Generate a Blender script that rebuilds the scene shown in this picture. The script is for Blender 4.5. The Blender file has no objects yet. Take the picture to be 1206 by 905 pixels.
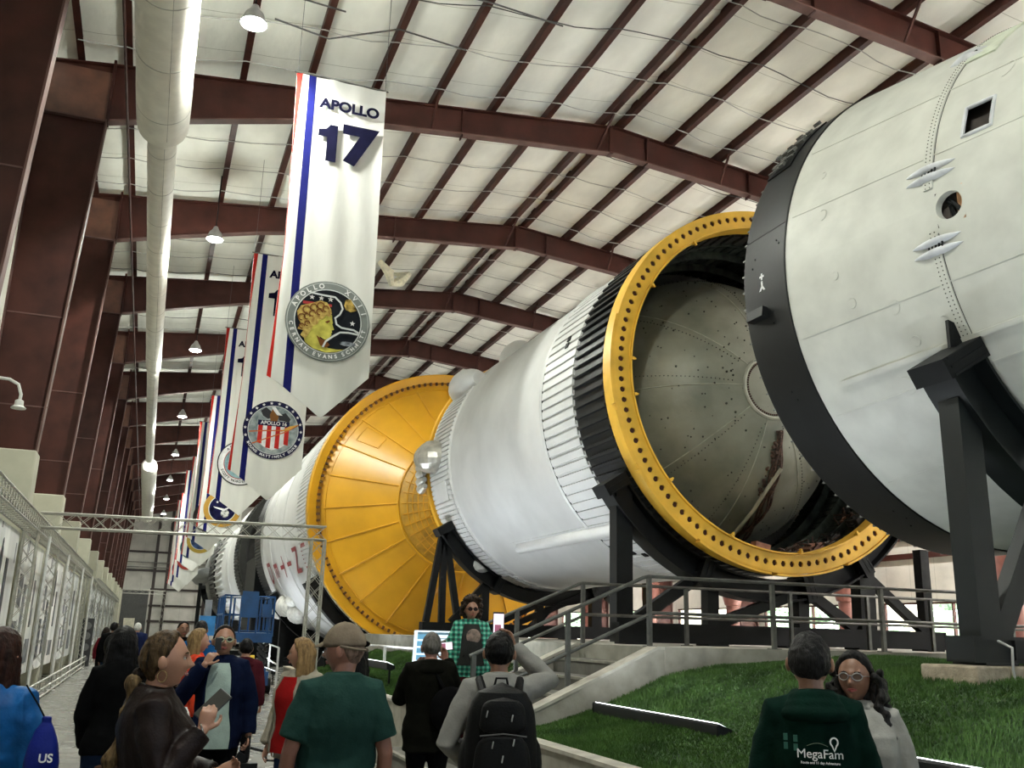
import bpy, math, random
import numpy as np
from mathutils import Vector, Matrix, Euler
random.seed(7)
rng = np.random.default_rng(11)
PI = math.pi
C = bpy.context.scene.collection
scene = bpy.context.scene

# ------------------------------------------------------------------ materials
_M = {}
def mat(name, col, rough=0.6, metal=0.0, var=0.12, vscale=6.0, bump=0.0, bscale=40.0, emit=None, estr=0.0,
        stretch=None, spec=0.5, col2=None, dist=0.01, coat=0.0):
    if name in _M:
        return _M[name]
    m = bpy.data.materials.new(name)
    m.use_nodes = True
    nt = m.node_tree; N = nt.nodes; L = nt.links
    b = N['Principled BSDF']
    b.inputs['Roughness'].default_value = rough
    b.inputs['Metallic'].default_value = metal
    b.inputs['Specular IOR Level'].default_value = spec
    b.inputs['Coat Weight'].default_value = coat
    tc = N.new('ShaderNodeTexCoord'); mp = N.new('ShaderNodeMapping')
    L.new(tc.outputs['Object'], mp.inputs['Vector'])
    if stretch: mp.inputs['Scale'].default_value = stretch
    n1 = N.new('ShaderNodeTexNoise'); n1.inputs['Scale'].default_value = vscale; n1.inputs['Detail'].default_value = 5
    L.new(mp.outputs['Vector'], n1.inputs['Vector'])
    mx = N.new('ShaderNodeMix'); mx.data_type = 'RGBA'
    c2 = col2 if col2 else tuple(max(0, c * (1 - var * 2.2)) for c in col)
    c1 = tuple(min(1, c * (1 + var * 0.6)) for c in col) if not col2 else col
    mx.inputs['A'].default_value = (*c2, 1); mx.inputs['B'].default_value = (*c1, 1)
    rp = N.new('ShaderNodeMapRange'); rp.inputs['From Min'].default_value = 0.3; rp.inputs['From Max'].default_value = 0.65
    L.new(n1.outputs['Fac'], rp.inputs['Value']); L.new(rp.outputs['Result'], mx.inputs['Factor'])
    L.new(mx.outputs['Result'], b.inputs['Base Color'])
    if bump > 0:
        n2 = N.new('ShaderNodeTexNoise'); n2.inputs['Scale'].default_value = bscale; n2.inputs['Detail'].default_value = 6
        L.new(mp.outputs['Vector'], n2.inputs['Vector'])
        bp = N.new('ShaderNodeBump'); bp.inputs['Strength'].default_value = bump; bp.inputs['Distance'].default_value = dist
        L.new(n2.outputs['Fac'], bp.inputs['Height']); L.new(bp.outputs['Normal'], b.inputs['Normal'])
    if emit:
        b.inputs['Emission Color'].default_value = (*emit, 1); b.inputs['Emission Strength'].default_value = estr
    _M[name] = m
    return m

# ------------------------------------------------------------------ mesh builder
class MB:
    def __init__(s): s.v = []; s.f = []
    def add(s, vs, fs):
        o = len(s.v); s.v.extend([tuple(map(float, p)) for p in vs]); s.f.extend([tuple(i + o for i in f) for f in fs]); return s
    def box(s, c, size, rot=None):
        x, y, z = [a / 2 for a in size]
        P = [Vector((i, j, k)) for i in (-x, x) for j in (-y, y) for k in (-z, z)]
        if rot is not None: P = [rot @ p for p in P]
        P = [(p.x + c[0], p.y + c[1], p.z + c[2]) for p in P]
        return s.add(P, [(0, 1, 3, 2), (4, 6, 7, 5), (0, 4, 5, 1), (2, 3, 7, 6), (0, 2, 6, 4), (1, 5, 7, 3)])
    def bx(s, x0, x1, y0, y1, z0, z1):
        return s.box(((x0 + x1) / 2, (y0 + y1) / 2, (z0 + z1) / 2), (abs(x1 - x0), abs(y1 - y0), abs(z1 - z0)))
    def beam(s, a, b, w, h, up=(0, 0, 1)):
        a = Vector(a); b = Vector(b); d = (b - a); L = d.length; d.normalize(); u = Vector(up)
        r = d.cross(u)
        if r.length < 1e-4: r = d.cross(Vector((0, 1, 0)))
        r.normalize(); u = r.cross(d)
        P = []
        for q in (a, b):
            for i, j in ((-1, -1), (1, -1), (1, 1), (-1, 1)):
                P.append(q + r * (i * w / 2) + u * (j * h / 2))
        return s.add(P, [(0, 3, 2, 1), (4, 5, 6, 7), (0, 1, 5, 4), (1, 2, 6, 5), (2, 3, 7, 6), (3, 0, 4, 7)])
    def tube(s, path, r, n=10, closed=False, caps=True, flat=None):
        path = [Vector(p) for p in path]
        R = r if isinstance(r, (list, tuple)) else [r] * len(path)
        m = len(path); rings = []
        prev = None
        for i, p in enumerate(path):
            if closed: t = path[(i + 1) % m] - path[i - 1]
            elif i == 0: t = path[1] - path[0]
            elif i == m - 1: t = path[-1] - path[-2]
            else: t = (path[i + 1] - p).normalized() + (p - path[i - 1]).normalized()
            t.normalize()
            if prev is None:
                a = Vector((0, 0, 1)) if abs(t.z) < 0.9 else Vector((1, 0, 0))
                u = t.cross(a).normalized()
            else:
                u = (prev - t * prev.dot(t))
                if u.length < 1e-6: u = t.cross(Vector((0, 0, 1)))
                u.normalize()
            prev = u; w = t.cross(u)
            rr = R[i]
            rings.append([p + (u * math.cos(2 * PI * k / n) + w * math.sin(2 * PI * k / n)) * rr for k in range(n)])
        vs = [q for ring in rings for q in ring]; fs = []
        for i in range(m if closed else m - 1):
            j = (i + 1) % m
            for k in range(n):
                fs.append((i * n + k, i * n + (k + 1) % n, j * n + (k + 1) % n, j * n + k))
        if caps and not closed:
            fs.append(tuple(reversed(range(n)))); fs.append(tuple((m - 1) * n + k for k in range(n)))
        return s.add(vs, fs)
    def caps_tube(s, path, R, n=12):
        # tube with rounded ends
        path = [Vector(p) for p in path]; R = list(R)
        d0 = (path[0] - path[1]).normalized(); d1 = (path[-1] - path[-2]).normalized()
        pre = [path[0] + d0 * R[0] * math.sin(a) for a in (1.35, .9, .45)]
        pr = [R[0] * math.cos(a) for a in (1.35, .9, .45)]
        post = [path[-1] + d1 * R[-1] * math.sin(a) for a in (.45, .9, 1.35)]
        qr = [R[-1] * math.cos(a) for a in (.45, .9, 1.35)]
        return s.tube(pre + path + post, pr + R + qr, n)
    def rings(s, rings, close_ends=True, wrap=True):
        n = len(rings[0]); m = len(rings); vs = [p for r in rings for p in r]; fs = []
        for i in range(m - 1):
            for k in range(n if wrap else n - 1):
                fs.append((i * n + k, i * n + (k + 1) % n, (i + 1) * n + (k + 1) % n, (i + 1) * n + k))
        if close_ends:
            fs.append(tuple(reversed(range(n)))); fs.append(tuple((m - 1) * n + k for k in range(n)))
        return s.add(vs, fs)
    def ball(s, c, r, n=12, m=8, rot=None):
        if not isinstance(r, (list, tuple)): r = (r, r, r)
        vs = [Vector((0, 0, -r[2]))]
        for i in range(1, m):
            a = -PI / 2 + PI * i / m
            for k in range(n):
                b = 2 * PI * k / n
                vs.append(Vector((r[0] * math.cos(a) * math.cos(b), r[1] * math.cos(a) * math.sin(b), r[2] * math.sin(a))))
        vs.append(Vector((0, 0, r[2])))
        if rot is not None: vs = [rot @ v for v in vs]
        vs = [v + Vector(c) for v in vs]
        fs = [(0, 1 + (k + 1) % n, 1 + k) for k in range(n)]
        for i in range(m - 2):
            for k in range(n):
                a = 1 + i * n + k; b = 1 + i * n + (k + 1) % n
                fs.append((a, b, b + n, a + n))
        T = len(vs) - 1; o = 1 + (m - 2) * n
        fs += [(o + k, o + (k + 1) % n, T) for k in range(n)]
        return s.add(vs, fs)
    def prism(s, pts, a, b, axis='y'):
        # pts: polygon in the plane across axis, extruded a..b
        def P(p, t):
            return {'y': (p[0], t, p[1]), 'x': (t, p[0], p[1]), 'z': (p[0], p[1], t)}[axis]
        n = len(pts)
        vs = [P(p, a) for p in pts] + [P(p, b) for p in pts]
        fs = [tuple(range(n)), tuple(reversed(range(n, 2 * n)))] + [(i, i + n, (i + 1) % n + n, (i + 1) % n) for i in range(n)]
        return s.add(vs, fs)
    def xf(s, M, start=0):
        for i in range(start, len(s.v)):
            p = M @ Vector(s.v[i]); s.v[i] = (p.x, p.y, p.z)
        return s

MANY = {'rivets', 'joint_rivets', 'cap_rivets', 'rim_bolt', 'rim_clips', 'loose_wiring', 'exposed_hatch_fittings', 'harness_clamps', 'band_fastener', 'weld_seam', 'cable_harness', 'lattice', 'radial_rib', 'dome_ribs', 'scissor_arm_', 'text_lines', 'joint_gap', 'inner_strut', 'wavy_lock', 'lengthwise_lap_seam', 'cable_tray_bracket'}
def wpos(o):
    p = Vector((0, 0, 0)); 
    M = Matrix.Identity(4)
    while o is not None:
        M = o.matrix_basis @ M; o = o.parent
    return M
def obj(name, mb, m, parent=None, smooth=True, angle=35, local=False):
    """one mesh object; vertices are in world space unless local"""
    me = bpy.data.meshes.new(name)
    v = mb.v
    me.from_pydata(v, [], mb.f)
    me.materials.append(m)
    o = bpy.data.objects.new(name, me); C.objects.link(o)
    if parent is not None:
        o.parent = parent
        if not local:
            inv = wpos(parent).inverted(); me.transform(inv)
    elif not local and len(v):
        a = np.array(v); c = Vector(((a[:, 0].min() + a[:, 0].max()) / 2, (a[:, 1].min() + a[:, 1].max()) / 2, a[:, 2].min()))
        me.transform(Matrix.Translation(-c)); o.location = c
    if parent is not None and name in MANY: o['kind'] = 'stuff'
    if smooth:
        me.shade_smooth()
        try: me.set_sharp_from_angle(angle=math.radians(angle))
        except Exception: pass
    return o
def tag(o, label, cat, group=None, kind=None):
    if label: o['label'] = label
    if cat: o['category'] = cat
    if group: o['group'] = group
    if kind: o['kind'] = kind
    return o
def thing(name, label, cat, loc=(0, 0, 0), rz=0.0, group=None):
    o = bpy.data.objects.new(name, None); o.empty_display_size = .2; C.objects.link(o)
    o.location = loc; o.rotation_euler = (0, 0, rz)
    return tag(o, label, cat, group)
def struct(name, mb, m, smooth=False):
    o = obj(name, mb, m, smooth=smooth); o['kind'] = 'structure'; return o
def dup(root, loc=None, rz=None, label=None, group=None):
    r = root.copy(); C.objects.link(r)
    if loc is not None: r.location = loc
    if rz is not None: r.rotation_euler = (0, 0, rz)
    if label: r['label'] = label
    if group: r['group'] = group
    for ch in list(root.children):
        c = ch.copy(); C.objects.link(c); c.parent = r
        for g in list(ch.children):
            d = g.copy(); C.objects.link(d); d.parent = c
    return r
def part_label(o, l): o['label'] = l; return o

def text_part(name, body, size, m, parent, M, bold=0.0, align='CENTER', sx=1.0, ext=0.002, kern=1.0):
    """lettering as a font curve; M places it in the parent's local space (text lies in XY of M)"""
    k_ = .6 / size if size < .25 else 1.0; size *= k_; bold *= k_; ext *= k_
    key = (body, round(size, 4), round(bold, 4), ext, align, kern)
    if key not in _T:
        cu = bpy.data.curves.new(name, 'FONT'); cu.body = body; cu.size = size; cu.align_x = align; cu.align_y = 'CENTER'
        cu.offset = bold; cu.extrude = ext; cu.space_character = kern
        tmp = bpy.data.objects.new('tmp', cu); C.objects.link(tmp)
        bpy.context.view_layer.update()
        _T[key] = bpy.data.meshes.new_from_object(tmp.evaluated_get(bpy.context.evaluated_depsgraph_get()))
        bpy.data.objects.remove(tmp); bpy.data.curves.remove(cu)
    me = _T[key].copy(); me.materials.clear(); me.materials.append(m)
    o = bpy.data.objects.new(name, me); C.objects.link(o); o.parent = parent
    o.matrix_basis = M @ Matrix.Diagonal((sx / k_, 1 / k_, 1 / k_, 1))
    return o
_T = {}

# ------------------------------------------------------------------ shared materials
WHITE = mat('white_rocket_paint', (.60, .60, .59), .42, var=.05, vscale=1.2, bump=.12, bscale=9, dist=.02)
CREAMY = mat('aged_white_panel_paint', (.56, .56, .51), .5, var=.06, vscale=2.5, bump=.15, bscale=14, dist=.01)
BLACKP = mat('black_rocket_paint', (.007, .0075, .009), .42, var=.2, vscale=3, spec=.35)
BLACKS = mat('black_painted_steel', (.003, .0036, .0042), .55, var=.25, vscale=5, spec=.25)
STEELG = mat('dark_green_grey_steel', (.0045, .0065, .0065), .5, var=.2, vscale=3, spec=.3)
YELLOW = mat('yellow_primer', (.86, .50, .055), .42, var=.10, vscale=2.2)
YELLOW2 = mat('deep_yellow_enamel', (.70, .355, .014), .36, var=.08, vscale=.8)
HOLE = mat('rust_brown_hole', (.07, .02, .012), .7)
MAROON = mat('maroon_structural_steel', (.044, .0125, .0085), .55, var=.22, vscale=1.6, spec=.2)
MAROON2 = mat('maroon_steel_edge', (.11, .06, .052), .65, var=.15, vscale=2, spec=.2)
BRASSY = mat('brown_knee_plate', (.11, .042, .022), .5, var=.2, vscale=2.5)
GALV = mat('galvanised_rail', (.13, .13, .12), .38, metal=.7, var=.15, vscale=8)
ALU = mat('silver_truss_tube', (.36, .355, .31), .35, metal=.35, var=.1, vscale=8)
CONC = mat('light_concrete', (.30, .28, .235), .85, var=.12, vscale=5, bump=.25, bscale=30)
CONCD = mat('grey_step_concrete', (.11, .105, .09), .85, var=.15, vscale=4, bump=.25, bscale=30)
CLOTHW = mat('white_duct_fabric', (.80, .79, .72), .75, var=.05, vscale=3, bump=.25, bscale=3.5, dist=.03)
BANW = mat('white_banner_cloth', (.82, .82, .79), .75, var=.05, vscale=2, bump=.35, bscale=2.6, dist=.03, stretch=(1.6, 1, .35))
BANB = mat('navy_banner_print', (.010, .012, .10), .85, var=.06, spec=.05)
BANR = mat('red_banner_print', (.40, .02, .015), .85, var=.06, spec=.05)
INK = mat('dark_navy_ink', (.005, .005, .020), .85, spec=.05)
WHITEINK = mat('white_ink', (.80, .80, .80), .7)
GREYINK = mat('grey_ink', (.16, .17, .17), .7)
BLACKINK = mat('black_ink', (.01, .01, .014), .7)
CLADM = mat('cream_column_cladding', (.42, .41, .32), .7, var=.05, vscale=2)
BLUEM = mat('blue_lift_enamel', (.008, .062, .19), .35, var=.12, vscale=4)
H = 1.75
# the banner cloth lets some light through
_n = BANW.node_tree; _o = _n.nodes['Material Output']; _b = _n.nodes['Principled BSDF']
_t = _n.nodes.new('ShaderNodeBsdfTranslucent'); _t.inputs[0].default_value = (.85, .85, .80, 1); _x = _n.nodes.new('ShaderNodeMixShader'); _x.inputs[0].default_value = .35
_n.links.new(_b.outputs[0], _x.inputs[1]); _n.links.new(_t.outputs[0], _x.inputs[2]); _n.links.new(_x.outputs[0], _o.inputs['Surface'])
LAMP_E, UP_E, SKY_E, SUN_E, EXPO = 2450.0, 30.0, 3.0, 160.0, 0.32
# ================================================================== the hall
XL, XR, YN, YF = -3.75, 26.15, -11.0, 117.0
XRIDGE = 11.2
KY = [22.1 + 7.57 * k for k in range(-4, 13)]
# rafter profiles (left half, mirrored about the ridge)
BOT = [(-3.62, 13.14), (-2.15, 13.16), (-.24, 13.64), (2.13, 14.19), (4.37, 14.58), (7.6, 14.90), (11.2, 15.22)]
TOP = [(-3.62, 14.46), (-2.15, 14.64), (-.24, 14.84), (2.13, 15.08), (4.37, 15.32), (7.6, 15.66), (11.2, 16.04)]
mir = lambda P: P + [(2 * XRIDGE - x, z) for x, z in reversed(P[:-1])]
BOTF, TOPF = mir(BOT), mir(TOP)
def topz(x):
    for (a, za), (b, zb) in zip(TOPF, TOPF[1:]):
        if a <= x <= b: return za + (zb - za) * (x - a) / (b - a)
    return TOPF[0][1] if x < 0 else TOPF[-1][1]

# floor
def floor_mat():
    m = mat('polished_concrete_floor', (.22, .215, .19), .28, var=.12, vscale=1.1, bump=.07, bscale=4, dist=.003, stretch=(.35, 2.4, 1))
    nt = m.node_tree; N = nt.nodes; L = nt.links; b = N['Principled BSDF']
    w = N.new('ShaderNodeTexBrick'); w.inputs['Scale'].default_value = .33; w.offset = 0
    w.inputs['Mortar Size'].default_value = .004; w.inputs['Brick Width'].default_value = 2; w.inputs['Row Height'].default_value = 2
    w.inputs['Color1'].default_value = (1, 1, 1, 1); w.inputs['Color2'].default_value = (1, 1, 1, 1); w.inputs['Mortar'].default_value = (.6, .6, .6, 1)
    tc = N.new('ShaderNodeTexCoord'); L.new(tc.outputs['Object'], w.inputs['Vector'])
    mx = N.new('ShaderNodeMix'); mx.data_type = 'RGBA'; mx.blend_type = 'MULTIPLY'; mx.inputs['Factor'].default_value = 1
    src = b.inputs['Base Color'].links[0].from_socket
    L.new(src, mx.inputs['A']); L.new(w.outputs['Color'], mx.inputs['B']); L.new(mx.outputs['Result'], b.inputs['Base Color'])
    n = N.new('ShaderNodeTexNoise'); n.inputs['Scale'].default_value = 3; L.new(tc.outputs['Object'], n.inputs['Vector'])
    r = N.new('ShaderNodeMapRange'); r.inputs['To Min'].default_value = .18; r.inputs['To Max'].default_value = .34
    L.new(n.outputs['Fac'], r.inputs['Value']); L.new(r.outputs['Result'], b.inputs['Roughness'])
    return m
struct('floor', MB().bx(XL - .3, XR + .3, YN, YF + .3, -.2, 0), floor_mat())

# insulated wall panels
def blanket_mat(name, col, seam=1.2, axis=1, sag=(1, 1, 1)):
    m = mat(name, col, .8, var=.09, vscale=.8, bump=.7, bscale=1.4, dist=.06, stretch=sag)
    nt = m.node_tree; N = nt.nodes; L = nt.links; b = N['Principled BSDF']
    tc = N.new('ShaderNodeTexCoord'); sp = N.new('ShaderNodeSeparateXYZ'); L.new(tc.outputs['Object'], sp.inputs['Vector'])
    d = N.new('ShaderNodeMath'); d.operation = 'DIVIDE'; d.inputs[1].default_value = seam; L.new(sp.outputs[axis], d.inputs[0])
    fr = N.new('ShaderNodeMath'); fr.operation = 'FRACT'; L.new(d.outputs[0], fr.inputs[0])
    lt = N.new('ShaderNodeMath'); lt.operation = 'LESS_THAN'; lt.inputs[1].default_value = .012; L.new(fr.outputs[0], lt.inputs[0])
    mx = N.new('ShaderNodeMix'); mx.data_type = 'RGBA'; mx.blend_type = 'MULTIPLY'; mx.inputs['B'].default_value = (.55, .55, .52, 1)
    src = b.inputs['Base Color'].links[0].from_socket
    L.new(lt.outputs[0], mx.inputs['Factor']); L.new(src, mx.inputs['A']); L.new(mx.outputs['Result'], b.inputs['Base Color'])
    return m
WALLM = blanket_mat('cream_wall_blanket', (.52, .51, .44), 1.2, 1)
ENDM = blanket_mat('grey_end_wall_blanket', (.46, .45, .41), 1.5, 0)
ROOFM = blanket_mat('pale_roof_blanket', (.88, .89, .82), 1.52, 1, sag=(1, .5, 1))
struct('wall_left', MB().bx(XL - .2, XL, YN, YF, 0, 14.6), WALLM)
# right wall with a long strip of low windows between the columns
WZ0, WZ1 = 1.15, 3.22
mb = MB().bx(XR, XR + .2, YN, YF, 0, WZ0).bx(XR, XR + .2, YN, YF, WZ1, 14.6)
wins = []
for k in range(len(KY) - 1):
    a, b = KY[k] + .5, KY[k + 1] - .35
    mb.bx(XR, XR + .2, KY[k] - .35, a, WZ0, WZ1)
    wins.append((a, b))
mb.bx(XR, XR + .2, YN, KY[0] - .35, WZ0, WZ1).bx(XR, XR + .2, KY[-1] - .35, YF, WZ0, WZ1)
struct('wall_right', mb, WALLM)
glass = bpy.data.materials.new('window_glass'); glass.use_nodes = True
nt = glass.node_tree; nt.nodes.clear()
o_ = nt.nodes.new('ShaderNodeOutputMaterial'); mx = nt.nodes.new('ShaderNodeMixShader'); tr = nt.nodes.new('ShaderNodeBsdfTransparent'); gl = nt.nodes.new('ShaderNodeBsdfGlossy')
gl.inputs['Roughness'].default_value = .03; mx.inputs[0].default_value = .08; tr.inputs[0].default_value = (.93, .96, .95, 1)
nt.links.new(tr.outputs[0], mx.inputs[1]); nt.links.new(gl.outputs[0], mx.inputs[2]); nt.links.new(mx.outputs[0], o_.inputs[0])
for i, (a, b) in enumerate(wins):
    w = struct('window_%d' % (i + 1), MB().bx(XR + .08, XR + .10, a, b, WZ0, WZ1), glass)
    f = MB()
    f.bx(XR + .02, XR + .14, a, b, WZ0, WZ0 + .07).bx(XR + .02, XR + .14, a, b, WZ1 - .07, WZ1)
    for q in (a, (a + b) / 2 - .03, b - .07): f.bx(XR + .02, XR + .14, q, q + .06, WZ0 + .07, WZ1 - .07)
    fr = obj('window_frame', f, MAROON, w, smooth=False)
# end walls
DX0, DX1, DZ = -2.75, .2, 5.35
struct('wall_back', MB().bx(XL, DX0, YF, YF + .2, 0, 16.6).bx(DX1, XR, YF, YF + .2, 0, 16.6).bx(DX0, DX1, YF, YF + .2, DZ, 16.6), ENDM)
ADDED_WIN_X = [(-2.2, 4.2), (4.8, 11.2), (11.8, 18.2), (18.8, 24.8)]  # unseen windows added to the near wall to brighten banners and ceiling
mb = MB().bx(XL, XR, YN - .2, YN, 0, 6.2).bx(XL, XR, YN - .2, YN, 10.6, 16.6).bx(XL, ADDED_WIN_X[0][0], YN - .2, YN, 6.2, 10.6).bx(ADDED_WIN_X[-1][1], XR, YN - .2, YN, 6.2, 10.6)
for (a_, b_), (c_, d_) in zip(ADDED_WIN_X, ADDED_WIN_X[1:]): mb.bx(b_, c_, YN - .2, YN, 6.2, 10.6)
struct('wall_front', mb, ENDM)
for i_, (a_, b_) in enumerate(ADDED_WIN_X):
    w_ = struct('window_%d' % (len(wins) + 1 + i_), MB().bx(a_, b_, YN - .12, YN - .10, 6.2, 10.6), glass)
    f = MB()
    for q in np.linspace(a_, b_ - .06, 5): f.bx(q, q + .06, YN - .15, YN - .05, 6.2, 10.6)
    for q in (6.2, 8.4, 10.54): f.bx(a_, b_, YN - .14, YN - .06, q, q + .06)
    obj('window_frame', f, MAROON, w_, smooth=False)
mb = MB()
for i in range(22): mb.bx(DX0, DX1, YF + .05 + .02 * (i % 2), YF + .12, i * DZ / 22, (i + 1) * DZ / 22)
d1 = struct('door_1', mb, mat('grey_roller_shutter', (.06, .062, .06), .5))
d2 = struct('door_2', MB().bx(-2.1, -.95, YF - .1, YF + .04, 0, 2.3), mat('cream_steel_door', (.55, .53, .42), .5))
obj('door_handle', MB().bx(-1.12, -1.05, YF - .16, YF - .1, 1.0, 1.12), GALV, d2)
for i_, (z, lb) in enumerate(((4.78, 'lower'), (5.45, 'middle'), (8.2, 'upper'))):
    tag(obj('wall_girt', MB().bx(XR - .12, XR - .005, YN, YF, z, z + .2), MAROON, smooth=False), 'long maroon girt running along the window wall, the %s one' % lb, 'wall girt')
# roof: the insulation blanket, billowing a little between the purlins
PX = [-2.9, -1.86, -.9, .76, 2.36, 4.05, 5.70, 7.38, 9.02, 10.72]
PX = PX + [2 * XRIDGE - .35 - x for x in reversed(PX)]
PX[10] = 11.33
xs = []
for a, b in zip([XL] + PX, PX + [XR]):
    xs += list(np.linspace(a, b, 6))[:-1]
xs.append(XR)
ys = np.arange(YN, YF + .39, .38)
vs = []
px = np.array([XL] + PX + [XR])
for y in ys:
    kb = min(range(len(KY)), key=lambda k: abs(KY[k] - y))
    for x in xs:
        i = int(np.clip(np.searchsorted(px, x) - 1, 0, len(px) - 2)); t = (x - px[i]) / (px[i + 1] - px[i])
        sag = math.sin(PI * np.clip(t, 0, 1)) * (.05 + .03 * math.sin(y * 4.13)) 
        vs.append((x, y, topz(x) + .27 - sag))
nx = len(xs); fs = [(j * nx + i, j * nx + i + 1, (j + 1) * nx + i + 1, (j + 1) * nx + i) for j in range(len(ys) - 1) for i in range(nx - 1)]
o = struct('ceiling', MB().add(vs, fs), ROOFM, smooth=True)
# gable infill above the rafters is covered by the end walls

# end wall framing: girts and posts
t = thing('wall_girt_frame', 'dark steel girts and posts across the far end wall', 'wall framing', (10, YF - .1, 0))
for z in (2.05, 3.75, 5.55, 7.6, 9.7, 11.8):
    x0 = DX1 + .1 if z < DZ + .3 else XL
    GIRT = mat('dark_brown_girt', (.016, .008, .006), .6)
    obj('girt', MB().bx(x0, XR, YF - .16, YF, z - .11, z + .11), GIRT, t, smooth=False)
for x in (.55, 1.9, 6.2, 11.2, 16.5, 21.5):
    obj('post', MB().bx(x - .16, x + .16, YF - .42, YF - .16, 0, topz(x)), GIRT, t, smooth=False)
# thin service pipes on the end wall
for i, (z, lab) in enumerate(((8.5, 'upper pale service pipe along the far end wall'), (7.95, 'lower pale service pipe along the far end wall'))):
    tag(obj('service_pipe', MB().tube([(-2.6, YF - .45, z), (6, YF - .45, z)], .05, 8), GALV), lab, 'pipe')
# exit sign
t = thing('exit_sign', 'small red lit sign high on the far end wall', 'sign', (3.9, YF - .5, 7.3))
obj('housing', MB().bx(3.35, 4.45, YF - .52, YF - .44, 7.45, 8.15), mat('sign_white', (.7, .6, .58), .5), t, smooth=False)
text_part('lettering', 'EXIT', .6, mat('exit_red', (.8, .05, .04), .5, emit=(1, .12, .08), estr=6), t, Matrix.Translation((0, -.05, .5)) @ Matrix.Rotation(PI / 2, 4, 'X'), bold=.012)

# ---- steel columns and rafters
def ordinal(i):
    return ['first', 'second', 'third', 'fourth', 'fifth', 'sixth', 'seventh', 'eighth', 'ninth', 'tenth', 'eleventh', 'twelfth', 'thirteenth', 'fourteenth', 'fifteenth', 'sixteenth', 'seventeenth'][i]
def column_proto(side):
    s = 1 if side == 'left' else -1
    X = (lambda x: x) if side == 'left' else (lambda x: 2 * XRIDGE - x)
    t = thing('steel_column', 'x', 'column', (X(-3.2), 0, 0))
    inner = [(-2.78, 0), (-2.54, 5.25), (-2.16, 13.16)]
    outer = [(-3.58, 0), (-3.58, 13.16)]
    P = [(X(x), z) for x, z in [outer[0], inner[0], inner[1], inner[2], outer[1]]]
    if s < 0: P = P[::-1]
    obj('web', MB().prism(P, -.012, .012, 'y'), MAROON, t, smooth=False)
    m = MB()
    for a, b in zip(inner, inner[1:]):
        m.beam((X(a[0]), 0, a[1]), (X(b[0]), 0, b[1]), .30, .035, up=(1, 0, 0))
    obj('inner_flange', m, MAROON2, t, smooth=False)
    obj('outer_flange', MB().beam((X(-3.58), 0, 0), (X(-3.58), 0, 13.16), .3, .03, up=(1, 0, 0)), MAROON2, t, smooth=False)
    m = MB()
    for z in (8.25, 6.2): m.bx(min(X(-3.55), X(-2.45)), max(X(-3.55), X(-2.45)), -.022, -.012, z - .015, z + .015)
    obj('weld_seam', m, MAROON2, t, smooth=False)
    if side == 'left':
        m = MB().bx(X(-3.68), X(-2.50), -.36, .36, 0, 5.2)
        o = obj('cladding_box', m, CLADM, t, smooth=False)
        bv = o.modifiers.new('b', 'BEVEL'); bv.width = .03; bv.segments = 2
    else:
        # round brown pipe with a collar in front of the column
        a = [(.30, 0), (.30, 3.2), (.36, 3.25), (.44, 3.55), (.46, 3.7), (.46, 4.5), (.36, 4.6), (.30, 4.9), (.30, 6.2)]
        rr = [[(X(-2.35) + r * math.cos(q), r * math.sin(q), z) for q in np.linspace(0, 2 * PI, 25)[:-1]] for r, z in a]
        obj('pipe_cover', MB().rings(rr), mat('brown_pipe_cover', (.16, .055, .04), .5), t)
    return t
def rafter_proto():
    t = thing('roof_rafter', 'x', 'rafter', (XRIDGE, 0, 13))
    P = BOTF + TOPF[::-1]
    m = MB()
    for i in range(len(BOTF) - 1):
        a, b, c, d = BOTF[i], BOTF[i + 1], TOPF[i + 1], TOPF[i]
        m.prism([a, b, c, d], -.012, .012, 'y')
    obj('web', m, MAROON, t, smooth=False)
    for nm, Q, sg in (('bottom_flange', BOTF[1:-1], 1), ('top_flange', TOPF, 1)):
        m = MB()
        for a, b in zip(Q, Q[1:]): m.beam((a[0], 0, a[1]), (b[0], 0, b[1]), .26, .035)
        obj(nm, m, MAROON2 if nm[0] == 'b' else MAROON, t, smooth=False)
    for x in (-2.15, 24.55):
        obj('knee_stiffener', MB().bx(x - .03, x + .03, -.14, .14, 13.1, 14.75), MAROON, t, smooth=False)
        s = 1 if x < 0 else -1
        obj('knee_plate', MB().bx(min(x - .03 * s, x - 1.43 * s), max(x - .03 * s, x - 1.43 * s), -.14, .14, 13.10, 13.14), MAROON2, t, smooth=False)
        obj('knee_panel', MB().bx(min(x - .03 * s, x - 1.43 * s), max(x - .03 * s, x - 1.43 * s), -.026, -.0125, 13.14, 14.45), BRASSY, t, smooth=False)
    for x, w in ((11.03, .10), (6.55, .03), (12.2, .03), (15.7, .03)):
        zt = topz(x); 
        obj('splice_plate', MB().bx(x - w / 2, x + w / 2, -.12, .12, zt - .86, zt + .02), MAROON, t, smooth=False)
    # kicker braces at the ridge
    for A_ in (((10.6, -.02, 15.2), (10.78, -.95, 16.1)), ((10.6, .02, 15.2), (10.78, .95, 16.1)), ((5.7, -.02, 14.8), (5.7, -.9, 15.65)), ((14.7, -.02, 14.95), (14.6, -.9, 15.85))): obj('kicker_brace', MB().beam(A_[0], A_[1], .055, .055), MAROON, t, smooth=False)
    return t
cl = column_proto('left'); cr = column_proto('right'); rf = rafter_proto()
first = True
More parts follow.
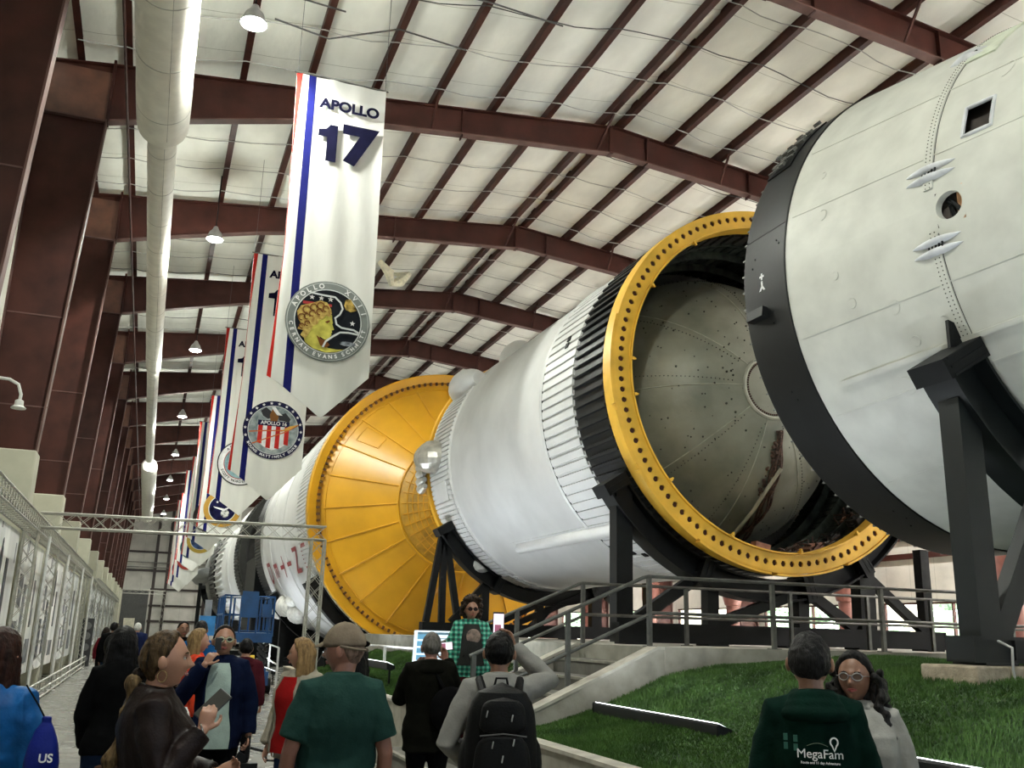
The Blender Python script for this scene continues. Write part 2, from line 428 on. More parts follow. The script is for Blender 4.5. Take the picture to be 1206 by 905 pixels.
for k, y in enumerate(KY):
    vis = k - 3      # KY[3] = 14.5 is the nearest in view
    if vis < -1: pass
    nm = ordinal(vis) if vis >= 0 else None
    ll = 'maroon steel column with cream base cladding, %s from the camera along the left wall' % nm if nm else 'maroon steel column on the left wall, %s behind the camera' % ordinal(2 - k)
    lr = 'maroon steel column with round brown pipe cover, %s from the camera along the window wall' % nm if nm else 'maroon steel column on the window wall, %s behind the camera' % ordinal(2 - k)
    lf = 'maroon roof rafter spanning the hall, %s from the camera' % nm if nm else 'maroon roof rafter overhead, %s behind the camera' % ordinal(2 - k)
    for proto, lab, grp in ((cl, ll, 'steel columns along the left wall'), (cr, lr, 'steel columns along the window wall'), (rf, lf, 'roof rafters across the hall')):
        loc = (proto.location.x, y, proto.location.z)
        if first:
            proto.location = loc; proto['label'] = lab; proto['group'] = grp
        else:
            dup(proto, loc, label=lab, group=grp)
    first = False
# ---- purlins
pm = MB()
def purlin(x, i):
    z = topz(x) + .03
    m = MB().bx(x - .055, x + .045, YN, YF, z + .012, z + .235).bx(x - .055, x + .10, YN, YF, z - .005, z + .012).bx(x - .10, x + .055, YN, YF, z + .235, z + .25)
    side = 'left' if x < 11 else 'right'
    n = i if x < 11 else len(PX) - 1 - i
    o = obj('roof_purlin', m, MAROON, smooth=False)
    tag(o, 'long maroon roof purlin running the length of the hall, %s in from the %s eave' % (ordinal(n), side), 'purlin', 'roof purlins')
for i, x in enumerate(PX): purlin(x, i)
# ---- wires under the blanket
wm = mat('pale_support_wire', (.42, .42, .40), .5); wd = mat('dark_cable', (.05, .05, .05), .6)
wi = 0
for k in range(3, 11):
    n = 4 if k < 8 else 3
    for j in range(n):
        y = KY[k] + 7.57 * (j + .75) / (n + .3)
        P = []
        for x0, x1 in zip(PX, PX[1:]):
            for q in (0, .33, .66):
                x = x0 + (x1 - x0) * q
                P.append((x, y + .10 * math.sin(x * 1.7 + j), topz(x) + .035 - .05 * math.sin(PI * q) - (.03 if (j + k) % 3 else .06)))
        o = obj('support_wire', MB().tube(P, .014, 5), wm if (k + j) % 4 else wd)
        tag(o, 'thin wire strung across the purlins, %s between rafters %d and %d counted from the camera' % (ordinal(j), k - 2, k - 1), 'wire', 'support wires under the roof blanket')
# hanging cables in the first bays
for P, lab in (([(1.2, 16.0, 14.9), (3.0, 16.3, 14.55), (5.5, 16.8, 15.0), (7.4, 17.2, 15.2)], 'black electric cable looping below the roof in the nearest bay'),
               ([(1.2, 19.0, 14.85), (2.4, 18.9, 14.6), (3.9, 18.5, 15.0), (5.6, 18.8, 15.1)], 'black electric cable sagging beside the nearest banner top'),
               ([(-2.0, 17.0, 14.4), (.5, 17.5, 14.5), (2.6, 18.0, 14.75)], 'dark cable crossing above the white duct')):
    tag(obj('electric_cable', MB().tube(P, .02, 6), wd), lab, 'cable')
# torn blanket flap
m = MB(); 
pts = [(6.9, 33.6, 15.5), (7.35, 33.7, 15.1), (7.5, 33.9, 14.75), (7.9, 34.3, 15.05), (8.3, 34.6, 15.5), (7.7, 35.0, 15.6)]
m.tube(pts, [.1, .2, .12, .22, .15, .05], 7)
tag(obj('insulation_flap', m, mat('torn_insulation', (.75, .72, .55), .9, bump=.5, bscale=9)), 'torn scrap of pale insulation hanging from the roof', 'insulation')

# ---- high bay lamps: left row and a matching right row
LAMPM = mat('lamp_lens', (1, 1, 1), .4, emit=(.97, 1, .98), estr=60)
t0 = thing('high_bay_lamp', 'x', 'lamp', (0, 0, 12.85), group='high bay lamps in the left row')
prof = [(.02, .42), (.06, .40), (.10, .30), (.17, .22), (.24, .03), (.25, 0), (.23, 0)]
obj('lamp_housing', MB().rings([[(r * math.cos(a), r * math.sin(a), 12.85 + z) for a in np.linspace(0, 2 * PI, 21)[:-1]] for r, z in prof]), mat('lamp_housing_grey', (.45, .45, .44), .4), t0)
obj('lamp_lens', MB().rings([[(r * math.cos(a), r * math.sin(a), 12.85 + z) for a in np.linspace(0, 2 * PI, 21)[:-1]] for r, z in [(.225, .01), (.2, -.03), (.1, -.06), (.02, -.07)]]), LAMPM, t0)
obj('hanger', MB().tube([(0, 0, 13.25), (0, 0, 14.92)], .02, 8), BLACKS, t0)
LY = [3.0, 16.42, 27.52, 40.05, 54.0, 67.0, 79.5, 92.0, 105.0]
LX = [.66, .66, .68, .73, .70, .73, .68, .68, .68]
def lamp_light(x, y, z, e, r=.22, col=(1, .985, .93)):
    li = bpy.data.lights.new('lamp_glow', 'SPOT'); li.energy = e; li.shadow_soft_size = r; li.color = col; li.spot_size = math.radians(165); li.spot_blend = .5
    o = bpy.data.objects.new('lamp_glow', li); C.objects.link(o); o.location = (x, y, z)
    l2 = bpy.data.lights.new('ceiling_fill', 'POINT'); l2.energy = e * .13; l2.shadow_soft_size = r; l2.color = col  # extra point light added under each lens to lift the ceiling
    o2 = bpy.data.objects.new('ceiling_fill', l2); C.objects.link(o2); o2.location = (x, y, z - .30); return o
for i, (x, y) in enumerate(zip(LX, LY)):
    lab = 'round white high bay lamp, %s lamp of the left row counted from the camera' % ordinal(i - 1) if i else 'round white high bay lamp overhead beside the nearest duct section, out of view above'
    if i == 0: t0.location = (x, y, 12.85); t0['label'] = lab
    else: dup(t0, (x, y, 12.85), label=lab)
    lamp_light(x, y, 12.72, LAMP_E, col=(.97, 1, .90))
for i, y in enumerate([-4, 10.0, 24.0, 38.0, 52, 66, 80, 95, 109]):
    dup(t0, (21.65, y, 12.85), label='white high bay lamp over the window side, %s from the near end wall' % ordinal(i), group='high bay lamps in the right row')
    lamp_light(21.65, y, 12.72, LAMP_E * 2.2, col=(1, .93, .90))

# ---- white fabric duct
def duct(name, y0, y1, r0, r1, lab, z=12.25, seams=2.0, x=-.84):
    t = thing(name, lab, 'duct', (x, (y0 + y1) / 2, z))
    prof = [(y0, r0 * .80), (y0 + .12, r0 * .97)]
    n = max(3, int((y1 - y0) / .8))
    for i in range(n + 1):
        f = i / n; y = y0 + .25 + (y1 - y0 - .5) * f
        prof.append((y, (r0 + (r1 - r0) * f) * (1 + .012 * math.sin(y * 2.1))))
    prof += [(y1 - .12, r1 * .97), (y1, r1 * .72)]
    m = MB().rings([[(x + r * math.cos(a), y, z + r * math.sin(a)) for a in np.linspace(0, 2 * PI, 33)[:-1]] for y, r in prof])
    obj('fabric_sleeve', m, CLOTHW, t)
    y = y0 + .9
    sm = mat('duct_seam_thread', (.45, .45, .41), .8)
    while y < min(y1 - .3, 70):
        rr = (r0 + (r1 - r0) * (y - y0) / (y1 - y0)) * 1.006
        obj('seam_band', MB().rings([[(x + q * math.cos(a), yy, z + q * math.sin(a)) for a in np.linspace(0, 2 * PI, 33)[:-1]] for yy, q in ((y, rr * .99), (y + .005, rr * 1.004), (y + .03, rr * 1.004), (y + .035, rr * .99))], close_ends=False), sm, t)
        y += seams
    obj('lengthwise_seam', MB().tube([(x + .25 * r0, y0 + .4, z - .966 * r0), (x + .25 * r1, y1 - .4, z - .966 * r1)], .006, 6), sm, t)
    obj('suspension_cable', MB().tube([(x, y0 + .3, z + r0 + .03), (x, y1 - .3, z + r1 + .03)], .012, 6), wd, t)
    return t
duct('air_duct', -8.0, 20.1, .54, .54, 'wide white fabric air duct section nearest the camera')
duct('air_duct', 20.1, 41.6, .315, .30, 'narrow white fabric air duct section behind the wide one')
duct('air_duct', 41.7, 66.0, .245, .25, 'thinnest white fabric air duct section in mid hall', z=12.22)
duct('air_duct', 68.0, 103.0, .52, .52, 'far swollen white fabric air duct section before the end wall', z=12.15, seams=5)

# sprinkler main along the left side of the duct
tag(obj('sprinkler_pipe', MB().tube([(-1.68, YN + .3, 13.05), (-1.68, YF - .6, 13.05)], .03, 8), MAROON), 'maroon sprinkler main running under the rafters beside the duct', 'pipe')
# gooseneck sprayer lamp at the extreme left
t = thing('gooseneck_lamp', 'white gooseneck wall lamp on the nearest column at the left edge', 'lamp', (-2.55, 14.2, 4.6))
obj('arm', MB().tube([(-2.56, 14.3, 4.96), (-2.35, 14.3, 4.99), (-2.12, 14.3, 4.98), (-2.0, 14.3, 4.92), (-1.95, 14.3, 4.78), (-1.955, 14.3, 4.66)], .022, 8), mat('white_enamel', (.62, .62, .58), .4), t)
obj('shade', MB().rings([[(-1.955 + r * math.cos(a), 14.3 + r * math.sin(a), z) for a in np.linspace(0, 2 * PI, 17)[:-1]] for r, z in ((.04, 4.70), (.055, 4.69), (.06, 4.62), (.10, 4.59), (.09, 4.575), (.02, 4.585))]), mat('white_enamel', (.6, .6, .56), .4), t)
# ================================================================== rocket stages
def ring_pts(xc, zc, y, R, n=96, f=None):
    return [(xc + (R + (f(k) if f else 0)) * math.cos(2 * PI * k / n), y, zc + (R + (f(k) if f else 0)) * math.sin(2 * PI * k / n)) for k in range(n)]
def lathe(xc, zc, prof, n=128):
    return MB().rings([ring_pts(xc, zc, y, R, n) for y, R in prof], close_ends=False)
def corrugated(xc, zc, y0, y1, R, N, amp, R1=None, w=.72, inset=.03):
    """skirt with hat stringers all the way round; stringers stop a little short of the rims"""
    R1 = R1 or R
    m = MB(); frac = [0, .10 if w < .6 else .06, .14 if w < .6 else .09, (.14 if w < .6 else .09) + w, (.20 if w < .6 else .12) + w]; hh = [0, 0, 1, 1, 0]
    def ring(y, RR, a):
        P = []
        for k in range(N):
            for q, h in zip(frac, hh):
                an = 2 * PI * (k + q) / N; r = RR + a * h; P.append((xc + r * math.cos(an), y, zc + r * math.sin(an)))
        return P
    m.rings([ring(y0, R, 0), ring(y0 + inset, R, 0), ring(y0 + inset + .01, R, amp), ring(y1 - inset - .01, R1, amp), ring(y1 - inset, R1, 0), ring(y1, R1, 0)], close_ends=False)
    return m
def on_cyl(xc, zc, R, y, deg, dr=0.0):
    a = math.radians(deg); return Vector((xc + (R + dr) * math.cos(a), y, zc + (R + dr) * math.sin(a)))
def cyl_patch(xc, zc, Rf, y0, y1, d0, d1, t, nu=8, nv=3):
    """closed curved plate on a surface of revolution; Rf(y) radius"""
    m = MB(); A = [[None] * (nv + 1) for _ in range(nu + 1)]; vs = []
    for lay in (0, t):
        for i in range(nu + 1):
            for j in range(nv + 1):
                y = y0 + (y1 - y0) * j / nv; p = on_cyl(xc, zc, Rf(y), y, d0 + (d1 - d0) * i / nu, lay); vs.append(tuple(p))
    n1 = (nu + 1) * (nv + 1); fs = []
    idx = lambda l, i, j: l * n1 + i * (nv + 1) + j
    for i in range(nu):
        for j in range(nv):
            fs.append((idx(1, i, j), idx(1, i + 1, j), idx(1, i + 1, j + 1), idx(1, i, j + 1)))
            fs.append((idx(0, i, j), idx(0, i, j + 1), idx(0, i + 1, j + 1), idx(0, i + 1, j)))
    for i in range(nu):
        fs.append((idx(0, i, 0), idx(0, i + 1, 0), idx(1, i + 1, 0), idx(1, i, 0))); fs.append((idx(0, i, nv), idx(1, i, nv), idx(1, i + 1, nv), idx(0, i + 1, nv)))
    for j in range(nv):
        fs.append((idx(0, 0, j), idx(1, 0, j), idx(1, 0, j + 1), idx(0, 0, j + 1))); fs.append((idx(0, nu, j), idx(0, nu, j + 1), idx(1, nu, j + 1), idx(1, nu, j)))
    return m.add(vs, fs)

# ---------------- S-IVB: third stage with the open yellow ring
X4, Z4, R4 = 10.27, 6.23, 3.3
t4 = thing('rocket_third_stage', 'white rocket stage with open yellow bolt ring, black ribbed band and grey dome inside', 'rocket stage', (X4, 19, Z4 - R4))
obj('black_ribbed_skirt', corrugated(X4, Z4, 14.12, 15.43, R4, 108, .06, w=.3), BLACKP, t4, angle=20)
obj('white_ribbed_skirt', corrugated(X4, Z4, 15.43, 16.97, R4 - .005, 108, .035), WHITE, t4, angle=20)
obj('smooth_tank', lathe(X4, Z4, [(16.97, R4 + .02), (17.02, R4 + .05), (17.05, R4 + .02), (17.1, R4), (20, R4 + .01), (23.2, R4), (23.24, R4 + .04), (23.3, R4)], 160), WHITE, t4, angle=25)
obj('aft_ribbed_skirt', corrugated(X4, Z4, 23.3, 25.05, R4, 160, .04), WHITE, t4, angle=20)
m = lathe(X4, Z4, [(25.05, R4), (25.05, R4 + .10), (25.2, R4 + .12), (25.22, R4 - .02), (25.0, R4 - .25), (24.6, R4 - .3)], 128)
obj('yellow_aft_rim', m, YELLOW2, t4, angle=25)
obj('aft_bulkhead', lathe(X4, Z4, [(24.6, R4 - .3), (24.3, 2.2), (24.0, 1.0), (23.9, .02)], 64), STEELG, t4)
# bolt ring face with real holes
def holed_ring(xc, zc, y, r0, r1, rh, N, depth, nh=12):
    m = MB(); vs = []; fs = []; rc = (r0 + r1) / 2 + .015
    for k in range(N):
        a0 = 2 * PI * k / N; a1 = 2 * PI * (k + 1) / N; am = (a0 + a1) / 2
        c = Vector((math.cos(am), 0, math.sin(am))); tg = Vector((-math.sin(am), 0, math.cos(am)))
        hw = [(r1, a0), (r1, am), (r1, a1), (rc, a1), (r0, a1), (r0, am), (r0, a0), (rc, a0)]
        o = len(vs)
        for r, a in hw: vs.append((xc + r * math.cos(a), y, zc + r * math.sin(a)))
        cen = Vector((xc, y, zc)) + c * rc
        # outer polygon directions measured in the (tangent, radial) frame
        ang = []
        for r, a in hw:
            p = Vector((xc + r * math.cos(a), y, zc + r * math.sin(a))) - cen
            ang.append(math.atan2(p.dot(c), p.dot(tg)))
        for j in range(8):
            q = ang[j]; p = cen + tg * (rh * math.cos(q)) + c * (rh * math.sin(q)); vs.append(tuple(p))
        for j in range(8):
            q = ang[j]; p = cen + tg * (rh * math.cos(q)) + c * (rh * math.sin(q)) + Vector((0, depth, 0)); vs.append(tuple(p))
        for j in range(8):
            k2 = (j + 1) % 8
            fs.append((o + j, o + k2, o + 8 + k2, o + 8 + j)); fs.append((o + 8 + j, o + 8 + k2, o + 16 + k2, o + 16 + j))
    return m.add(vs, fs)
m = holed_ring(X4, Z4, 13.74, 3.04, 3.33, .052, 112, .03)
obj('bolt_ring_face', m, YELLOW, t4, angle=25)
obj('bolt_ring_backing', lathe(X4, Z4, [(13.775, 3.05), (13.775, 3.32)], 96), HOLE, t4)
obj('ring_outer_flange', lathe(X4, Z4, [(13.74, 3.33), (13.745, 3.365), (14.08, 3.375), (14.12, 3.35), (14.12, 3.28)], 160), YELLOW, t4, angle=25)
obj('ring_inner_lip', lathe(X4, Z4, [(13.74, 3.04), (13.70, 3.03), (13.70, 3.005), (14.0, 3.005), (14.05, 3.2)], 160), YELLOW, t4, angle=25)
# segmented lower flange plates and small lugs
for d in (-170, -140, -112, -85, -60, -35, 178, 150, 20, 60, 95, 125):
    m = MB(); p = on_cyl(X4, Z4, 3.0, 13.72, d); rot = Matrix.Rotation(-math.radians(d), 3, 'Y')
    m.box(p, (.05, .10, .05), rot).box(on_cyl(X4, Z4, 2.96, 13.70, d), (.04, .05, .03), rot)
    obj('alignment_lug', m, YELLOW, t4, smooth=False)
for i, (a, b) in enumerate([(-148, -122), (-121, -96), (-94, -70), (-68, -42), (165, 192), (194, 210)]):
    obj('flange_segment', cyl_patch(X4, Z4, lambda y: 3.375, 13.72, 13.86, a, b, .035, 14, 1), YELLOW, t4, angle=25)
# inside of the forward skirt
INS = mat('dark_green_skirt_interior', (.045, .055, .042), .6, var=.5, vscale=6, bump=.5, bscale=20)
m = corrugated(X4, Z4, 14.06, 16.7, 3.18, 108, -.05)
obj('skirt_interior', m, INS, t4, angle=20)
m = MB()
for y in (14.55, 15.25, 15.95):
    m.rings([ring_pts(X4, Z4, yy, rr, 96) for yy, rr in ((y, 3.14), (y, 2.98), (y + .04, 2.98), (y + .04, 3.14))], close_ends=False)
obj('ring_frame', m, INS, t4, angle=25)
# grey dome
def dome_mat():
    m = mat('weathered_grey_dome', (.31, .31, .25), .45, metal=.15, var=.3, vscale=1.3, bump=.35, bscale=5, col2=(.17, .18, .145), dist=.02)
    nt = m.node_tree; N = nt.nodes; L = nt.links; b = N['Principled BSDF']
    tc = N.new('ShaderNodeTexCoord'); v = N.new('ShaderNodeTexVoronoi'); v.inputs['Scale'].default_value = 5.2; L.new(tc.outputs['Object'], v.inputs['Vector'])
    lt = N.new('ShaderNodeMath'); lt.operation = 'LESS_THAN'; lt.inputs[1].default_value = .085; L.new(v.outputs['Distance'], lt.inputs[0])
    mx = N.new('ShaderNodeMix'); mx.data_type = 'RGBA'; mx.inputs['B'].default_value = (.04, .035, .025, 1)
    src = b.inputs['Base Color'].links[0].from_socket
    L.new(lt.outputs[0], mx.inputs['Factor']); L.new(src, mx.inputs['A']); L.new(mx.outputs['Result'], b.inputs['Base Color'])
    return m
DOME = dome_mat(); YC, RD = 16.75, 2.86
def domept(alpha, th, dr=0):
    a, t = math.radians(alpha), math.radians(th); r = RD + dr
    return Vector((X4 + r * math.sin(a) * math.cos(t), YC - (r * .985) * math.cos(a), Z4 + r * math.sin(a) * math.sin(t)))
rr = [[tuple(domept(al, 360 * k / 96)) for k in range(96)] for al in list(np.linspace(.4, 90, 30))]
dome = obj('grey_dome', MB().rings(rr, close_ends=False), DOME, t4)
SEAM = mat('pale_weld_seam', (.42, .42, .34), .5, metal=.05)
m = MB()
for k in range(9):
    m.tube([domept(al, 20 + 40 * k + .3 * al * .1, .002) for al in np.linspace(12, 88, 14)], .012, 6)
m.tube([domept(11.5, a, .004) for a in range(0, 360, 10)], .035, 6, closed=True)
obj('weld_seam', m, SEAM, dome)
m = MB()
for a in range(0, 360, 5): m.ball(domept(10.2, a, .01), .018, 6, 4)
obj('cap_rivets', m, HOLE, dome)
RIV = mat('dark_rivet', (.03, .028, .02), .6)
m = MB()
for k in range(9):
    for al in np.linspace(16, 86, 46): m.ball(domept(al, 20 + 40 * k + 5 * (1 if k % 2 else -1), .002), .013, 5, 3)
for a in np.arange(0, 360, 2.2): m.ball(domept(74, a, .002), .014, 5, 3)
for _ in range(170): m.ball(domept(rng.uniform(14, 80), rng.uniform(0, 360), .004), rng.uniform(.012, .026), 5, 3)
obj('rivets', m, RIV, dome)
# cable harness down the dome
TAN = mat('pale_conduit', (.42, .40, .30), .5); BR = mat('brown_wiring', (.09, .045, .03), .7, var=.5, vscale=30)
m = MB()
for j in range(5):
    m.tube([domept(al, -78 - 14 * (al / 90) + 1.6 * j + 1.2 * math.sin(al * .35 + j), .03 + .03 * (j % 2)) for al in np.linspace(16, 84, 26)], .022, 6)
obj('cable_harness', m, BR, t4)
obj('pale_conduit', MB().tube([domept(30, -77, .08), domept(36, -85, .12), domept(48, -88, .07), domept(64, -90, .07), domept(80, -93, .07)], .035, 8), TAN, t4)
m = MB()
for _ in range(60):
    al = rng.uniform(20, 42); th = -82 + rng.uniform(-5, 5) + (al - 20) * -.1; m.ball(domept(al, th, .04), rng.uniform(.02, .05), 6, 4)
obj('harness_clamps', m, BR, t4)
# equipment on the inner wall of the skirt
EQ = [mat('equipment_dark', (.03, .028, .022), .6, var=.4, vscale=12), mat('equipment_copper', (.32, .14, .085), .5, var=.3, vscale=8), mat('equipment_grey', (.20, .19, .15), .5, var=.4, vscale=9)]
for i in range(34):
    d = -122 + 92 * i / 33 + rng.uniform(-1, 1); y = rng.uniform(14.1, 14.9); s = rng.uniform(.10, .26)
    rot = Matrix.Rotation(-math.radians(d) + rng.uniform(-.2, .2), 3, 'Y')
    r = 3.12 - s * .35
    mm = MB().box(on_cyl(X4, Z4, r, y, d), (s * .7, s * rng.uniform(.7, 1.5), s * rng.uniform(.6, 1.3)), rot)
    for _ in range(2): mm.box(on_cyl(X4, Z4, r - s * .38, y + rng.uniform(-.05, .05), d + rng.uniform(-.8, .8)), (.05, .06, .05), rot)
    obj('equipment_box', mm, EQ[1] if i in (9,) else EQ[int(rng.integers(0, 3)) if i % 3 == 0 else 0], t4, smooth=False)
m = MB().box(on_cyl(X4, Z4, 2.93, 14.0, -97), (.13, .16, .30), Matrix.Rotation(math.radians(101), 3, 'Y'))
part_label(obj('equipment_box', m, EQ[1], t4, smooth=False), 'copper coloured equipment box')
m = MB()
for _ in range(26):
    d0 = rng.uniform(-118, -38); P = []
    for q in range(6): P.append(on_cyl(X4, Z4, 2.98 + rng.uniform(-.12, .12), 14.1 + .16 * q + rng.uniform(-.05, .05), d0 + rng.uniform(-3, 3)))
    m.tube(P, rng.uniform(.010, .022), 5)
obj('loose_wiring', m, BR, t4)
m = MB()
for d in range(45, 140, 5):
    m.box(on_cyl(X4, Z4, 3.02, 14.35, d), (.05, .5, .16), Matrix.Rotation(-math.radians(d), 3, 'Y'))
obj('cable_tray_bracket', m, EQ[0], t4, smooth=False)
# long tunnel fairing, hatches, vents on the outside
m = MB(); A = []
for y in (15.75, 15.9, 18, 20.9, 21.05):
    w = 2.4 if 15.8 < y < 21 else 2.3; h = .20 if 15.8 < y < 21 else .0
    A.append([tuple(on_cyl(X4, Z4, R4 - .02, y, -130.6 + w * math.cos(q) , h * math.sin(q))) for q in np.linspace(0, PI, 9)])
m.rings(A, wrap=False, close_ends=False)
obj('cable_tunnel_fairing', m, WHITE, t4, angle=40)
obj('fairing_foot', cyl_patch(X4, Z4, lambda y: R4, 15.7, 21.3, -133.6, -127.6, .02, 5, 8), WHITE, t4)
for (y, d) in ((16.9 - .9, 163.5), (16.0, 161.0), (16.35, -119), (16.05, -117)):
    obj('vent_slot', cyl_patch(X4, Z4, lambda y: R4 + .03, y - .07, y + .07, d - .9, d + .9, .02, 2, 1), BLACKS, t4)
part_label(obj('access_panel', cyl_patch(X4, Z4, lambda y: R4 + .03, 14.55, 15.05, -130, -123.5, .03, 3, 1), WHITE, t4), 'white square panel on black skirt')
obj('hatch_frame', cyl_patch(X4, Z4, lambda y: R4 + .03, 23.6, 24.7, -169, -160, .03, 4, 2), WHITE, t4)
# white fairings near the top of the aft skirt
for d, y, L, w, h in ((141, 24.3, 2.1, 9, .55), (112, 24.0, 1.8, 8, .5)):
    A = []
    for q in np.linspace(0, 1, 9):
        yy = y + .9 - L * q; s = math.sin(PI * min(max(q * .86 + .07, 0), 1)) ** .45
        A.append([tuple(on_cyl(X4, Z4, R4 - .02, yy, d + w * s * math.cos(a) * .75, h * s * math.sin(a))) for a in np.linspace(0, PI, 11)])
    obj('thruster_fairing', MB().rings(A, wrap=False, close_ends=True), WHITE, t4, angle=50)
# foil wrapped pods on the aft skirt
FOIL = mat('crumpled_silver_foil', (.66, .64, .58), .34, metal=.75, var=.15, vscale=5, bump=.6, bscale=7, dist=.03)
def pod(c, s, m_, name, rot=None):
    g = MB(); rs = np.random.default_rng(5)
    vs = []
    g.ball((0, 0, 0), (.52 * s, .66 * s, .46 * s), 14, 9)
    g.v = [tuple(Vector(v) * (1 + .05 * math.sin(9 * v[0] + 5 * v[2]) + .05 * math.cos(7 * v[1]))) for v in g.v]
    g.xf((rot or Matrix.Identity(3)).to_4x4()); g.xf(Matrix.Translation(c))
    return obj(name, g, m_, t4, smooth=False)
pod(on_cyl(X4, Z4, R4 + .12, 24.45, 178.5), .95, FOIL, 'foil_pod', Matrix.Rotation(.5, 3, 'Z'))
m = MB()
for i in range(4): m.tube([on_cyl(X4, Z4, R4 + .2, 25.0, 181 + 3 * i), on_cyl(X4, Z4, R4 + .24, 25.32, 181.5 + 3.2 * i)], [.07, .14], 10)
obj('thruster_nozzle', m, FOIL, t4)
pod(on_cyl(X4, Z4, R4 + .05, 24.5, -126), .62, WHITE, 'white_pod', Matrix.Rotation(.6, 3, 'Z'))
m = MB()
for i in range(9): m.bx(0, 0, 0, 0, 0, 0) if False else m.tube([on_cyl(X4, Z4, R4 + .08, 23.6 + .1 * i, -116), on_cyl(X4, Z4, R4 + .06, 23.75 + .1 * i, -104)], .03, 5)
obj('louvre', m, FOIL, t4)

# ---------------- instrument unit ring and adapter cone
ts = thing('rocket_adapter_cone', 'huge white tapering rocket section with black band, filling the right edge', 'rocket stage', (X4, 5, Z4 - R4))
Rc = lambda y: R4 if y >= 9.08 else R4 + .1588 * (y - 9.08)
IU = mat('matt_black_instrument_band', (.006, .0065, .007), .5, spec=.3, var=.18, vscale=2.5, bump=.1, bscale=10)
obj('black_instrument_band', lathe(X4, Z4, [(9.08, R4 + .006), (9.09, R4 + .02), (9.9, R4 + .02), (9.95, R4 + .012), (9.95, R4 - .03), (9.99, R4 - .03), (9.99, R4 - .2), (9.4, R4 - .25)], 160), IU, ts, angle=25)
m = MB()
for k in range(90):
    d = 4 * k + .6
    m.box(on_cyl(X4, Z4, R4 - .005, 9.97, d), (.035, .05, .022), Matrix.Rotation(-math.radians(d), 3, 'Y'))
obj('rim_clips', m, mat('dull_clip_metal', (.20, .20, .18), .5), ts, smooth=False)
obj('inner_wall', lathe(X4, Z4, [(9.95, R4 - .12), (9.0, R4 - .14), (7.1, Rc(7.1) - .12), (.7, Rc(.7) - .12)], 96), mat('adapter_interior_dark', (.05, .04, .035), .6, var=.4, vscale=3), ts)
# adapter cone with real openings cut as separate grid cells
def cone_shell():
    m = MB(); ys = [9.08, 8.2, 7.4, 7.08, 6.98, 6.90, 6.66, 6.34, 6.0, 5.0, 4.0, 3.0, 2.0, 1.0, .6]
    degs = list(np.arange(-180, 180.1, 2.5))
    for extra in (159.5, 166.8, 176.0): degs.append(extra)
    degs = sorted(set(np.round(degs, 3)))
    vs = []; fs = []
    for y in ys:
        for d in degs: vs.append(tuple(on_cyl(X4, Z4, Rc(y), y, d)))
    n = len(degs)
    for i in range(len(ys) - 1):
        ym = (ys[i] + ys[i + 1]) / 2
        for j in range(n - 1):
            dm = (degs[j] + degs[j + 1]) / 2
            if 6.34 < ym < 6.66 and 159.5 < dm < 166.8: continue       # square window
            if 6.66 < ym < 6.98 and (dm > 177.4 or dm < -175.1): continue   # porthole cell
            fs.append((i * n + j, i * n + j + 1, (i + 1) * n + j + 1, (i + 1) * n + j))
    return m.add(vs, fs)
shell = obj('white_cone_skin', cone_shell(), CREAMY, ts, angle=25)
# porthole plate: fills its square cell with a round opening
def porthole():
    m = MB(); y0, y1, d0, d1 = 6.66, 6.98, 177.4, 185.0
    cy, cd = 6.83, 181.0; vs = []; fs = []; N = 32; rad = .152
    for k in range(N):
        a = 2 * PI * k / N; ca, sa = math.cos(a), math.sin(a)
        # outer point on the cell rectangle along this ray (metric)
        wy0, wy1 = cy - y0, y1 - cy; s = PI / 180 * Rc(cy); wd0, wd1 = (cd - d0) * s, (d1 - cd) * s
        ty = (wy1 if ca > 0 else wy0) / max(abs(ca), 1e-6); td = (wd1 if sa > 0 else wd0) / max(abs(sa), 1e-6); tt = min(ty, td)
        for r in (tt, rad):
            y = cy + r * ca; d = cd + r * sa / s; vs.append(tuple(on_cyl(X4, Z4, Rc(y), y, d)))
        vs.append(tuple(on_cyl(X4, Z4, Rc(cy + rad * ca), cy + rad * ca, cd + rad * sa / s, -.08)))
    for k in range(N):
        a, b = 3 * k, 3 * ((k + 1) % N); fs += [(a, b, b + 1, a + 1), (a + 1, b + 1, b + 2, a + 2)]
    return m.add(vs, fs)
obj('porthole_rim', porthole(), CREAMY, ts, angle=40)
CREAMI = mat('warm_interior_panel', (.75, .42, .22), .6)
m = cyl_patch(X4, Z4, lambda y: Rc(y) - .115, 6.6, 6.82, 175, 186, .005, 4, 1); obj('warm_inner_panel', m, CREAMI, ts)
m = MB()
for i in range(5): m.tube([on_cyl(X4, Z4, Rc(6.9), 6.96 - .03 * i, 177 + 1.8 * i, -.10), on_cyl(X4, Z4, Rc(6.8), 6.74 + .05 * i, 183 - 1.4 * i, -.09)], .022, 6)
obj('black_inner_bracket', m, BLACKS, ts)
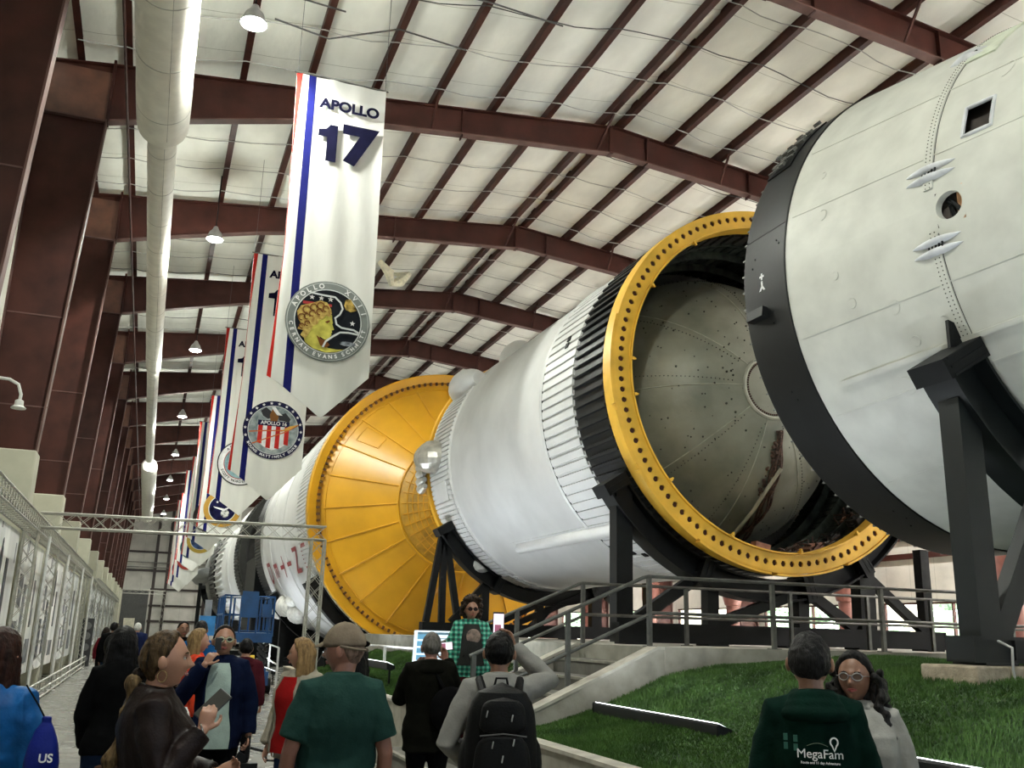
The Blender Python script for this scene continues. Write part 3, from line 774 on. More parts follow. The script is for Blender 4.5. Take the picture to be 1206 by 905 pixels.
# window frame
FRM = mat('pale_window_trim', (.62, .63, .66), .35)
m = MB()
P = [(6.34, 159.5), (6.34, 166.8), (6.66, 166.8), (6.66, 159.5)]
pts = []
for (ya, da), (yb, db) in zip(P, P[1:] + P[:1]):
    for q in np.linspace(0, 1, 6)[:-1]: pts.append(on_cyl(X4, Z4, Rc(ya + (yb - ya) * q), ya + (yb - ya) * q, da + (db - da) * q, .005))
obj('window_trim', MB().tube(pts, .022, 8, closed=True), FRM, ts)
m = MB()
for _ in range(14):
    a = on_cyl(X4, Z4, Rc(6.5), rng.uniform(6.3, 6.7), rng.uniform(158, 168), -rng.uniform(.16, .35)); b = a + Vector((rng.uniform(-.1, .3), rng.uniform(-.2, .2), rng.uniform(-.3, .1))); m.tube([a, b], rng.uniform(.015, .03), 5)
obj('inner_strut', m, mat('dim_strut', (.10, .10, .09), .5), ts)
# joint band with two rivet rows
m = cyl_patch(X4, Z4, lambda y: Rc(y), 6.99, 7.10, 90, 176, .018, 40, 1); obj('joint_band', m, CREAMY, ts)
m = cyl_patch(X4, Z4, lambda y: Rc(y), 6.99, 7.10, 186, 262, .018, 40, 1); obj('joint_band', m, CREAMY, ts)
m = MB()
for d in np.arange(92, 261, .9):
    if 176.5 < d < 185.5: continue
    for y in (7.02, 7.07): m.ball(on_cyl(X4, Z4, Rc(y), y, d, .018), .008, 5, 3)
obj('joint_rivets', m, RIV, ts)
obj('joint_gap', MB().tube([on_cyl(X4, Z4, Rc(6.985), 6.985, d, .001) for d in np.arange(92, 176, 2)], .005, 4).tube([on_cyl(X4, Z4, Rc(6.985), 6.985, d, .001) for d in np.arange(186, 262, 2)], .005, 4), RIV, ts)
# lens shaped hinge fairings above and below the porthole, one more at the top
for d, L in ((172.3, .62), (188.5, .60), (137, .5)):
    for s in (-1, 1):
        A = []
        for q in np.linspace(0, 1, 11):
            y = 7.03 + L * (q - .5); w = math.sin(PI * q) ** .8
            A.append([tuple(on_cyl(X4, Z4, Rc(y) - .004, y, d + s * 1.05 + .9 * w * math.cos(a), .07 * w * math.sin(a))) for a in np.linspace(0, PI, 9)])
        obj('hinge_fairing', MB().rings(A, wrap=False, close_ends=False), FRM, ts, angle=50)
    m = MB()
    for i in range(5): m.tube([on_cyl(X4, Z4, Rc(7), 7.12 - .045 * i, d - .9, .02), on_cyl(X4, Z4, Rc(7), 7.12 - .045 * i, d + .9, .03)], .012, 5)
    obj('hinge_bracket', m, BLACKS, ts)
part_label(obj('patched_panel', cyl_patch(X4, Z4, lambda y: Rc(y), 6.62, 7.0, 126, 141, .02, 6, 2), mat('pale_green_patch', (.60, .64, .52), .5), ts), 'pale patched skin panel')
# raised skin details
m = MB()
for d in (150, 168, 196, 214, 232):
    m.add(*(lambda g: (g.v, g.f))(cyl_patch(X4, Z4, lambda y: Rc(y), 3.0, 9.0, d, d + .35, .006, 1, 14)))
obj('lengthwise_lap_seam', m, CREAMY, ts)
part_label(obj('raised_conduit_cover', cyl_patch(X4, Z4, lambda y: Rc(y), 6.2, 8.7, 207.5, 208.6, .03, 2, 6), CREAMY, ts), 'long raised strip low on the cone')
for (y, d, r) in ((8.5, 171, .07), (8.2, 193, .06), (7.7, 197, .08), (7.95, 213, .11), (7.6, 205, .06), (6.3, 152, .1), (8.6, 160, .05), (7.2, 203, .05), (8.35, 186, .05)):
    c = on_cyl(X4, Z4, Rc(y), y, d, .002); n = (c - Vector((X4, y, Z4))).normalized(); tt = Vector((0, 1, 0)); u = n.cross(tt)
    obj('round_access_cover', MB().tube([c + (tt * math.cos(a) + u * math.sin(a)) * r for a in np.linspace(0, 2 * PI, 17)[:-1]], .004, 5, closed=True), CREAMY, ts)
m = MB()
for (y, d) in ((9.4, 188), (9.42, 190.5), (9.5, 206), (9.46, 208), (9.75, 176), (9.7, 174), (9.2, 173.2), (9.25, 172.2), (9.35, 240), (9.3, 243), (9.4, 246)): m.ball(on_cyl(X4, Z4, R4 + .02, y, d), .014, 6, 4)
obj('band_fastener', m, BLACKS, ts)
part_label(obj('band_box', MB().box(on_cyl(X4, Z4, R4 + .05, 9.66, -172.5), (.12, .34, .13), Matrix.Rotation(.12, 3, 'Y')), IU, ts, smooth=False), 'small black box on the band')
m = cyl_patch(X4, Z4, lambda y: R4 + .02, 9.30, 9.31, 150, 171, .006, 6, 1); 
m = cyl_patch(X4, Z4, lambda y: R4 + .02, 9.1, 9.92, 168.6, 168.8, .006, 1, 1); obj('band_joint', m, BLACKS, ts)
# open hatch recess near the top of the band
m = MB()
for _ in range(46):
    y = rng.uniform(9.45, 9.9); d = rng.uniform(133, 149); p = on_cyl(X4, Z4, R4 + rng.uniform(.03, .09), y, d); m.box(p, (rng.uniform(.02, .05), rng.uniform(.05, .14), rng.uniform(.02, .07)), Matrix.Rotation(-math.radians(d), 3, 'Y'))
obj('exposed_hatch_fittings', m, mat('grey_fittings', (.12, .12, .11), .5), ts, smooth=False)
obj('hatch_recess', cyl_patch(X4, Z4, lambda y: R4 + .02, 9.42, 9.92, 132, 150, .02, 8, 1), BLACKS, ts)
# +Y marking
def surf_text(body, y, deg, size, R, parent, m_, rot, xc=X4, zc=Z4, sx=1.0, bold=.0, name='lettering'):
    a = math.radians(deg); n = Vector((math.cos(a), 0, math.sin(a))); ax = Vector((0, -1, 0)); up = n.cross(ax)
    p = on_cyl(xc, zc, R, y, deg, .004)
    Mx = Matrix((ax, up, n)).transposed().to_4x4(); Mx.translation = p - parent.location
    return text_part(name, body, size, m_, parent, Mx @ Matrix.Rotation(rot, 4, 'Z'), bold=bold, sx=sx)
surf_text('+', 9.55, 179.2, .16, R4 + .02, ts, WHITEINK, 0, bold=.006)
surf_text('Y', 9.55, -178.9, .17, R4 + .02, ts, WHITEINK, PI, bold=.006)

# ---------------- S-II: second stage with yellow nose bulkhead
X2, Z2, R2 = 9.87, 6.01, 5.03
t2 = thing('rocket_second_stage', 'giant white rocket stage with a ribbed yellow end cone and red vertical lettering', 'rocket stage', (X2, 40, Z2 - R2))
obj('yellow_rim', lathe(X2, Z2, [(33.25, R2 + .02), (32.9, R2 + .05), (32.82, R2 + .04), (32.8, R2 - .02), (32.84, 4.74), (32.9, 4.72), (32.9, 4.60)], 192), YELLOW2, t2, angle=25)
m = MB()
for k in range(132):
    d = 360 * k / 132; m.box(on_cyl(X2, Z2, 4.70, 32.80, d), (.11, .10, .07), Matrix.Rotation(-math.radians(d), 3, 'Y'))
nb = mat('dark_brown_notch', (.10, .04, .01), .7)  # dark brown boxes for the notches round the rim
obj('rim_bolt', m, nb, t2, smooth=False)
cone = obj('yellow_end_cone', lathe(X2, Z2, [(32.9, 4.60), (32.86, 4.5), (31.1, 2.28)], 192), YELLOW2, t2, angle=25)
m = MB()
def conept(r, d, off=0): return on_cyl(X2, Z2, r, 31.1 + (32.86 - 31.1) * (r - 2.28) / (4.5 - 2.28) - off, d)
for k in range(24):
    d = 15 * k + 3
    m.tube([conept(4.5, d, .02), conept(3.4, d, .035), conept(2.3, d, .02)], .028, 6)
m.tube([conept(2.3, a, .03) for a in range(0, 360, 5)], .045, 6, closed=True)
m.tube([conept(4.45, a, .01) for a in range(0, 360, 4)], .02, 6, closed=True)
obj('radial_rib', m, YELLOW2, cone)
inner = obj('inner_ribbed_dome', lathe(X2, Z2, [(31.1, 2.28), (31.0, 2.2), (30.75, 1.6), (30.55, .9), (30.5, .02)], 96), mat('dark_ochre_dome', (.50, .27, .02), .5, var=.2, vscale=3), t2)  # inner dome in a darker yellow than the outer cone
m = MB()
for r in np.arange(.5, 2.2, .17):
    y = np.interp(r, [.02, .9, 1.6, 2.2], [30.5, 30.55, 30.75, 31.0]); m.tube([on_cyl(X2, Z2, r, y - .01, a) for a in range(0, 360, 8)], .018, 5, closed=True)
for k in range(36):
    m.tube([on_cyl(X2, Z2, r, np.interp(r, [.02, .9, 1.6, 2.2], [30.5, 30.55, 30.75, 31.0]) - .015, 10 * k + 3) for r in (.4, .9, 1.6, 2.2)], .02, 5)
obj('dome_ribs', m, YELLOW2, inner)
c = [conept(4.2, 148, .01), conept(4.2, 139.5, .01), conept(3.55, 138.8, .01), conept(3.45, 139.6, .01), conept(3.45, 147, .01)]
part_label(obj('access_hatch', MB().tube(c, .02, 6, closed=True), YELLOW2, cone), 'rounded access hatch outline')
obj('forward_ribbed_skirt', corrugated(X2, Z2, 33.25, 35.4, R2, 216, .05), WHITE, t2, angle=20)
obj('white_body', lathe(X2, Z2, [(35.4, R2), (38.9, R2), (38.92, R2 + .035), (39.2, R2 + .035), (39.22, R2), (43.4, R2), (43.42, R2 + .035), (43.6, R2 + .035), (43.62, R2), (46.6, R2), (46.62, R2 + .05), (46.85, R2 + .05)], 192), WHITE, t2, angle=25)
obj('black_aft_skirt', corrugated(X2, Z2, 46.85, 49.6, R2 - .02, 216, .07), BLACKP, t2, angle=20)
obj('aft_frame', lathe(X2, Z2, [(49.6, R2), (49.7, R2 + .02), (49.7, R2 - .3), (49.3, 4.0), (49.3, 1.2), (50.5, .2)], 96), STEELG, t2)
for (ex, ez) in ((0, 0), (2.2, 2.2), (-2.2, 2.2), (2.2, -2.2), (-2.2, -2.2)):
    g = lathe(X2 + ex, Z2 + ez, [(49.4, .22), (50.2, .3), (50.5, .28), (51.0, .5), (52.0, .85), (52.9, 1.02), (52.9, .98), (51.0, .45), (50.6, .2)], 40)
    obj('engine_nozzle', g, mat('nozzle_metal', (.10, .10, .10), .35, metal=.8), t2)
RED = mat('red_marking_paint', (.28, .02, .025), .5)
for i, ch in enumerate('UNITED'):
    surf_text(ch, 34.6 + 2.05 * i, -159.5 + .3 * i, 1.55, R2 + .03, t2, RED, -PI / 2, X2, Z2, sx=1.0, bold=.01)
FAB = mat('white_wrapped_cloth', (.78, .77, .72), .8, bump=.5, bscale=6)
m = MB()
for c, r in (((5.95, 44.6, 2.7), (.45, 1.3, .5)), ((6.35, 43.4, 2.35), (.5, .9, .45)), ((5.8, 45.8, 2.5), (.35, .7, .4)), ((6.0, 43.2, 2.9), (.25, .9, .3))): m.ball(c, r, 14, 9)
part_label(obj('cloth_wrapped_fitting', m, FAB, t2), 'fitting wrapped in white cloth')

# ---------------- S-IC: first stage far down the hall
t1 = thing('rocket_first_stage', 'farthest white rocket stage with a black ribbed end and engine fins down the hall', 'rocket stage', (X2, 75, Z2 - R2))
obj('front_ribbed_skirt', corrugated(X2, Z2, 58.5, 61.2, R2, 160, .09), mat('dark_ribbed_grey', (.018, .019, .017), .5), t1, angle=20)
obj('front_ring', lathe(X2, Z2, [(58.5, R2), (58.4, R2 + .05), (58.3, R2), (58.3, R2 - .4), (59.5, R2 - .6), (60.0, 4.0), (59.5, 2.5), (59.3, .02)], 96), mat('weathered_grey_ring', (.022, .023, .02), .5), t1)
obj('white_body', lathe(X2, Z2, [(61.2, R2 + .03), (66, R2 + .03), (66.1, R2 + .10), (66.6, R2 + .10), (66.7, R2 + .03), (72, R2 + .03)], 160), WHITE, t1, angle=25)
obj('aft_ribbed_body', corrugated(X2, Z2, 72.0, 78.6, R2 + .03, 72, .12, w=.2), WHITE, t1, angle=20)
obj('black_aft_skirt', corrugated(X2, Z2, 78.6, 85.0, R2, 90, .16), BLACKP, t1, angle=20)
obj('thrust_section', lathe(X2, Z2, [(85, R2), (90.0, R2 + .15), (92, R2 + .2), (92, 4.2), (92.0, .3)], 96), mat('grey_thrust_section', (.16, .17, .165), .45), t1, angle=25)
for d in (180, 235, 125, 305, 55):
    A = []
    for y, r, w in ((84.0, .1, 3), (87.0, .7, 7), (92.0, 1.25, 9), (93.0, 1.3, 9)):
        A.append([tuple(on_cyl(X2, Z2, R2 - .1, y, d + w * math.cos(a), r * math.sin(a))) for a in np.linspace(0, PI, 9)])
    obj('engine_fairing', MB().rings(A, wrap=False, close_ends=False), mat('grey_fairing', (.14, .15, .155), .4), t1)
m = MB()
for (ex, ez) in ((0, 0), (2.6, 2.6), (-2.6, 2.6), (2.6, -2.6), (-2.6, -2.6)):
    obj('engine_nozzle', lathe(X2 + ex, Z2 + ez, [(92, .5), (93, .6), (95, 1.3), (97.4, 1.85), (97.4, 1.8), (93.5, .6)], 40), mat('nozzle_metal', (.1, .1, .1), .35), t1)

# ================================================================== cradles
def arc_beam(xc, zc, y, R0, R1, w, d0, d1, n=30, web=.04, fl=.035):
    m = MB()
    def seg(ra, rb, ya, yb):
        A = []
        for i in range(n + 1):
            d = d0 + (d1 - d0) * i / n
            A.append([tuple(on_cyl(xc, zc, ra, ya, d)), tuple(on_cyl(xc, zc, rb, ya, d)), tuple(on_cyl(xc, zc, rb, yb, d)), tuple(on_cyl(xc, zc, ra, yb, d))])
        m.rings(A)
    seg(R0, R0 + fl, y - w / 2, y + w / 2); seg(R1 - fl, R1, y - w / 2, y + w / 2); seg(R0 + fl, R1 - fl, y - web / 2, y + web / 2)
    return m
def cradle(name, label, xc, zc, y, R0, R1, w, d0, d1, posts, diags, base, zb, blocks, mm=BLACKS, bm=BLACKS):
    t = thing(name, label, 'rocket cradle', (xc, y, zb))
    obj('saddle_arc', arc_beam(xc, zc, y, R0, R1, w, d0, d1), mm, t, angle=30)
    for d in blocks:
        g = MB().box(on_cyl(xc, zc, (R0 + R1) / 2 + .02, y, d), (R1 - R0 + .08, w + .06, .22), Matrix.Rotation(-math.radians(d), 3, 'Y'))
        for q in (-.13, 0, .13): g.box(on_cyl(xc, zc, (R0 + R1) / 2, y - w / 2 - .02, d + q * 12), (R1 - R0, .04, .03), Matrix.Rotation(-math.radians(d), 3, 'Y'))
        obj('saddle_block', g, BLACKS, t, smooth=False)
    for p in posts:
        (xa, za), (xb, zb_), pw = p
        obj('post', MB().beam((xa, y, za), (xb, y, zb_), pw, min(pw, .26), up=(0, 1, 0)), mm, t, smooth=False)
    for (a, b, dw) in diags:
        obj('diagonal_brace', MB().beam((a[0], y - .02, a[1]), (b[0], y - .02, b[1]), dw, .16, up=(0, 1, 0)), mm, t, smooth=False)
    x0, x1, z0, z1 = base
    g = MB().bx(x0, x1, y - .17, y + .17, z1 - .03, z1).bx(x0, x1, y - .17, y + .17, z0, z0 + .03).bx(x0, x1, y - .03, y + .03, z0 + .03, z1 - .03)
    g.bx(x0, x0 + .03, y - .17, y + .17, z0 + .03, z1 - .03).bx(x1 - .03, x1, y - .17, y + .17, z0 + .03, z1 - .03).bx(x0 + .03, x1 - .03, y - .16, y - .14, z0 + .03, z1 - .03)
    obj('base_beam', g, bm, t, smooth=False)
    if zb < z0 - .001:
        for x in np.linspace(x0 + .3, x1 - .3, 5): obj('foot_plate', MB().bx(x - .2, x + .2, y - .2, y + .2, zb, z0), mm, t, smooth=False)
    return t
PZ = 1.63
cradle('rocket_cradle', 'black steel cradle under the yellow bolt ring, standing on the raised concrete deck', X4, Z4, 14.36, 3.44, 3.84, .42, -147, -30,
       [((7.38, 1.98), (7.38, 4.25), .30), ((9.08, 1.98), (9.09, 2.65), .22), ((10.95, 1.98), (10.96, 2.5), .22), ((12.36, 1.98), (12.38, 3.05), .34), ((13.80, 1.98), (13.80, 3.5), .20)],
       [((7.60, 2.0), (8.95, 2.85), .20), ((9.2, 2.0), (10.8, 2.55), .18), ((11.2, 2.55), (12.1, 2.0), .18), ((12.5, 2.9), (13.7, 2.0), .16)],
       (7.25, 14.1, PZ + .03, 1.98), PZ, (-147, -112, -78, -57, -31))
ta = cradle('rocket_cradle', 'black steel cradle with an A-frame under the narrow end of the middle white stage', X4, Z4, 24.3, 3.36, 3.74, .40, -150, -30,
       [((6.83, 1.98), (7.18, 4.3), .16), ((7.25, 1.98), (7.22, 4.3), .16), ((7.70, 1.98), (7.26, 4.3), .16), ((8.42, 1.98), (8.42, 3.1), .20), ((11.67, 1.98), (11.67, 2.75), .30), ((13.32, 1.98), (13.3, 4.3), .2), ((10.0, 1.98), (10.0, 2.6), .2)],
       [((7.5, 2.0), (8.45, 3.05), .16), ((9.3, 2.0), (11.5, 2.9), .16), ((9.9, 2.5), (8.8, 2.0), .14), ((12.0, 2.8), (13.2, 2.0), .14)],
       (6.70, 15.0, PZ + .03, 1.98), PZ, (-149, -115, -68, -31))
cradle('rocket_cradle', 'black steel cradle under the yellow rim of the giant stage', X2, Z2, 33.6, 5.08, 5.55, .5, -150, -30,
       [((6.5, .25), (6.55, 2.0), .3), ((13.2, .25), (13.2, 2.0), .3), ((5.6, .25), (6.5, 1.9), .2)],
       [((6.8, .3), (8.2, 1.0), .2), ((12.9, .3), (11.5, 1.0), .2)], (5.2, 14.5, .02, .28), 0, (-149, -122, -100, -58, -31))
cradle('rocket_cradle', 'black steel cradle under the rear of the giant lettered stage', X2, Z2, 45.4, 5.1, 5.6, .6, -148, -32,
       [((6.0, .25), (6.0, 2.6), .3), ((13.7, .25), (13.7, 2.6), .3)], [((6.2, .3), (8.4, .9), .2)], (5.0, 14.7, .02, .28), 0, (-147, -120, -60, -33))
cradle('rocket_cradle', 'dark cradle under the front of the farthest stage', X2, Z2, 62.2, 5.2, 5.7, .6, -138, -42,
       [((6.0, .25), (6.0, 2.6), .3), ((13.7, .25), (13.7, 2.6), .3)], [((6.2, .3), (8.4, .9), .2)], (5.0, 14.7, .02, .28), 0, (-136, -110, -70, -44), mm=mat('dark_grey_steel', (.05, .052, .05), .5))
cradle('rocket_cradle', 'dark cradle under the engine end of the farthest stage', X2, Z2, 86.5, 5.35, 5.8, .6, -170, -10,
       [((6.0, .25), (6.0, 2.6), .3), ((13.7, .25), (13.7, 2.6), .3), ((4.2, .25), (4.2, 5.2), .3)], [((6.2, .3), (8.4, .9), .2)], (4.0, 15.7, .02, .28), 0, (-168, -125, -55, -12))
# the near cradle around the adapter joint
tn = cradle('rocket_cradle', 'dark green-grey steel cradle with one thick post under the huge cone at the right edge', X4, Z4, 7.12, 3.02, 3.56, .42, -150, -30,
       [((7.50, 1.80), (7.50, 4.16), .27), ((13.06, 1.80), (13.06, 4.16), .27), ((8.75, 1.80), (8.9, 3.0), .2), ((11.8, 1.80), (11.65, 3.0), .2)],
       [((7.66, 1.84), (8.45, 3.2), .22), ((12.9, 1.84), (12.1, 3.2), .22)], (7.22, 13.3, 1.6, 1.84), 1.58, (-149.5, -31), mm=STEELG, bm=STEELG)
obj('lifting_lug', MB().prism([(7.45, 4.72), (7.45, 5.02), (7.72, 4.95), (7.72, 4.80)], 7.10, 7.14, 'y'), BLACKS, tn, smooth=False)
obj('web_box', MB().bx(7.7, 8.05, 6.92, 6.96, 1.63, 1.81), BLACKS, tn, smooth=False)
# stone pads under it
SAND = mat('sandstone_block', (.36, .30, .22), .9, var=.15, vscale=12, bump=.8, bscale=45)
for a, b, lab in ((7.05, 7.46, 'small tan stone block under the thick cradle post on the grass'), (7.49, 9.6, 'long tan stone block beside the small one under the cradle beam'), (11.0, 13.6, 'long tan stone block under the far end of the nearest cradle')):
    o = obj('stone_block', MB().bx(a, b, 6.78, 7.46, 1.33, 1.575), SAND, smooth=False); bv = o.modifiers.new('b', 'BEVEL'); bv.width = .02; bv.segments = 2
    tag(o, lab, 'stone block', 'stone pads under the nearest cradle')
tag(obj('power_cord', MB().tube([(7.5, 6.93, 1.80), (7.48, 6.76, 1.74), (7.46, 6.75, 1.64), (7.44, 6.74, 1.55), (7.46, 6.74, 1.45)], .013, 6), mat('grey_cord', (.4, .4, .38), .6)), 'thin grey cord hanging over the stone blocks', 'cord')

t = thing('black_box', 'large black box standing between the two farthest rocket stages', 'cover', (7.2, 52.4, 0))  # plain black box filling the gap between the stages
o = obj('box_panels', MB().bx(5.0, 9.6, 49.95, 55.0, .3, 5.25), BLACKS, t, smooth=False); bv = o.modifiers.new('b', 'BEVEL'); bv.width = .05; bv.segments = 2
obj('box_skirt', MB().bx(5.1, 9.5, 50.05, 54.9, 0, .3), BLACKS, t, smooth=False)
# ================================================================== raised display area
CX = 3.70
m = MB()
def curb(y0, y1, lab):
    g = MB().bx(CX, CX + .16, y0, y1, 0, .70)
    o = obj('planter_wall', g, CONC, smooth=False); tag(o, lab, 'low wall')
    g = MB().bx(CX - .015, CX + .175, y0, y1, .70, .735); part_label(obj('coping', g, mat('pale_coping', (.40, .375, .32), .8, bump=.2, bscale=30), o, smooth=False), 'paler coping strip')
    return o
curb(-6, 10.95, 'low concrete wall holding back the grass, right of the steps')
curb(13.55, 27.2, 'low concrete wall holding back the grass, left of the steps')
GX = [3.85, 4.56, 5.0, 5.38, 5.87, 6.22, 7.0, 7.8, 9.0, 30]
GZ = [.64, .69, .81, .92, 1.09, 1.24, 1.42, 1.50, 1.53, 1.53]
def gz(x, y):
    z = float(np.interp(x, GX, GZ))
    return z + .018 * math.sin(x * 2.3 + y * 1.1) + .012 * math.sin(y * 2.9 - x) 
TURF = mat('turf_backing', (.022, .055, .012), .9, var=.3, vscale=8, bump=.6, bscale=60)
def berm(x0, x1, y0, y1):
    xs = np.arange(x0, x1 + .01, .2); ys = np.arange(y0, y1 + .01, .2); n = len(xs)
    vs = [(x, y, gz(x, y)) for y in ys for x in xs]
    fs = [(j * n + i, j * n + i + 1, (j + 1) * n + i + 1, (j + 1) * n + i) for j in range(len(ys) - 1) for i in range(n - 1)]
    return MB().add(vs, fs)
struct('ground_right', berm(3.86, 16.0, -6, 11.0), TURF, smooth=True)
struct('ground_left', berm(3.86, 6.2, 13.7, 27.2), TURF, smooth=True)
# turf blades: nobody could count them
def blades(name, boxes, label):
    V = []; 
    for (x0, x1, y0, y1, n) in boxes:
        x = rng.uniform(x0, x1, n); y = rng.uniform(y0, y1, n)
        z = np.interp(x, GX, GZ) + .018 * np.sin(x * 2.3 + y * 1.1) + .012 * np.sin(y * 2.9 - x)
        a = rng.uniform(0, 2 * PI, n); h = rng.uniform(.022, .045, n) * (1 + .35 * np.sin(x * 1.7 + 2 * np.sin(y))); w = .0035 + .0006 * np.maximum(y, 3)
        lx = rng.normal(-.006, .012, n); ly = rng.normal(-.01, .012, n)
        p0 = np.stack([x - w * np.cos(a), y - w * np.sin(a), z - .004], 1); p1 = np.stack([x + w * np.cos(a), y + w * np.sin(a), z - .004], 1); p2 = np.stack([x + lx, y + ly, z + h], 1)
        V.append(np.stack([p0, p1, p2], 1).reshape(-1, 3))
    V = np.concatenate(V); n = len(V) // 3
    me = bpy.data.meshes.new(name); me.vertices.add(len(V)); me.vertices.foreach_set('co', V.astype(np.float32).ravel())
    me.loops.add(len(V)); me.loops.foreach_set('vertex_index', np.arange(len(V), dtype=np.int32))
    me.polygons.add(n); me.polygons.foreach_set('loop_start', np.arange(0, len(V), 3, dtype=np.int32))
    me.update(); me.validate()
    me.materials.append(mat('turf_blade_green', (.085, .175, .034), .55, var=.45, vscale=2.2, col2=(.032, .080, .014)))
    o = bpy.data.objects.new(name, me); C.objects.link(o); tag(o, label, 'grass', kind='stuff'); return o
blades('grass', [(3.91, 6.2, 2.5, 10.95, 76000), (6.2, 9.5, 3.0, 10.95, 74000), (9.5, 14, 5.5, 10.95, 34000)], 'green artificial turf sloping up to the concrete deck, right of the steps')
blades('grass', [(3.91, 6.18, 13.75, 27, 52000)], 'green artificial turf slope left of the steps')
# deck
m = MB().bx(6.2, 25.9, 11.0, 29.0, .0, PZ)
struct('floor_deck', m, mat('deck_concrete', (.26, .25, .21), .8, var=.15, vscale=3, bump=.3, bscale=20))
# steps
t = thing('concrete_steps', 'grey concrete steps climbing from the floor to the raised deck', 'steps', (4.9, 12.3, 0))
RUN, NR = (6.2 - 3.72) / 7, 8
nose = [6.2 - .42 * k for k in range(1, 8)]
for k in range(1, 8):
    x0 = max(6.2 - .42 * k, 3.2); z = PZ - .204 * k
    g = MB().bx(x0, 6.2 - .42 * (k - 1), 11.22, 13.45, 0, z); obj('tread', g, CONCD, t, smooth=False)
    obj('nosing', MB().bx(x0 - .012, x0 + .05, 11.22, 13.45, z - .03, z + .004), mat('pale_nosing', (.22, .21, .175), .8), t, smooth=False)
for nm, y0, y1, lab in (('stair_side_wall', 10.97, 11.22, 'sloping concrete side wall of the steps, nearer the camera'), ('stair_side_wall', 13.45, 13.67, 'sloping concrete side wall on the far side of the steps')):
    P = [(CX, 0), (6.32, 0), (6.32, 1.60), (6.15, 1.60), (4.15, .70), (CX, .70)]
    o = obj(nm, MB().prism(P, y0, y1, 'y'), CONC, smooth=False); tag(o, lab, 'low wall')
    P = [(CX, .70), (4.15, .70), (6.15, 1.60), (6.32, 1.60), (6.32, 1.635), (6.14, 1.635), (4.14, .735), (CX, .735)]
    obj('coping', MB().prism(P, y0 - .012, y1 + .012, 'y'), mat('pale_coping', (.40, .375, .32), .8), o, smooth=False)
# rough concrete toe of the deck edge (front lip)
struct('trim_1', MB().bx(6.25, 25.9, 10.955, 11.02, 1.0, PZ + .004), CONC)
# rails
def rail(name, lab, runs, posts, mm=GALV, r=.024, grp=None):
    t = thing(name, lab, 'railing', tuple(runs[0][1][0]), group=grp)
    for nm, P in runs: obj(nm, MB().tube(P, r, 10), mm, t)
    for (x, y, z0, z1) in posts:
        obj('post', MB().bx(x - .028, x + .028, y - .028, y + .028, z0, z1).bx(x - .07, x + .07, y - .07, y + .07, z0, z0 + .012), mm, t, smooth=False)
    return t
yn, yf = 11.30, 13.50
rail('deck_railing', 'grey steel railing beside the steps and along the near edge of the deck',
     [('top_rail', [(3.75, yn, 1.47), (6.13, yn, 2.51), (6.22, yn, 2.53), (12.0, yn, 2.53), (20.0, yn, 2.53)]), ('mid_rail', [(3.9, yn, 1.02), (6.22, yn, 2.04)]), ('mid_rail', [(6.22, yn, 2.06), (20, yn, 2.06)])],
     [(6.22, yn, PZ, 2.52), (5.05, yn, 1.02, 2.03), (3.8, yn, .25, 1.48), (8.16, yn, PZ, 2.52), (10.05, yn, PZ, 2.52), (12.0, yn, PZ, 2.52), (13.9, yn, PZ, 2.52), (15.8, yn, PZ, 2.52), (17.7, yn, PZ, 2.52)])
rail('deck_railing', 'grey steel railing on the far side of the steps, before the black cradle',
     [('top_rail', [(3.75, yf, 1.47), (6.2, yf, 2.51), (6.28, yf, 2.53), (20.0, yf, 2.53)]), ('mid_rail', [(3.9, yf, 1.02), (6.28, yf, 2.04)]), ('mid_rail', [(6.28, yf, 2.06), (20, yf, 2.06)])],
     [(6.28, yf, PZ, 2.52), (5.2, yf, 1.2, 2.1), (8.1, yf, PZ, 2.52), (10.1, yf, PZ, 2.52), (11.7, yf, PZ, 2.52), (13.1, yf, PZ, 2.52), (15.0, yf, PZ, 2.52), (17.5, yf, PZ, 2.52)])
WR = mat('white_rail_paint', (.62, .62, .60), .4)
rail('guard_rail', 'white guard rail beyond the grass left of the steps', [('top_rail', [(5.25, 18.6, 1.40), (5.25, 27.5, 1.38)])], [(5.25, 18.8, .9, 1.38), (5.25, 22.0, .9, 1.38), (5.25, 24.9, .9, 1.38), (5.25, 27.4, .9, 1.38)], WR)
rail('guard_rail', 'white guard rail under the lettered rocket stage', [('top_rail', [(3.9, 30, 1.15), (4.6, 40, 1.15)]), ('mid_rail', [(3.9, 30, .65), (4.6, 40, .65)])], [(3.9, 30, 0, 1.15), (4.25, 35, 0, 1.15), (4.6, 40, 0, 1.15)], WR)
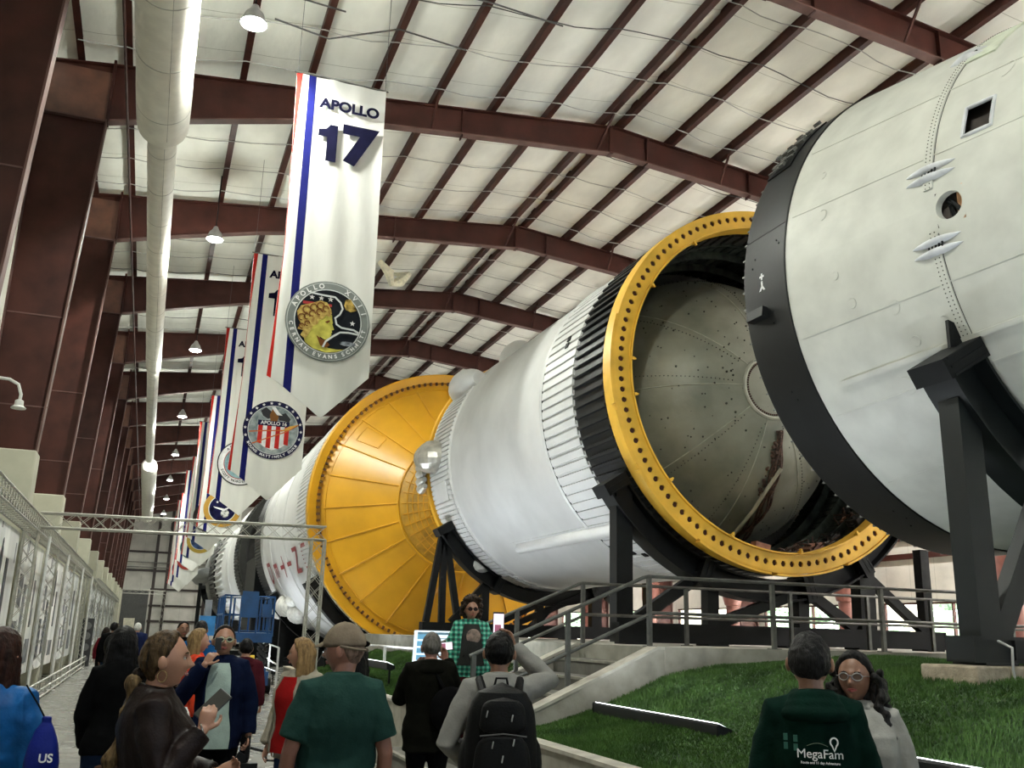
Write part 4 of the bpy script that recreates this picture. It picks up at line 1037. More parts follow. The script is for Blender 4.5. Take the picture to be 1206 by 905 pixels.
# long linear uplights on the grass
STRIP = mat('uplight_strip', (1, 1, 1), .4, emit=(.90, .95, 1), estr=5.0)
def lightbar(x, y0, y1, lab, zt=.98, e=60, gnd=None):
    gz = globals()['gz'] if gnd is None else (lambda a, b: gnd)
    t = thing('linear_uplight', lab, 'floodlight', (x, (y0 + y1) / 2, gz(x, y0)), group='linear uplights along the grass')
    P = [(x - .065, zt), (x - .075, zt - .02), (x - .07, zt - .13), (x + .0, zt - .16), (x + .08, zt - .12), (x + .075, zt - .06)]
    obj('black_housing', MB().prism(P, y0, y1, 'y'), mat('matt_black_lamp_housing', (.012, .013, .015), .4), t, smooth=False)
    obj('lit_strip', MB().prism([(x - .062, zt + .001), (x + .072, zt - .055), (x + .072, zt - .051), (x - .060, zt + .006)], y0 + .03, y1 - .03, 'y'), STRIP, t, smooth=False)
    for y in (y0 + .07, y1 - .07):
        obj('leg', MB().bx(x - .02, x + .015, y - .02, y + .02, gz(x, y) - .03, zt - .12).bx(x - .05, x + .05, y - .04, y + .04, gz(x, y) - .02, gz(x, y) + .012), BLACKS, t, smooth=False)
    for y in (y0, y1):
        obj('end_cap', MB().prism([(p[0] * 1.0 + (.008 if p[0] > x else -.008), p[1]) for p in P], y - .012, y + .012, 'y'), BLACKS, t, smooth=False)
    li = bpy.data.lights.new('uplight_glow', 'AREA'); li.shape = 'RECTANGLE'; li.size = .12; li.size_y = y1 - y0; li.energy = e; li.color = (.86, .93, 1)
    o = bpy.data.objects.new('uplight_glow', li); C.objects.link(o); o.location = (x + .03, (y0 + y1) / 2, zt + .05)
    o.rotation_euler = (0, math.radians(-(180 - 36)), 0); li.spread = math.radians(105)
    return t
UE = UP_E
lightbar(5.22, 8.05, 10.75, 'long black uplight on the turf right of the steps, behind the man with the backpack', e=UE * 1.0)
lightbar(5.25, 2.9, 5.8, 'long black uplight at the bottom right corner behind the woman in white', e=UE * 1.0)
lightbar(5.25, -2.6, .4, 'long black uplight beside the camera, out of view', e=UE)
lightbar(4.62, 18.8, 21.6, 'long black uplight on the turf beside the black-haired visitor', zt=1.14, e=UE * 1.5)
lightbar(4.62, 14.6, 17.3, 'long black uplight on the turf in front of the information sign', zt=1.10, e=UE * 1.5)
lightbar(4.62, 23.4, 26.2, 'farthest long black uplight on the turf', zt=1.14, e=UE * 1.5)
for i_, (y_, w_) in enumerate(((31.5, 'beside the lettered rocket stage'), (38, 'along the middle of the lettered rocket stage'), (46, 'behind the lettered rocket stage'), (62, 'at the front of the farthest rocket stage'), (70, 'along the farthest rocket stage'))):
    lightbar(4.0, y_, y_ + 4.5, 'added black uplight on the hall floor ' + w_, zt=.45, e=UE * 1.8, gnd=0)  # floor uplights added to brighten the sides of the far stages
# information sign
def panel_quad(m, o, u, v, a0, a1, b0, b1, th, n):
    P = [o + u * a + v * b for a, b in ((a0, b0), (a1, b0), (a1, b1), (a0, b1))]
    m.add([tuple(p) for p in P] + [tuple(p + n * th) for p in P], [(0, 3, 2, 1), (4, 5, 6, 7), (0, 1, 5, 4), (1, 2, 6, 5), (2, 3, 7, 6), (3, 0, 4, 7)]); return m
t = thing('information_sign', 'tilted blue and white information sign on black legs beside the steps', 'sign', (4.4, 14.6, .75))
o0 = Vector((3.86, 14.38, 1.16)); u = Vector((1, 0, 0)); v = Vector((.10, .30, .60)); nn = u.cross(v).normalized()
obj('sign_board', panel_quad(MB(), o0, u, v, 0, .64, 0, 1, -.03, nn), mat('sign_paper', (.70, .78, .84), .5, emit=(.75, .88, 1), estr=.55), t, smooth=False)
m = MB()
for i in range(5): panel_quad(m, o0, u, v, .05, .22, .10 + .17 * i, .22 + .17 * i, .004, nn)
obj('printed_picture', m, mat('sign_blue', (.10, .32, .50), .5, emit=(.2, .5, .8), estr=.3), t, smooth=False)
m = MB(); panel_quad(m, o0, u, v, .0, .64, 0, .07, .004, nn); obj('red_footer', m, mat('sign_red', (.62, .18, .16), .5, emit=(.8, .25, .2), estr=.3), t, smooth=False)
m = MB()
for i in range(11): panel_quad(m, o0, u, v, .27, .27 + .30 * (.8 + .2 * ((i * 7) % 3) / 2), .14 + .066 * i, .155 + .066 * i, .003, nn)
panel_quad(m, o0, u, v, .05, .56, .90, .955, .003, nn)
obj('text_lines', m, mat('sign_text_blue', (.12, .25, .36), .5), t, smooth=False)
for x in (3.95, 4.42): obj('leg', MB().bx(x - .02, x + .02, 14.55, 14.6, .62, 1.2).bx(x - .05, x + .05, 14.5, 14.65, .64, .67), BLACKS, t, smooth=False)

# ================================================================== scissor lift, sign, bin
t = thing('scissor_lift', 'blue scissor lift parked below the rockets in the middle distance', 'lift', (2.7, 28, 0))
x0, x1, y0, y1 = 2.0, 3.32, 27.2, 29.4
obj('chassis', MB().bx(x0, x1, y0, y1, .22, .58).bx(x0 + .1, x1 - .1, y0 - .12, y0, .25, .5).bx(x0 + .08, x1 - .08, y0 - .02, y1, .58, .66), BLUEM, t, smooth=False)
for x in (x0 - .02, x1 + .02):
    for y in (y0 + .35, y1 - .35):
        obj('wheel', MB().tube([(x - .08, y, .2), (x + .08, y, .2)], .2, 20), BLACKS, t)
for s in range(4):
    z = .66 + .165 * s
    for x in (x0 + .12, x1 - .12):
        obj('scissor_arm', MB().beam((x, y0 + .2, z), (x, y1 - .2, z + .165), .05, .09).beam((x + .06, y1 - .2, z), (x + .06, y0 + .2, z + .165), .05, .09), mat('black_scissor_arm', (.02, .022, .025), .5), t, smooth=False)
obj('deck', MB().bx(x0, x1, y0 - .1, y1, 1.33, 1.58), BLUEM, t, smooth=False)
zt = 2.55
m = MB()
for z in (1.62, 2.05, zt): m.tube([(x0, y0, z), (x1, y0, z), (x1, y1, z), (x0, y1, z)], .03, 8, closed=True)
obj('guard_rail', m, BLUEM, t)
for x in (x0, x0 + .16, x0 + .44, x0 + .88, x1 - .12, x1):
    for y in (y0, y1): obj('guard_rail_post', MB().tube([(x, y, 1.5), (x, y, zt)], .028, 8), BLUEM, t)
for y in (y0 + .7, y0 + 1.4):
    for x in (x0, x1): obj('guard_rail_post', MB().tube([(x, y, 1.5), (x, y, zt)], .028, 8), BLUEM, t)
obj('entry_panel', MB().bx(x0 + .44, x0 + .88, y0 - .04, y0, 1.98, 2.68), BLUEM, t, smooth=False)
obj('control_box', MB().bx(x0 + 1.0, x0 + 1.26, y0 - .1, y0 + .02, 2.0, 2.35), BLUEM, t, smooth=False)
obj('manual_holder', MB().bx(x0 + .25, x0 + .4, y0 - .1, y0, 1.62, 1.9), BLACKS, t, smooth=False)
t = thing('boom_lift', 'second blue lift with a grey mast behind the scissor lift, below the farthest rocket', 'lift', (1.62, 30.5, 0))
obj('basket', MB().bx(1.55, 2.0, 30.1, 30.7, 1.45, 2.02), mat('light_blue_panel', (.03, .20, .48), .4), t, smooth=False)
obj('chassis', MB().bx(1.5, 2.1, 30, 31.2, .15, .9), BLUEM, t, smooth=False)
obj('mast', MB().bx(1.7, 1.9, 30.75, 30.95, .9, 2.5), mat('grey_mast', (.2, .21, .22), .5), t, smooth=False)
for x in (1.5, 2.1):
    for y in (30.2, 31.0): obj('wheel', MB().tube([(x - .06, y, .17), (x + .06, y, .17)], .17, 16), BLACKS, t)
# wet floor sign
t = thing('wet_floor_sign', 'tall yellow wet floor caution sign in front of the blue lift', 'caution sign', (2.78, 26.5, 0))
Yc = mat('caution_yellow_plastic', (.80, .52, .02), .4)
m = MB()
def frus(cx, cy, z0, z1, wx0, wy0, wx1, wy1):
    m.rings([[(cx - wx0, cy - wy0, z0), (cx + wx0, cy - wy0, z0), (cx + wx0, cy + wy0, z0), (cx - wx0, cy + wy0, z0)], [(cx - wx1, cy - wy1, z1), (cx + wx1, cy - wy1, z1), (cx + wx1, cy + wy1, z1), (cx - wx1, cy + wy1, z1)]])
frus(2.78, 26.5, 0, .07, .20, .18, .18, .16); frus(2.78, 26.5, .07, .98, .145, .12, .055, .04); frus(2.78, 26.5, .98, 1.02, .06, .045, .05, .03)
obj('body', m, Yc, t, smooth=False)
m = MB()
for z in (.60, .63, .66): m.bx(2.72, 2.84, 26.5 - .09, 26.5 - .04, z, z + .014)
obj('warning_print', m, mat('caution_red', (.5, .05, .02), .5), t, smooth=False)
for i, (s, z) in enumerate((('CAUTION', .70), ('WET', .50), ('FLOOR', .38))):
    text_part('lettering', s, .085 if i else .04, BLACKINK, t, Matrix.Translation((0, -.108 + .075 * (z - .4) - .012, z)) @ Matrix.Rotation(PI / 2 - .09, 4, 'X'), bold=.003)

# ================================================================== exhibit wall with box trusses
def box_truss(name, label, a, b, s, up=(0, 0, 1), step=.32, r=.020, grp=None, rd=.006):
    a, b = Vector(a), Vector(b); d = (b - a).normalized(); u = Vector(up); w = d.cross(u).normalized(); u = w.cross(d)
    t = thing(name, label, 'truss', tuple(a), group=grp)
    cs = [u * (s / 2 * i) + w * (s / 2 * j) for i, j in ((1, 1), (1, -1), (-1, -1), (-1, 1))]
    for c in cs: obj('chord', MB().tube([a + c, b + c], r, 8), ALU, t)
    n = max(2, int((b - a).length / step)); m = MB()
    for q in range(4):
        c0, c1 = cs[q], cs[(q + 1) % 4]
        for k in range(n):
            p0 = a + d * ((b - a).length * k / n); p1 = a + d * ((b - a).length * (k + 1) / n)
            m.tube([p0 + c0, p1 + c1], rd, 5, caps=False); m.tube([p0 + c1, p1 + c0], rd, 5, caps=False)
    obj('lattice', m, ALU, t); return t
XT = -2.31
box_truss('lighting_truss', 'long silver box truss along the top of the nearer exhibit wall', (XT, 3.5, 3.66), (XT, 43.0, 3.62), .29)
box_truss('lighting_truss', 'long silver box truss along the top of the farther exhibit wall', (XT, 48.2, 3.58), (XT, 90, 3.58), .29, step=.6)
POSTY = [3.9, 9.2, 14.9, 21.25, 26.25, 32.7, 40.3, 42.8]
for i, y in enumerate(POSTY):
    box_truss('truss_post', 'silver box truss post of the nearer exhibit wall, %s post from the camera end' % ordinal(i), (XT, y, .05), (XT, y, 3.5), .26, up=(1, 0, 0), grp='truss posts of the exhibit wall')
for i, y in enumerate([48.4, 54, 60, 66, 72, 78, 84, 89.8]):
    box_truss('truss_post', 'silver box truss post of the farther exhibit wall, %s post counting away' % ordinal(i), (XT, y, .05), (XT, y, 3.44), .26, up=(1, 0, 0), step=.5, grp='truss posts of the exhibit wall')
box_truss('portal_truss', 'silver box truss crossing the aisle overhead', (-2.19, 21.4, 3.73), (3.58, 21.4, 3.80), .29)
box_truss('portal_post', 'silver box truss post carrying the aisle truss beside the lettered rocket', (3.44, 21.4, .03), (3.44, 21.4, 3.66), .29, up=(0, 1, 0))
box_truss('portal_truss', 'far silver box truss crossing the aisle near the roller door', (-2.19, 88, 4.35), (1.5, 88, 4.35), .3, step=.5)
box_truss('portal_post', 'far silver box truss post near the roller door', (1.4, 88, .03), (1.4, 88, 4.2), .3, up=(0, 1, 0), step=.5)
# slim white poles beside each bay
for i, y in enumerate((22.6, 28.4, 35.2, 41.6)):
    tag(obj('slim_pole', MB().tube([(-2.08, y, 0), (-2.08, y, 3.5)], .03, 10).tube([(-2.08, y, 0), (-2.08, y, .02)], .12, 12), WR), 'slim white pole standing before the nearer exhibit wall, %s from the camera' % ordinal(i), 'pole', 'slim white poles of the exhibit wall')
def canvas_mat():
    m = mat('printed_exhibit_canvas', (.88, .89, .87), .75, var=.1, vscale=1.0, col2=(.52, .53, .53), bump=.2, bscale=3, stretch=(1, 1.1, .35))
    nt = m.node_tree; N = nt.nodes; L = nt.links; b = N['Principled BSDF']
    tc = N.new('ShaderNodeTexCoord'); mp = N.new('ShaderNodeMapping'); mp.inputs['Scale'].default_value = (1, 2.2, .8); L.new(tc.outputs['Object'], mp.inputs['Vector'])
    v = N.new('ShaderNodeTexVoronoi'); v.distance = 'CHEBYCHEV'; v.inputs['Scale'].default_value = 1.1; L.new(mp.outputs['Vector'], v.inputs['Vector'])
    cr = N.new('ShaderNodeValToRGB'); cr.color_ramp.interpolation = 'CONSTANT'
    e = cr.color_ramp.elements; e[0].color = (.12, .13, .15, 1); e[1].position = .17; e[1].color = (1, 1, 1, 1)
    L.new(v.outputs['Distance'], cr.inputs['Fac'])
    mx = N.new('ShaderNodeMix'); mx.data_type = 'RGBA'; mx.blend_type = 'MULTIPLY'; mx.inputs['Factor'].default_value = .8
    src = b.inputs['Base Color'].links[0].from_socket; L.new(src, mx.inputs['A']); L.new(cr.outputs['Color'], mx.inputs['B']); L.new(mx.outputs['Result'], b.inputs['Base Color'])
    return m
CAN = canvas_mat(); PRD = mat('dark_photo_print', (.05, .055, .07), .6, var=.5, vscale=4); PRM = mat('grey_photo_print', (.20, .21, .23), .6, var=.5, vscale=3)
def figure_print(m, y, z, h):
    x = -2.475
    P = [(0, 0), (.10, 0), (.12, .45), (.16, .45), (.2, .0), (.3, 0), (.28, .5), (.34, .55), (.4, .85), (.34, 1.25), (.24, 1.32), (.25, 1.42), (.2, 1.52), (.12, 1.5), (.08, 1.42), (.1, 1.32), (0, 1.22), (-.08, .8), (0, .55)]
    m.prism([(y + p[0] * h / 1.5, z + p[1] * h / 1.5) for p in P], x, x + .006, 'x')
segs = list(zip(POSTY[:-2], POSTY[1:-1])) + [(40.4, 42.7)] + [(a, a + (6 if a > 50 else 5.6)) for a in (48.4, 54, 60, 66, 72, 78, 84)]
for i, (a, b) in enumerate(segs):
    g = MB(); A = []
    for q in np.linspace(a + .18, b - .18, 12): A.append([(-2.484, q, .55), (-2.484 - .006 * math.sin(q * 3), q, 2.0), (-2.484, q, 3.42), (-2.495, q, 3.42), (-2.495, q, .55)])
    g.rings(A)
    lab = 'tall white printed exhibit canvas with grey photographs, %s bay of the exhibit wall' % ordinal(i)
    o = obj('exhibit_banner', g, CAN); tag(o, lab, 'exhibit panel', 'printed canvases along the exhibit wall')
    if b > 92: continue
    L = b - a
    for (f0, f1, z0, z1) in ((.12, .26, .8, 1.7), (.36, .44, .9, 2.35), (.50, .60, .75, 2.1), (.70, .86, .8, 1.35), (.20, .30, 2.0, 2.6), (.74, .80, 1.6, 2.7)):
        f0 += .03 * math.sin(i * 3.1 + f0 * 9); z1 += .15 * math.sin(i * 2 + f0 * 5)
        obj('printed_photo', MB().bx(-2.482, -2.474, a + f0 * L, a + (f1 if f1 > f0 + .04 else f0 + .05) * L, z0, z1), PRD if (i + int(f0 * 10)) % 2 else PRM, o, smooth=False)
    m = MB(); figure_print(m, a + L * .62, 2.15, 1.0); obj('printed_figure', m, PRD, o, smooth=False)
m = None
for i, (a, b) in enumerate(((3.5, 20.9), (21.7, 42.9), (48.2, 90))):
    t = thing('floor_rail', 'low silver barrier rail at the foot of the exhibit wall, %s stretch' % ('nearest', 'middle', 'farthest')[i], 'rail', (-2.0, a, 0))
    for z in (.06, .22, .42): obj('rail', MB().tube([(-2.02, a, z), (-2.02, b, z)], .022, 8), ALU, t)
    g = MB()
    for y in np.arange(a, b, 1.5): g.tube([(-2.02, y, 0), (-2.02, y, .44)], .02, 6)
    obj('upright', g, ALU, t)
# dark speaker stack at a post
t = thing('loudspeaker_stack', 'dark loudspeaker stack at the foot of a truss post far along the exhibit wall', 'loudspeaker', (-2.0, 43.9, 0))
obj('cabinet', MB().bx(-2.35, -1.9, 43.6, 44.1, 0, 1.9), mat('speaker_black', (.02, .02, .022), .6), t, smooth=False)
for z in (.3, .75, 1.2, 1.6): obj('speaker_cone', MB().tube([(-2.12, 43.59, z), (-2.12, 43.56, z)], .15, 16), mat('cone_grey', (.12, .12, .12), .5), t)

# ================================================================== outside, seen through the windows
struct('ground_outside', MB().bx(XR + .25, 120, -60, 180, -.35, -.2).bx(-80, XR + .25, -90, YN - .25, -.35, -.2), mat('sunlit_paving_outside', (.62, .59, .54), .9))
LEAF = mat('sunlit_tree_leaves', (.42, .58, .38), .8, var=.5, vscale=3, bump=1, bscale=6, dist=.2)
proto = None
for i, (x, y, s) in enumerate([(44, 20, 1.0), (47, 29, 1.2), (43, 38, .9), (49, 46, 1.3), (45, 55, 1.0), (48, 66, 1.2), (44, 78, 1.0), (50, 90, 1.3), (46, 104, 1.1), (60, 34, 1.4), (62, 60, 1.5)]):
    if proto is None:
        proto = thing('tree', '', 'tree', (x, y, -.25), group='trees outside the windows')
        obj('trunk', MB().tube([(x, y, -.25), (x + .1, y, 1.5), (x, y + .1, 3)], [.25, .2, .15], 10), mat('bark', (.10, .07, .05), .9), proto)
        g = MB()
        for _ in range(26): g.ball((x + rng.normal(0, 1.3), y + rng.normal(0, 1.5), 2.6 + rng.normal(0, .9)), (rng.uniform(.5, 1.1), rng.uniform(.5, 1.1), rng.uniform(.4, .9)), 8, 6)
        obj('crown', g, LEAF, proto, smooth=False); o = proto
    else: o = dup(proto, (x, y, -.25), rz=i * 1.1)
    o.scale = (s, s, s); o['label'] = 'leafy green tree outside the window wall, %s along the hall' % ordinal(i)
t = thing('parked_car', 'blue car parked outside beyond the windows at the right', 'car', (40, 27.5, -.2))
obj('body', MB().prism([(25.3, .1), (29.7, .1), (29.6, .75), (28.9, .85), (28.2, 1.3), (26.6, 1.3), (25.9, .9), (25.3, .75)], 39.1, 40.9, 'x'), mat('blue_car_paint', (.03, .08, .3), .3), t, smooth=False)
for x in (39.05, 40.95):
    for y in (26.2, 28.8): obj('wheel', MB().tube([(x - .1, y, .13), (x + .1, y, .13)], .33, 16), BLACKS, t)
# tan wrapped object hanging at the right edge beyond the cradle
# ================================================================== mission banners
BSIL = BANW
def patch17(par, c, R, M):
    """M maps (x, y=up, z=out) patch coordinates to the banner's local space"""
    def flat(nm, pts, m_, z=0.0, parent=None):
        g = MB(); n = len(pts); g.add([(p[0] * R, p[1] * R, z) for p in pts] + [(p[0] * R, p[1] * R, z + .002) for p in pts], [tuple(range(n)), tuple(reversed(range(n, 2 * n)))] + [(i, (i + 1) % n, (i + 1) % n + n, i + n) for i in range(n)])
        g.xf(M); return obj(nm, g, m_, parent or par, smooth=False, local=True)
    return flat
def disc(r, n=48, cx=0, cy=0, sy=1): return [(cx + r * math.cos(2 * PI * i / n), cy + r * sy * math.sin(2 * PI * i / n)) for i in range(n)]
def star(cx, cy, r): return [(cx + (r if i % 2 == 0 else r * .42) * math.sin(PI * i / 5), cy + (r if i % 2 == 0 else r * .42) * math.cos(PI * i / 5)) for i in range(10)]
def ring_text(par, M, R, text, a0, a1, size, m_, flip=False, z=.012):
    n = len(text)
    for i, ch in enumerate(text):
        if ch == ' ': continue
        a = math.radians(a0 + (a1 - a0) * (i / max(1, n - 1)))
        T = Matrix.Translation((R * math.cos(a), R * math.sin(a), z)) @ Matrix.Rotation(a - PI / 2 + (PI if flip else 0), 4, 'Z')
        text_part('lettering', ch, size, m_, par, M @ T, bold=size * .03, ext=.001)
P_ = lambda n, c, **k: mat('print_' + n, c, .85, spec=.05, var=k.get('v', .05), vscale=k.get('s', 8), col2=k.get('c2'))
def rect(x0, x1, y0, y1): return [(x0, y0), (x1, y0), (x1, y1), (x0, y1)]
def line_poly(pts, w):
    A = []; B = []
    for i, p in enumerate(pts):
        q = pts[min(i + 1, len(pts) - 1)]; r = pts[max(i - 1, 0)]; d = Vector((q[0] - r[0], q[1] - r[1])).normalized(); A.append((p[0] - d.y * w, p[1] + d.x * w)); B.append((p[0] + d.y * w, p[1] - d.x * w))
    return [[A[i], A[i + 1], B[i + 1], B[i]] for i in range(len(pts) - 1)]
def build_patch(kind, par, M, R):
    f = patch17(par, None, R, M)
    if kind == 17:
        f('patch_rim', disc(1), P_('grey_rim', (.20, .22, .21)), .000); f('patch_rim_edge', disc(.965), P_('rimline', (.55, .56, .55)), .0025); f('patch_rim', disc(.95), P_('grey_rim', (.20, .22, .21)), .005)
        f('patch_field', disc(.80), P_('pale', (.6, .62, .62)), .0075); f('patch_field', disc(.775), P_('space', (.012, .014, .018)), .010)
        ring_text(par, M, R * .875, 'APOLLO', 158, 104, R * .16, WHITEINK); ring_text(par, M, R * .875, 'XVII', 62, 20, R * .16, WHITEINK)
        ring_text(par, M, R * .875, 'CERNAN', 190, 238, R * .13, WHITEINK, True); ring_text(par, M, R * .875, 'EVANS', 252, 286, R * .13, WHITEINK, True); ring_text(par, M, R * .875, 'SCHMITT', 298, 350, R * .13, WHITEINK, True)
        rd = P_('flag_red', (.34, .04, .04))
        for i in range(5): f('flag_stripe', rect(-.62 + .06 * i, .06 - .05 * i, .36 - .155 * i, .43 - .155 * i), rd, .0135)
        for x in (-.42, -.2, .02): f('flag_star', star(x, .55, .07), WHITEINK, .0135)
        hair = P_('gold_hair', (.55, .42, .12), v=.5, s=14, c2=(.22, .10, .03)); skin = P_('gold_skin', (.55, .50, .10), v=.2, s=5); dk = P_('head_shade', (.16, .06, .02))
        f('profile_face', [(-.30, .18), (.0, .22), (.08, .16), (.10, .02), (.115, -.03), (.10, -.06), (.155, -.19), (.10, -.215), (.115, -.27), (.09, -.29), (.105, -.33), (.075, -.37), (.06, -.45), (-.05, -.46), (-.17, -.40), (-.14, -.55), (.05, -.66), (.25, -.67), (.42, -.65), (.25, -.73), (0, -.775), (-.3, -.71), (-.5, -.58), (-.55, -.42), (-.45, -.1)], skin, .0145)
        f('profile_hair', [(-.70, -.02), (-.74, .15), (-.66, .30), (-.5, .36), (-.36, .42), (-.22, .49), (-.06, .46), (-.0, .38), (.05, .3), (.07, .2), (.03, .1), (-.06, .14), (-.14, .02), (-.2, .03), (-.24, -.1), (-.34, -.16), (-.42, -.35), (-.5, -.5), (-.62, -.42), (-.56, -.3), (-.7, -.28), (-.63, -.15)], hair, .0175)
        for cx, cy, r in ((-.52, .22, .09), (-.36, .30, .08), (-.2, .36, .08), (-.62, .02, .08), (-.5, .05, .07), (-.38, .14, .07), (-.6, -.2, .06), (-.48, -.12, .06), (-.22, .2, .07), (-.08, .3, .07)):
            for g in line_poly([(cx + r * math.cos(a), cy + r * math.sin(a)) for a in np.linspace(0, 5, 8)], .014): f('profile_curl', g, dk, .0205)
        f('profile_eye', [(-.08, -.02), (.03, .03), (.05, 0), (-.02, -.06)], dk, .0205); f('profile_neck_shade', [(-.25, -.38), (-.12, -.46), (-.02, -.48), (.08, -.58), (.0, -.66), (-.14, -.62)], dk, .0205)
        wh = P_('eagle_line', (.58, .60, .60))
        for g in line_poly([(-.48, .66), (-.2, .63), (.12, .62), (.26, .5), (.32, .35), (.26, .2), (.16, .1), (.2, -.05), (.32, -.12), (.62, -.14), (.74, -.2)], .022) + line_poly([(.74, -.24), (.5, -.22), (.3, -.24), (.15, -.35), (-.02, -.5), (-.08, -.65)], .022): f('eagle_outline', g, wh, .0225)
        f('planet', [(.38, .60), (.5, .62), (.60, .46), (.66, .36), (.52, .30), (.40, .34), (.35, .45)], P_('planet', (.55, .38, .10), v=.4, s=9), .0145)
        f('galaxy', disc(.2, 20, .5, -.5, .28), P_('galaxy', (.22, .24, .27), v=.6, s=12), .0145); f('flag_star', star(.58, .02, .07), WHITEINK, .0145)
    elif kind == 16:
        nv = P_('navy_rim', (.016, .016, .05)); f('patch_rim', disc(1), nv); f('patch_rim_edge', disc(.84), P_('pale', (.6, .62, .62)), .0025)
        f('patch_field', disc(.82), P_('moon_grey', (.36, .40, .40), v=.6, s=7, c2=(.12, .16, .17)), .005)
        for i in range(16): 
            a = math.radians(-32 + 244 * i / 15); f('rim_star', star(.92 * math.cos(a), .92 * math.sin(a), .06), WHITEINK, .0035)
        ring_text(par, M, R * .92, 'YOUNG MATTINGLY DUKE', 212, 328, R * .12, WHITEINK, True, z=.008)
        f('shield', [(-.52, .30), (.52, .30), (.50, -.40), (.3, -.58), (0, -.70), (-.3, -.58), (-.50, -.40)], WHITEINK, .0075)
        for i in range(4): x = -.50 + .29 * i; f('shield_stripe', [(x, .14), (x + .15, .14), (x + .15, -.50 if i in (0, 3) else -.64), (x, -.46 if i in (0, 3) else -.62)], P_('shield_red', (.45, .03, .025)), .010)
        f('shield_band', rect(-.52, .52, .13, .31), nv, .0125)
        text_part('lettering', 'APOLLO 16', R * .17, WHITEINK, par, M @ Matrix.Translation((0, .22 * R, .017)), bold=.003)
        f('eagle_body', [(-.08, .72), (.06, .70), (.14, .45), (.10, .30), (-.12, .30), (-.16, .5)], P_('eagle_brown', (.20, .09, .03)), .0155)
        f('eagle_wing', [(-.1, .62), (-.3, .76), (-.46, .62), (-.38, .46), (-.2, .36), (-.1, .42)], BLACKINK, .015); f('eagle_wing', [(.12, .50), (.36, .62), (.54, .42), (.5, .30), (.3, .34), (.16, .34)], BLACKINK, .015)
        f('eagle_head', [(-.12, .78), (.0, .80), (.14, .62), (.26, .52), (.08, .52), (-.04, .66)], WHITEINK, .018)
        for g in line_poly([(-.78, -.12), (-.2, -.04), (.4, .02), (.82, .24)], .018) + line_poly([(-.66, -.52), (-.1, -.26), (.4, -.04), (.82, .24)], .018): f('orange_vector', g, P_('vector_orange', (.55, .14, .04)), .0185)
        f('orange_vector', [(.2, -.06), (.55, .06), (.82, .26), (.5, .16)], P_('vector_gold', (.6, .32, .07)), .020)
    elif kind == 15:
        f('patch_rim', disc(1), BLACKINK); f('patch_rim', disc(.95), WHITEINK, .0025); f('patch_rim_edge', disc(.72), P_('red15', (.40, .03, .03)), .005)
        f('patch_field', disc(.69), P_('moon_teal', (.30, .45, .47), v=.6, s=6, c2=(.1, .2, .24)), .0075)
        ring_text(par, M, R * .83, 'APOLLO 15', 135, 45, R * .15, BLACKINK); ring_text(par, M, R * .83, 'SCOTT WORDEN IRWIN', 205, 335, R * .15, BLACKINK, True)
        f('wing_red', [(-.35, .05), (.1, .45), (.5, .62), (.3, .1), (.05, -.05)], P_('red15', (.40, .03, .03)), .010); f('wing_white', [(-.2, -.1), (.3, .05), (.6, .35), (.62, -.1), (.2, -.45)], WHITEINK, .0125); f('wing_blue', [(-.45, -.2), (.1, -.2), (.5, -.55), (.0, -.62)], BLACKINK, .010)
    else:
        rim, field = {14: ((.42, .24, .05), (.012, .012, .05)), 13: ((.05, .04, .04), (.30, .12, .05)), 12: ((.42, .30, .06), (.05, .09, .2)), 11: ((.02, .06, .07), (.02, .22, .24)), 10: ((.30, .05, .04), (.1, .16, .3)), 9: ((.05, .05, .1), (.3, .3, .33))}.get(kind, ((.1, .1, .1), (.2, .2, .25)))
        f('patch_rim', disc(1), P_('rim%d' % kind, rim)); f('patch_rim_edge', disc(.74), P_('pale', (.6, .62, .62)), .0025); f('patch_field', disc(.70), P_('field%d' % kind, field, v=.4, s=4), .005)
        f('moon_disc', disc(.22, 24, .15, -.25), P_('moonp', (.5, .5, .48), v=.5, s=10), .0075)
        f('swoosh', [(-.5, .1), (.1, .0), (.55, .25), (.5, .15), (.1, -.12), (-.4, .02)], WHITEINK, .010)
        f('rim_star', star(-.3, .35, .08), WHITEINK, .010); f('rim_star', star(.3, .42, .06), WHITEINK, .010)
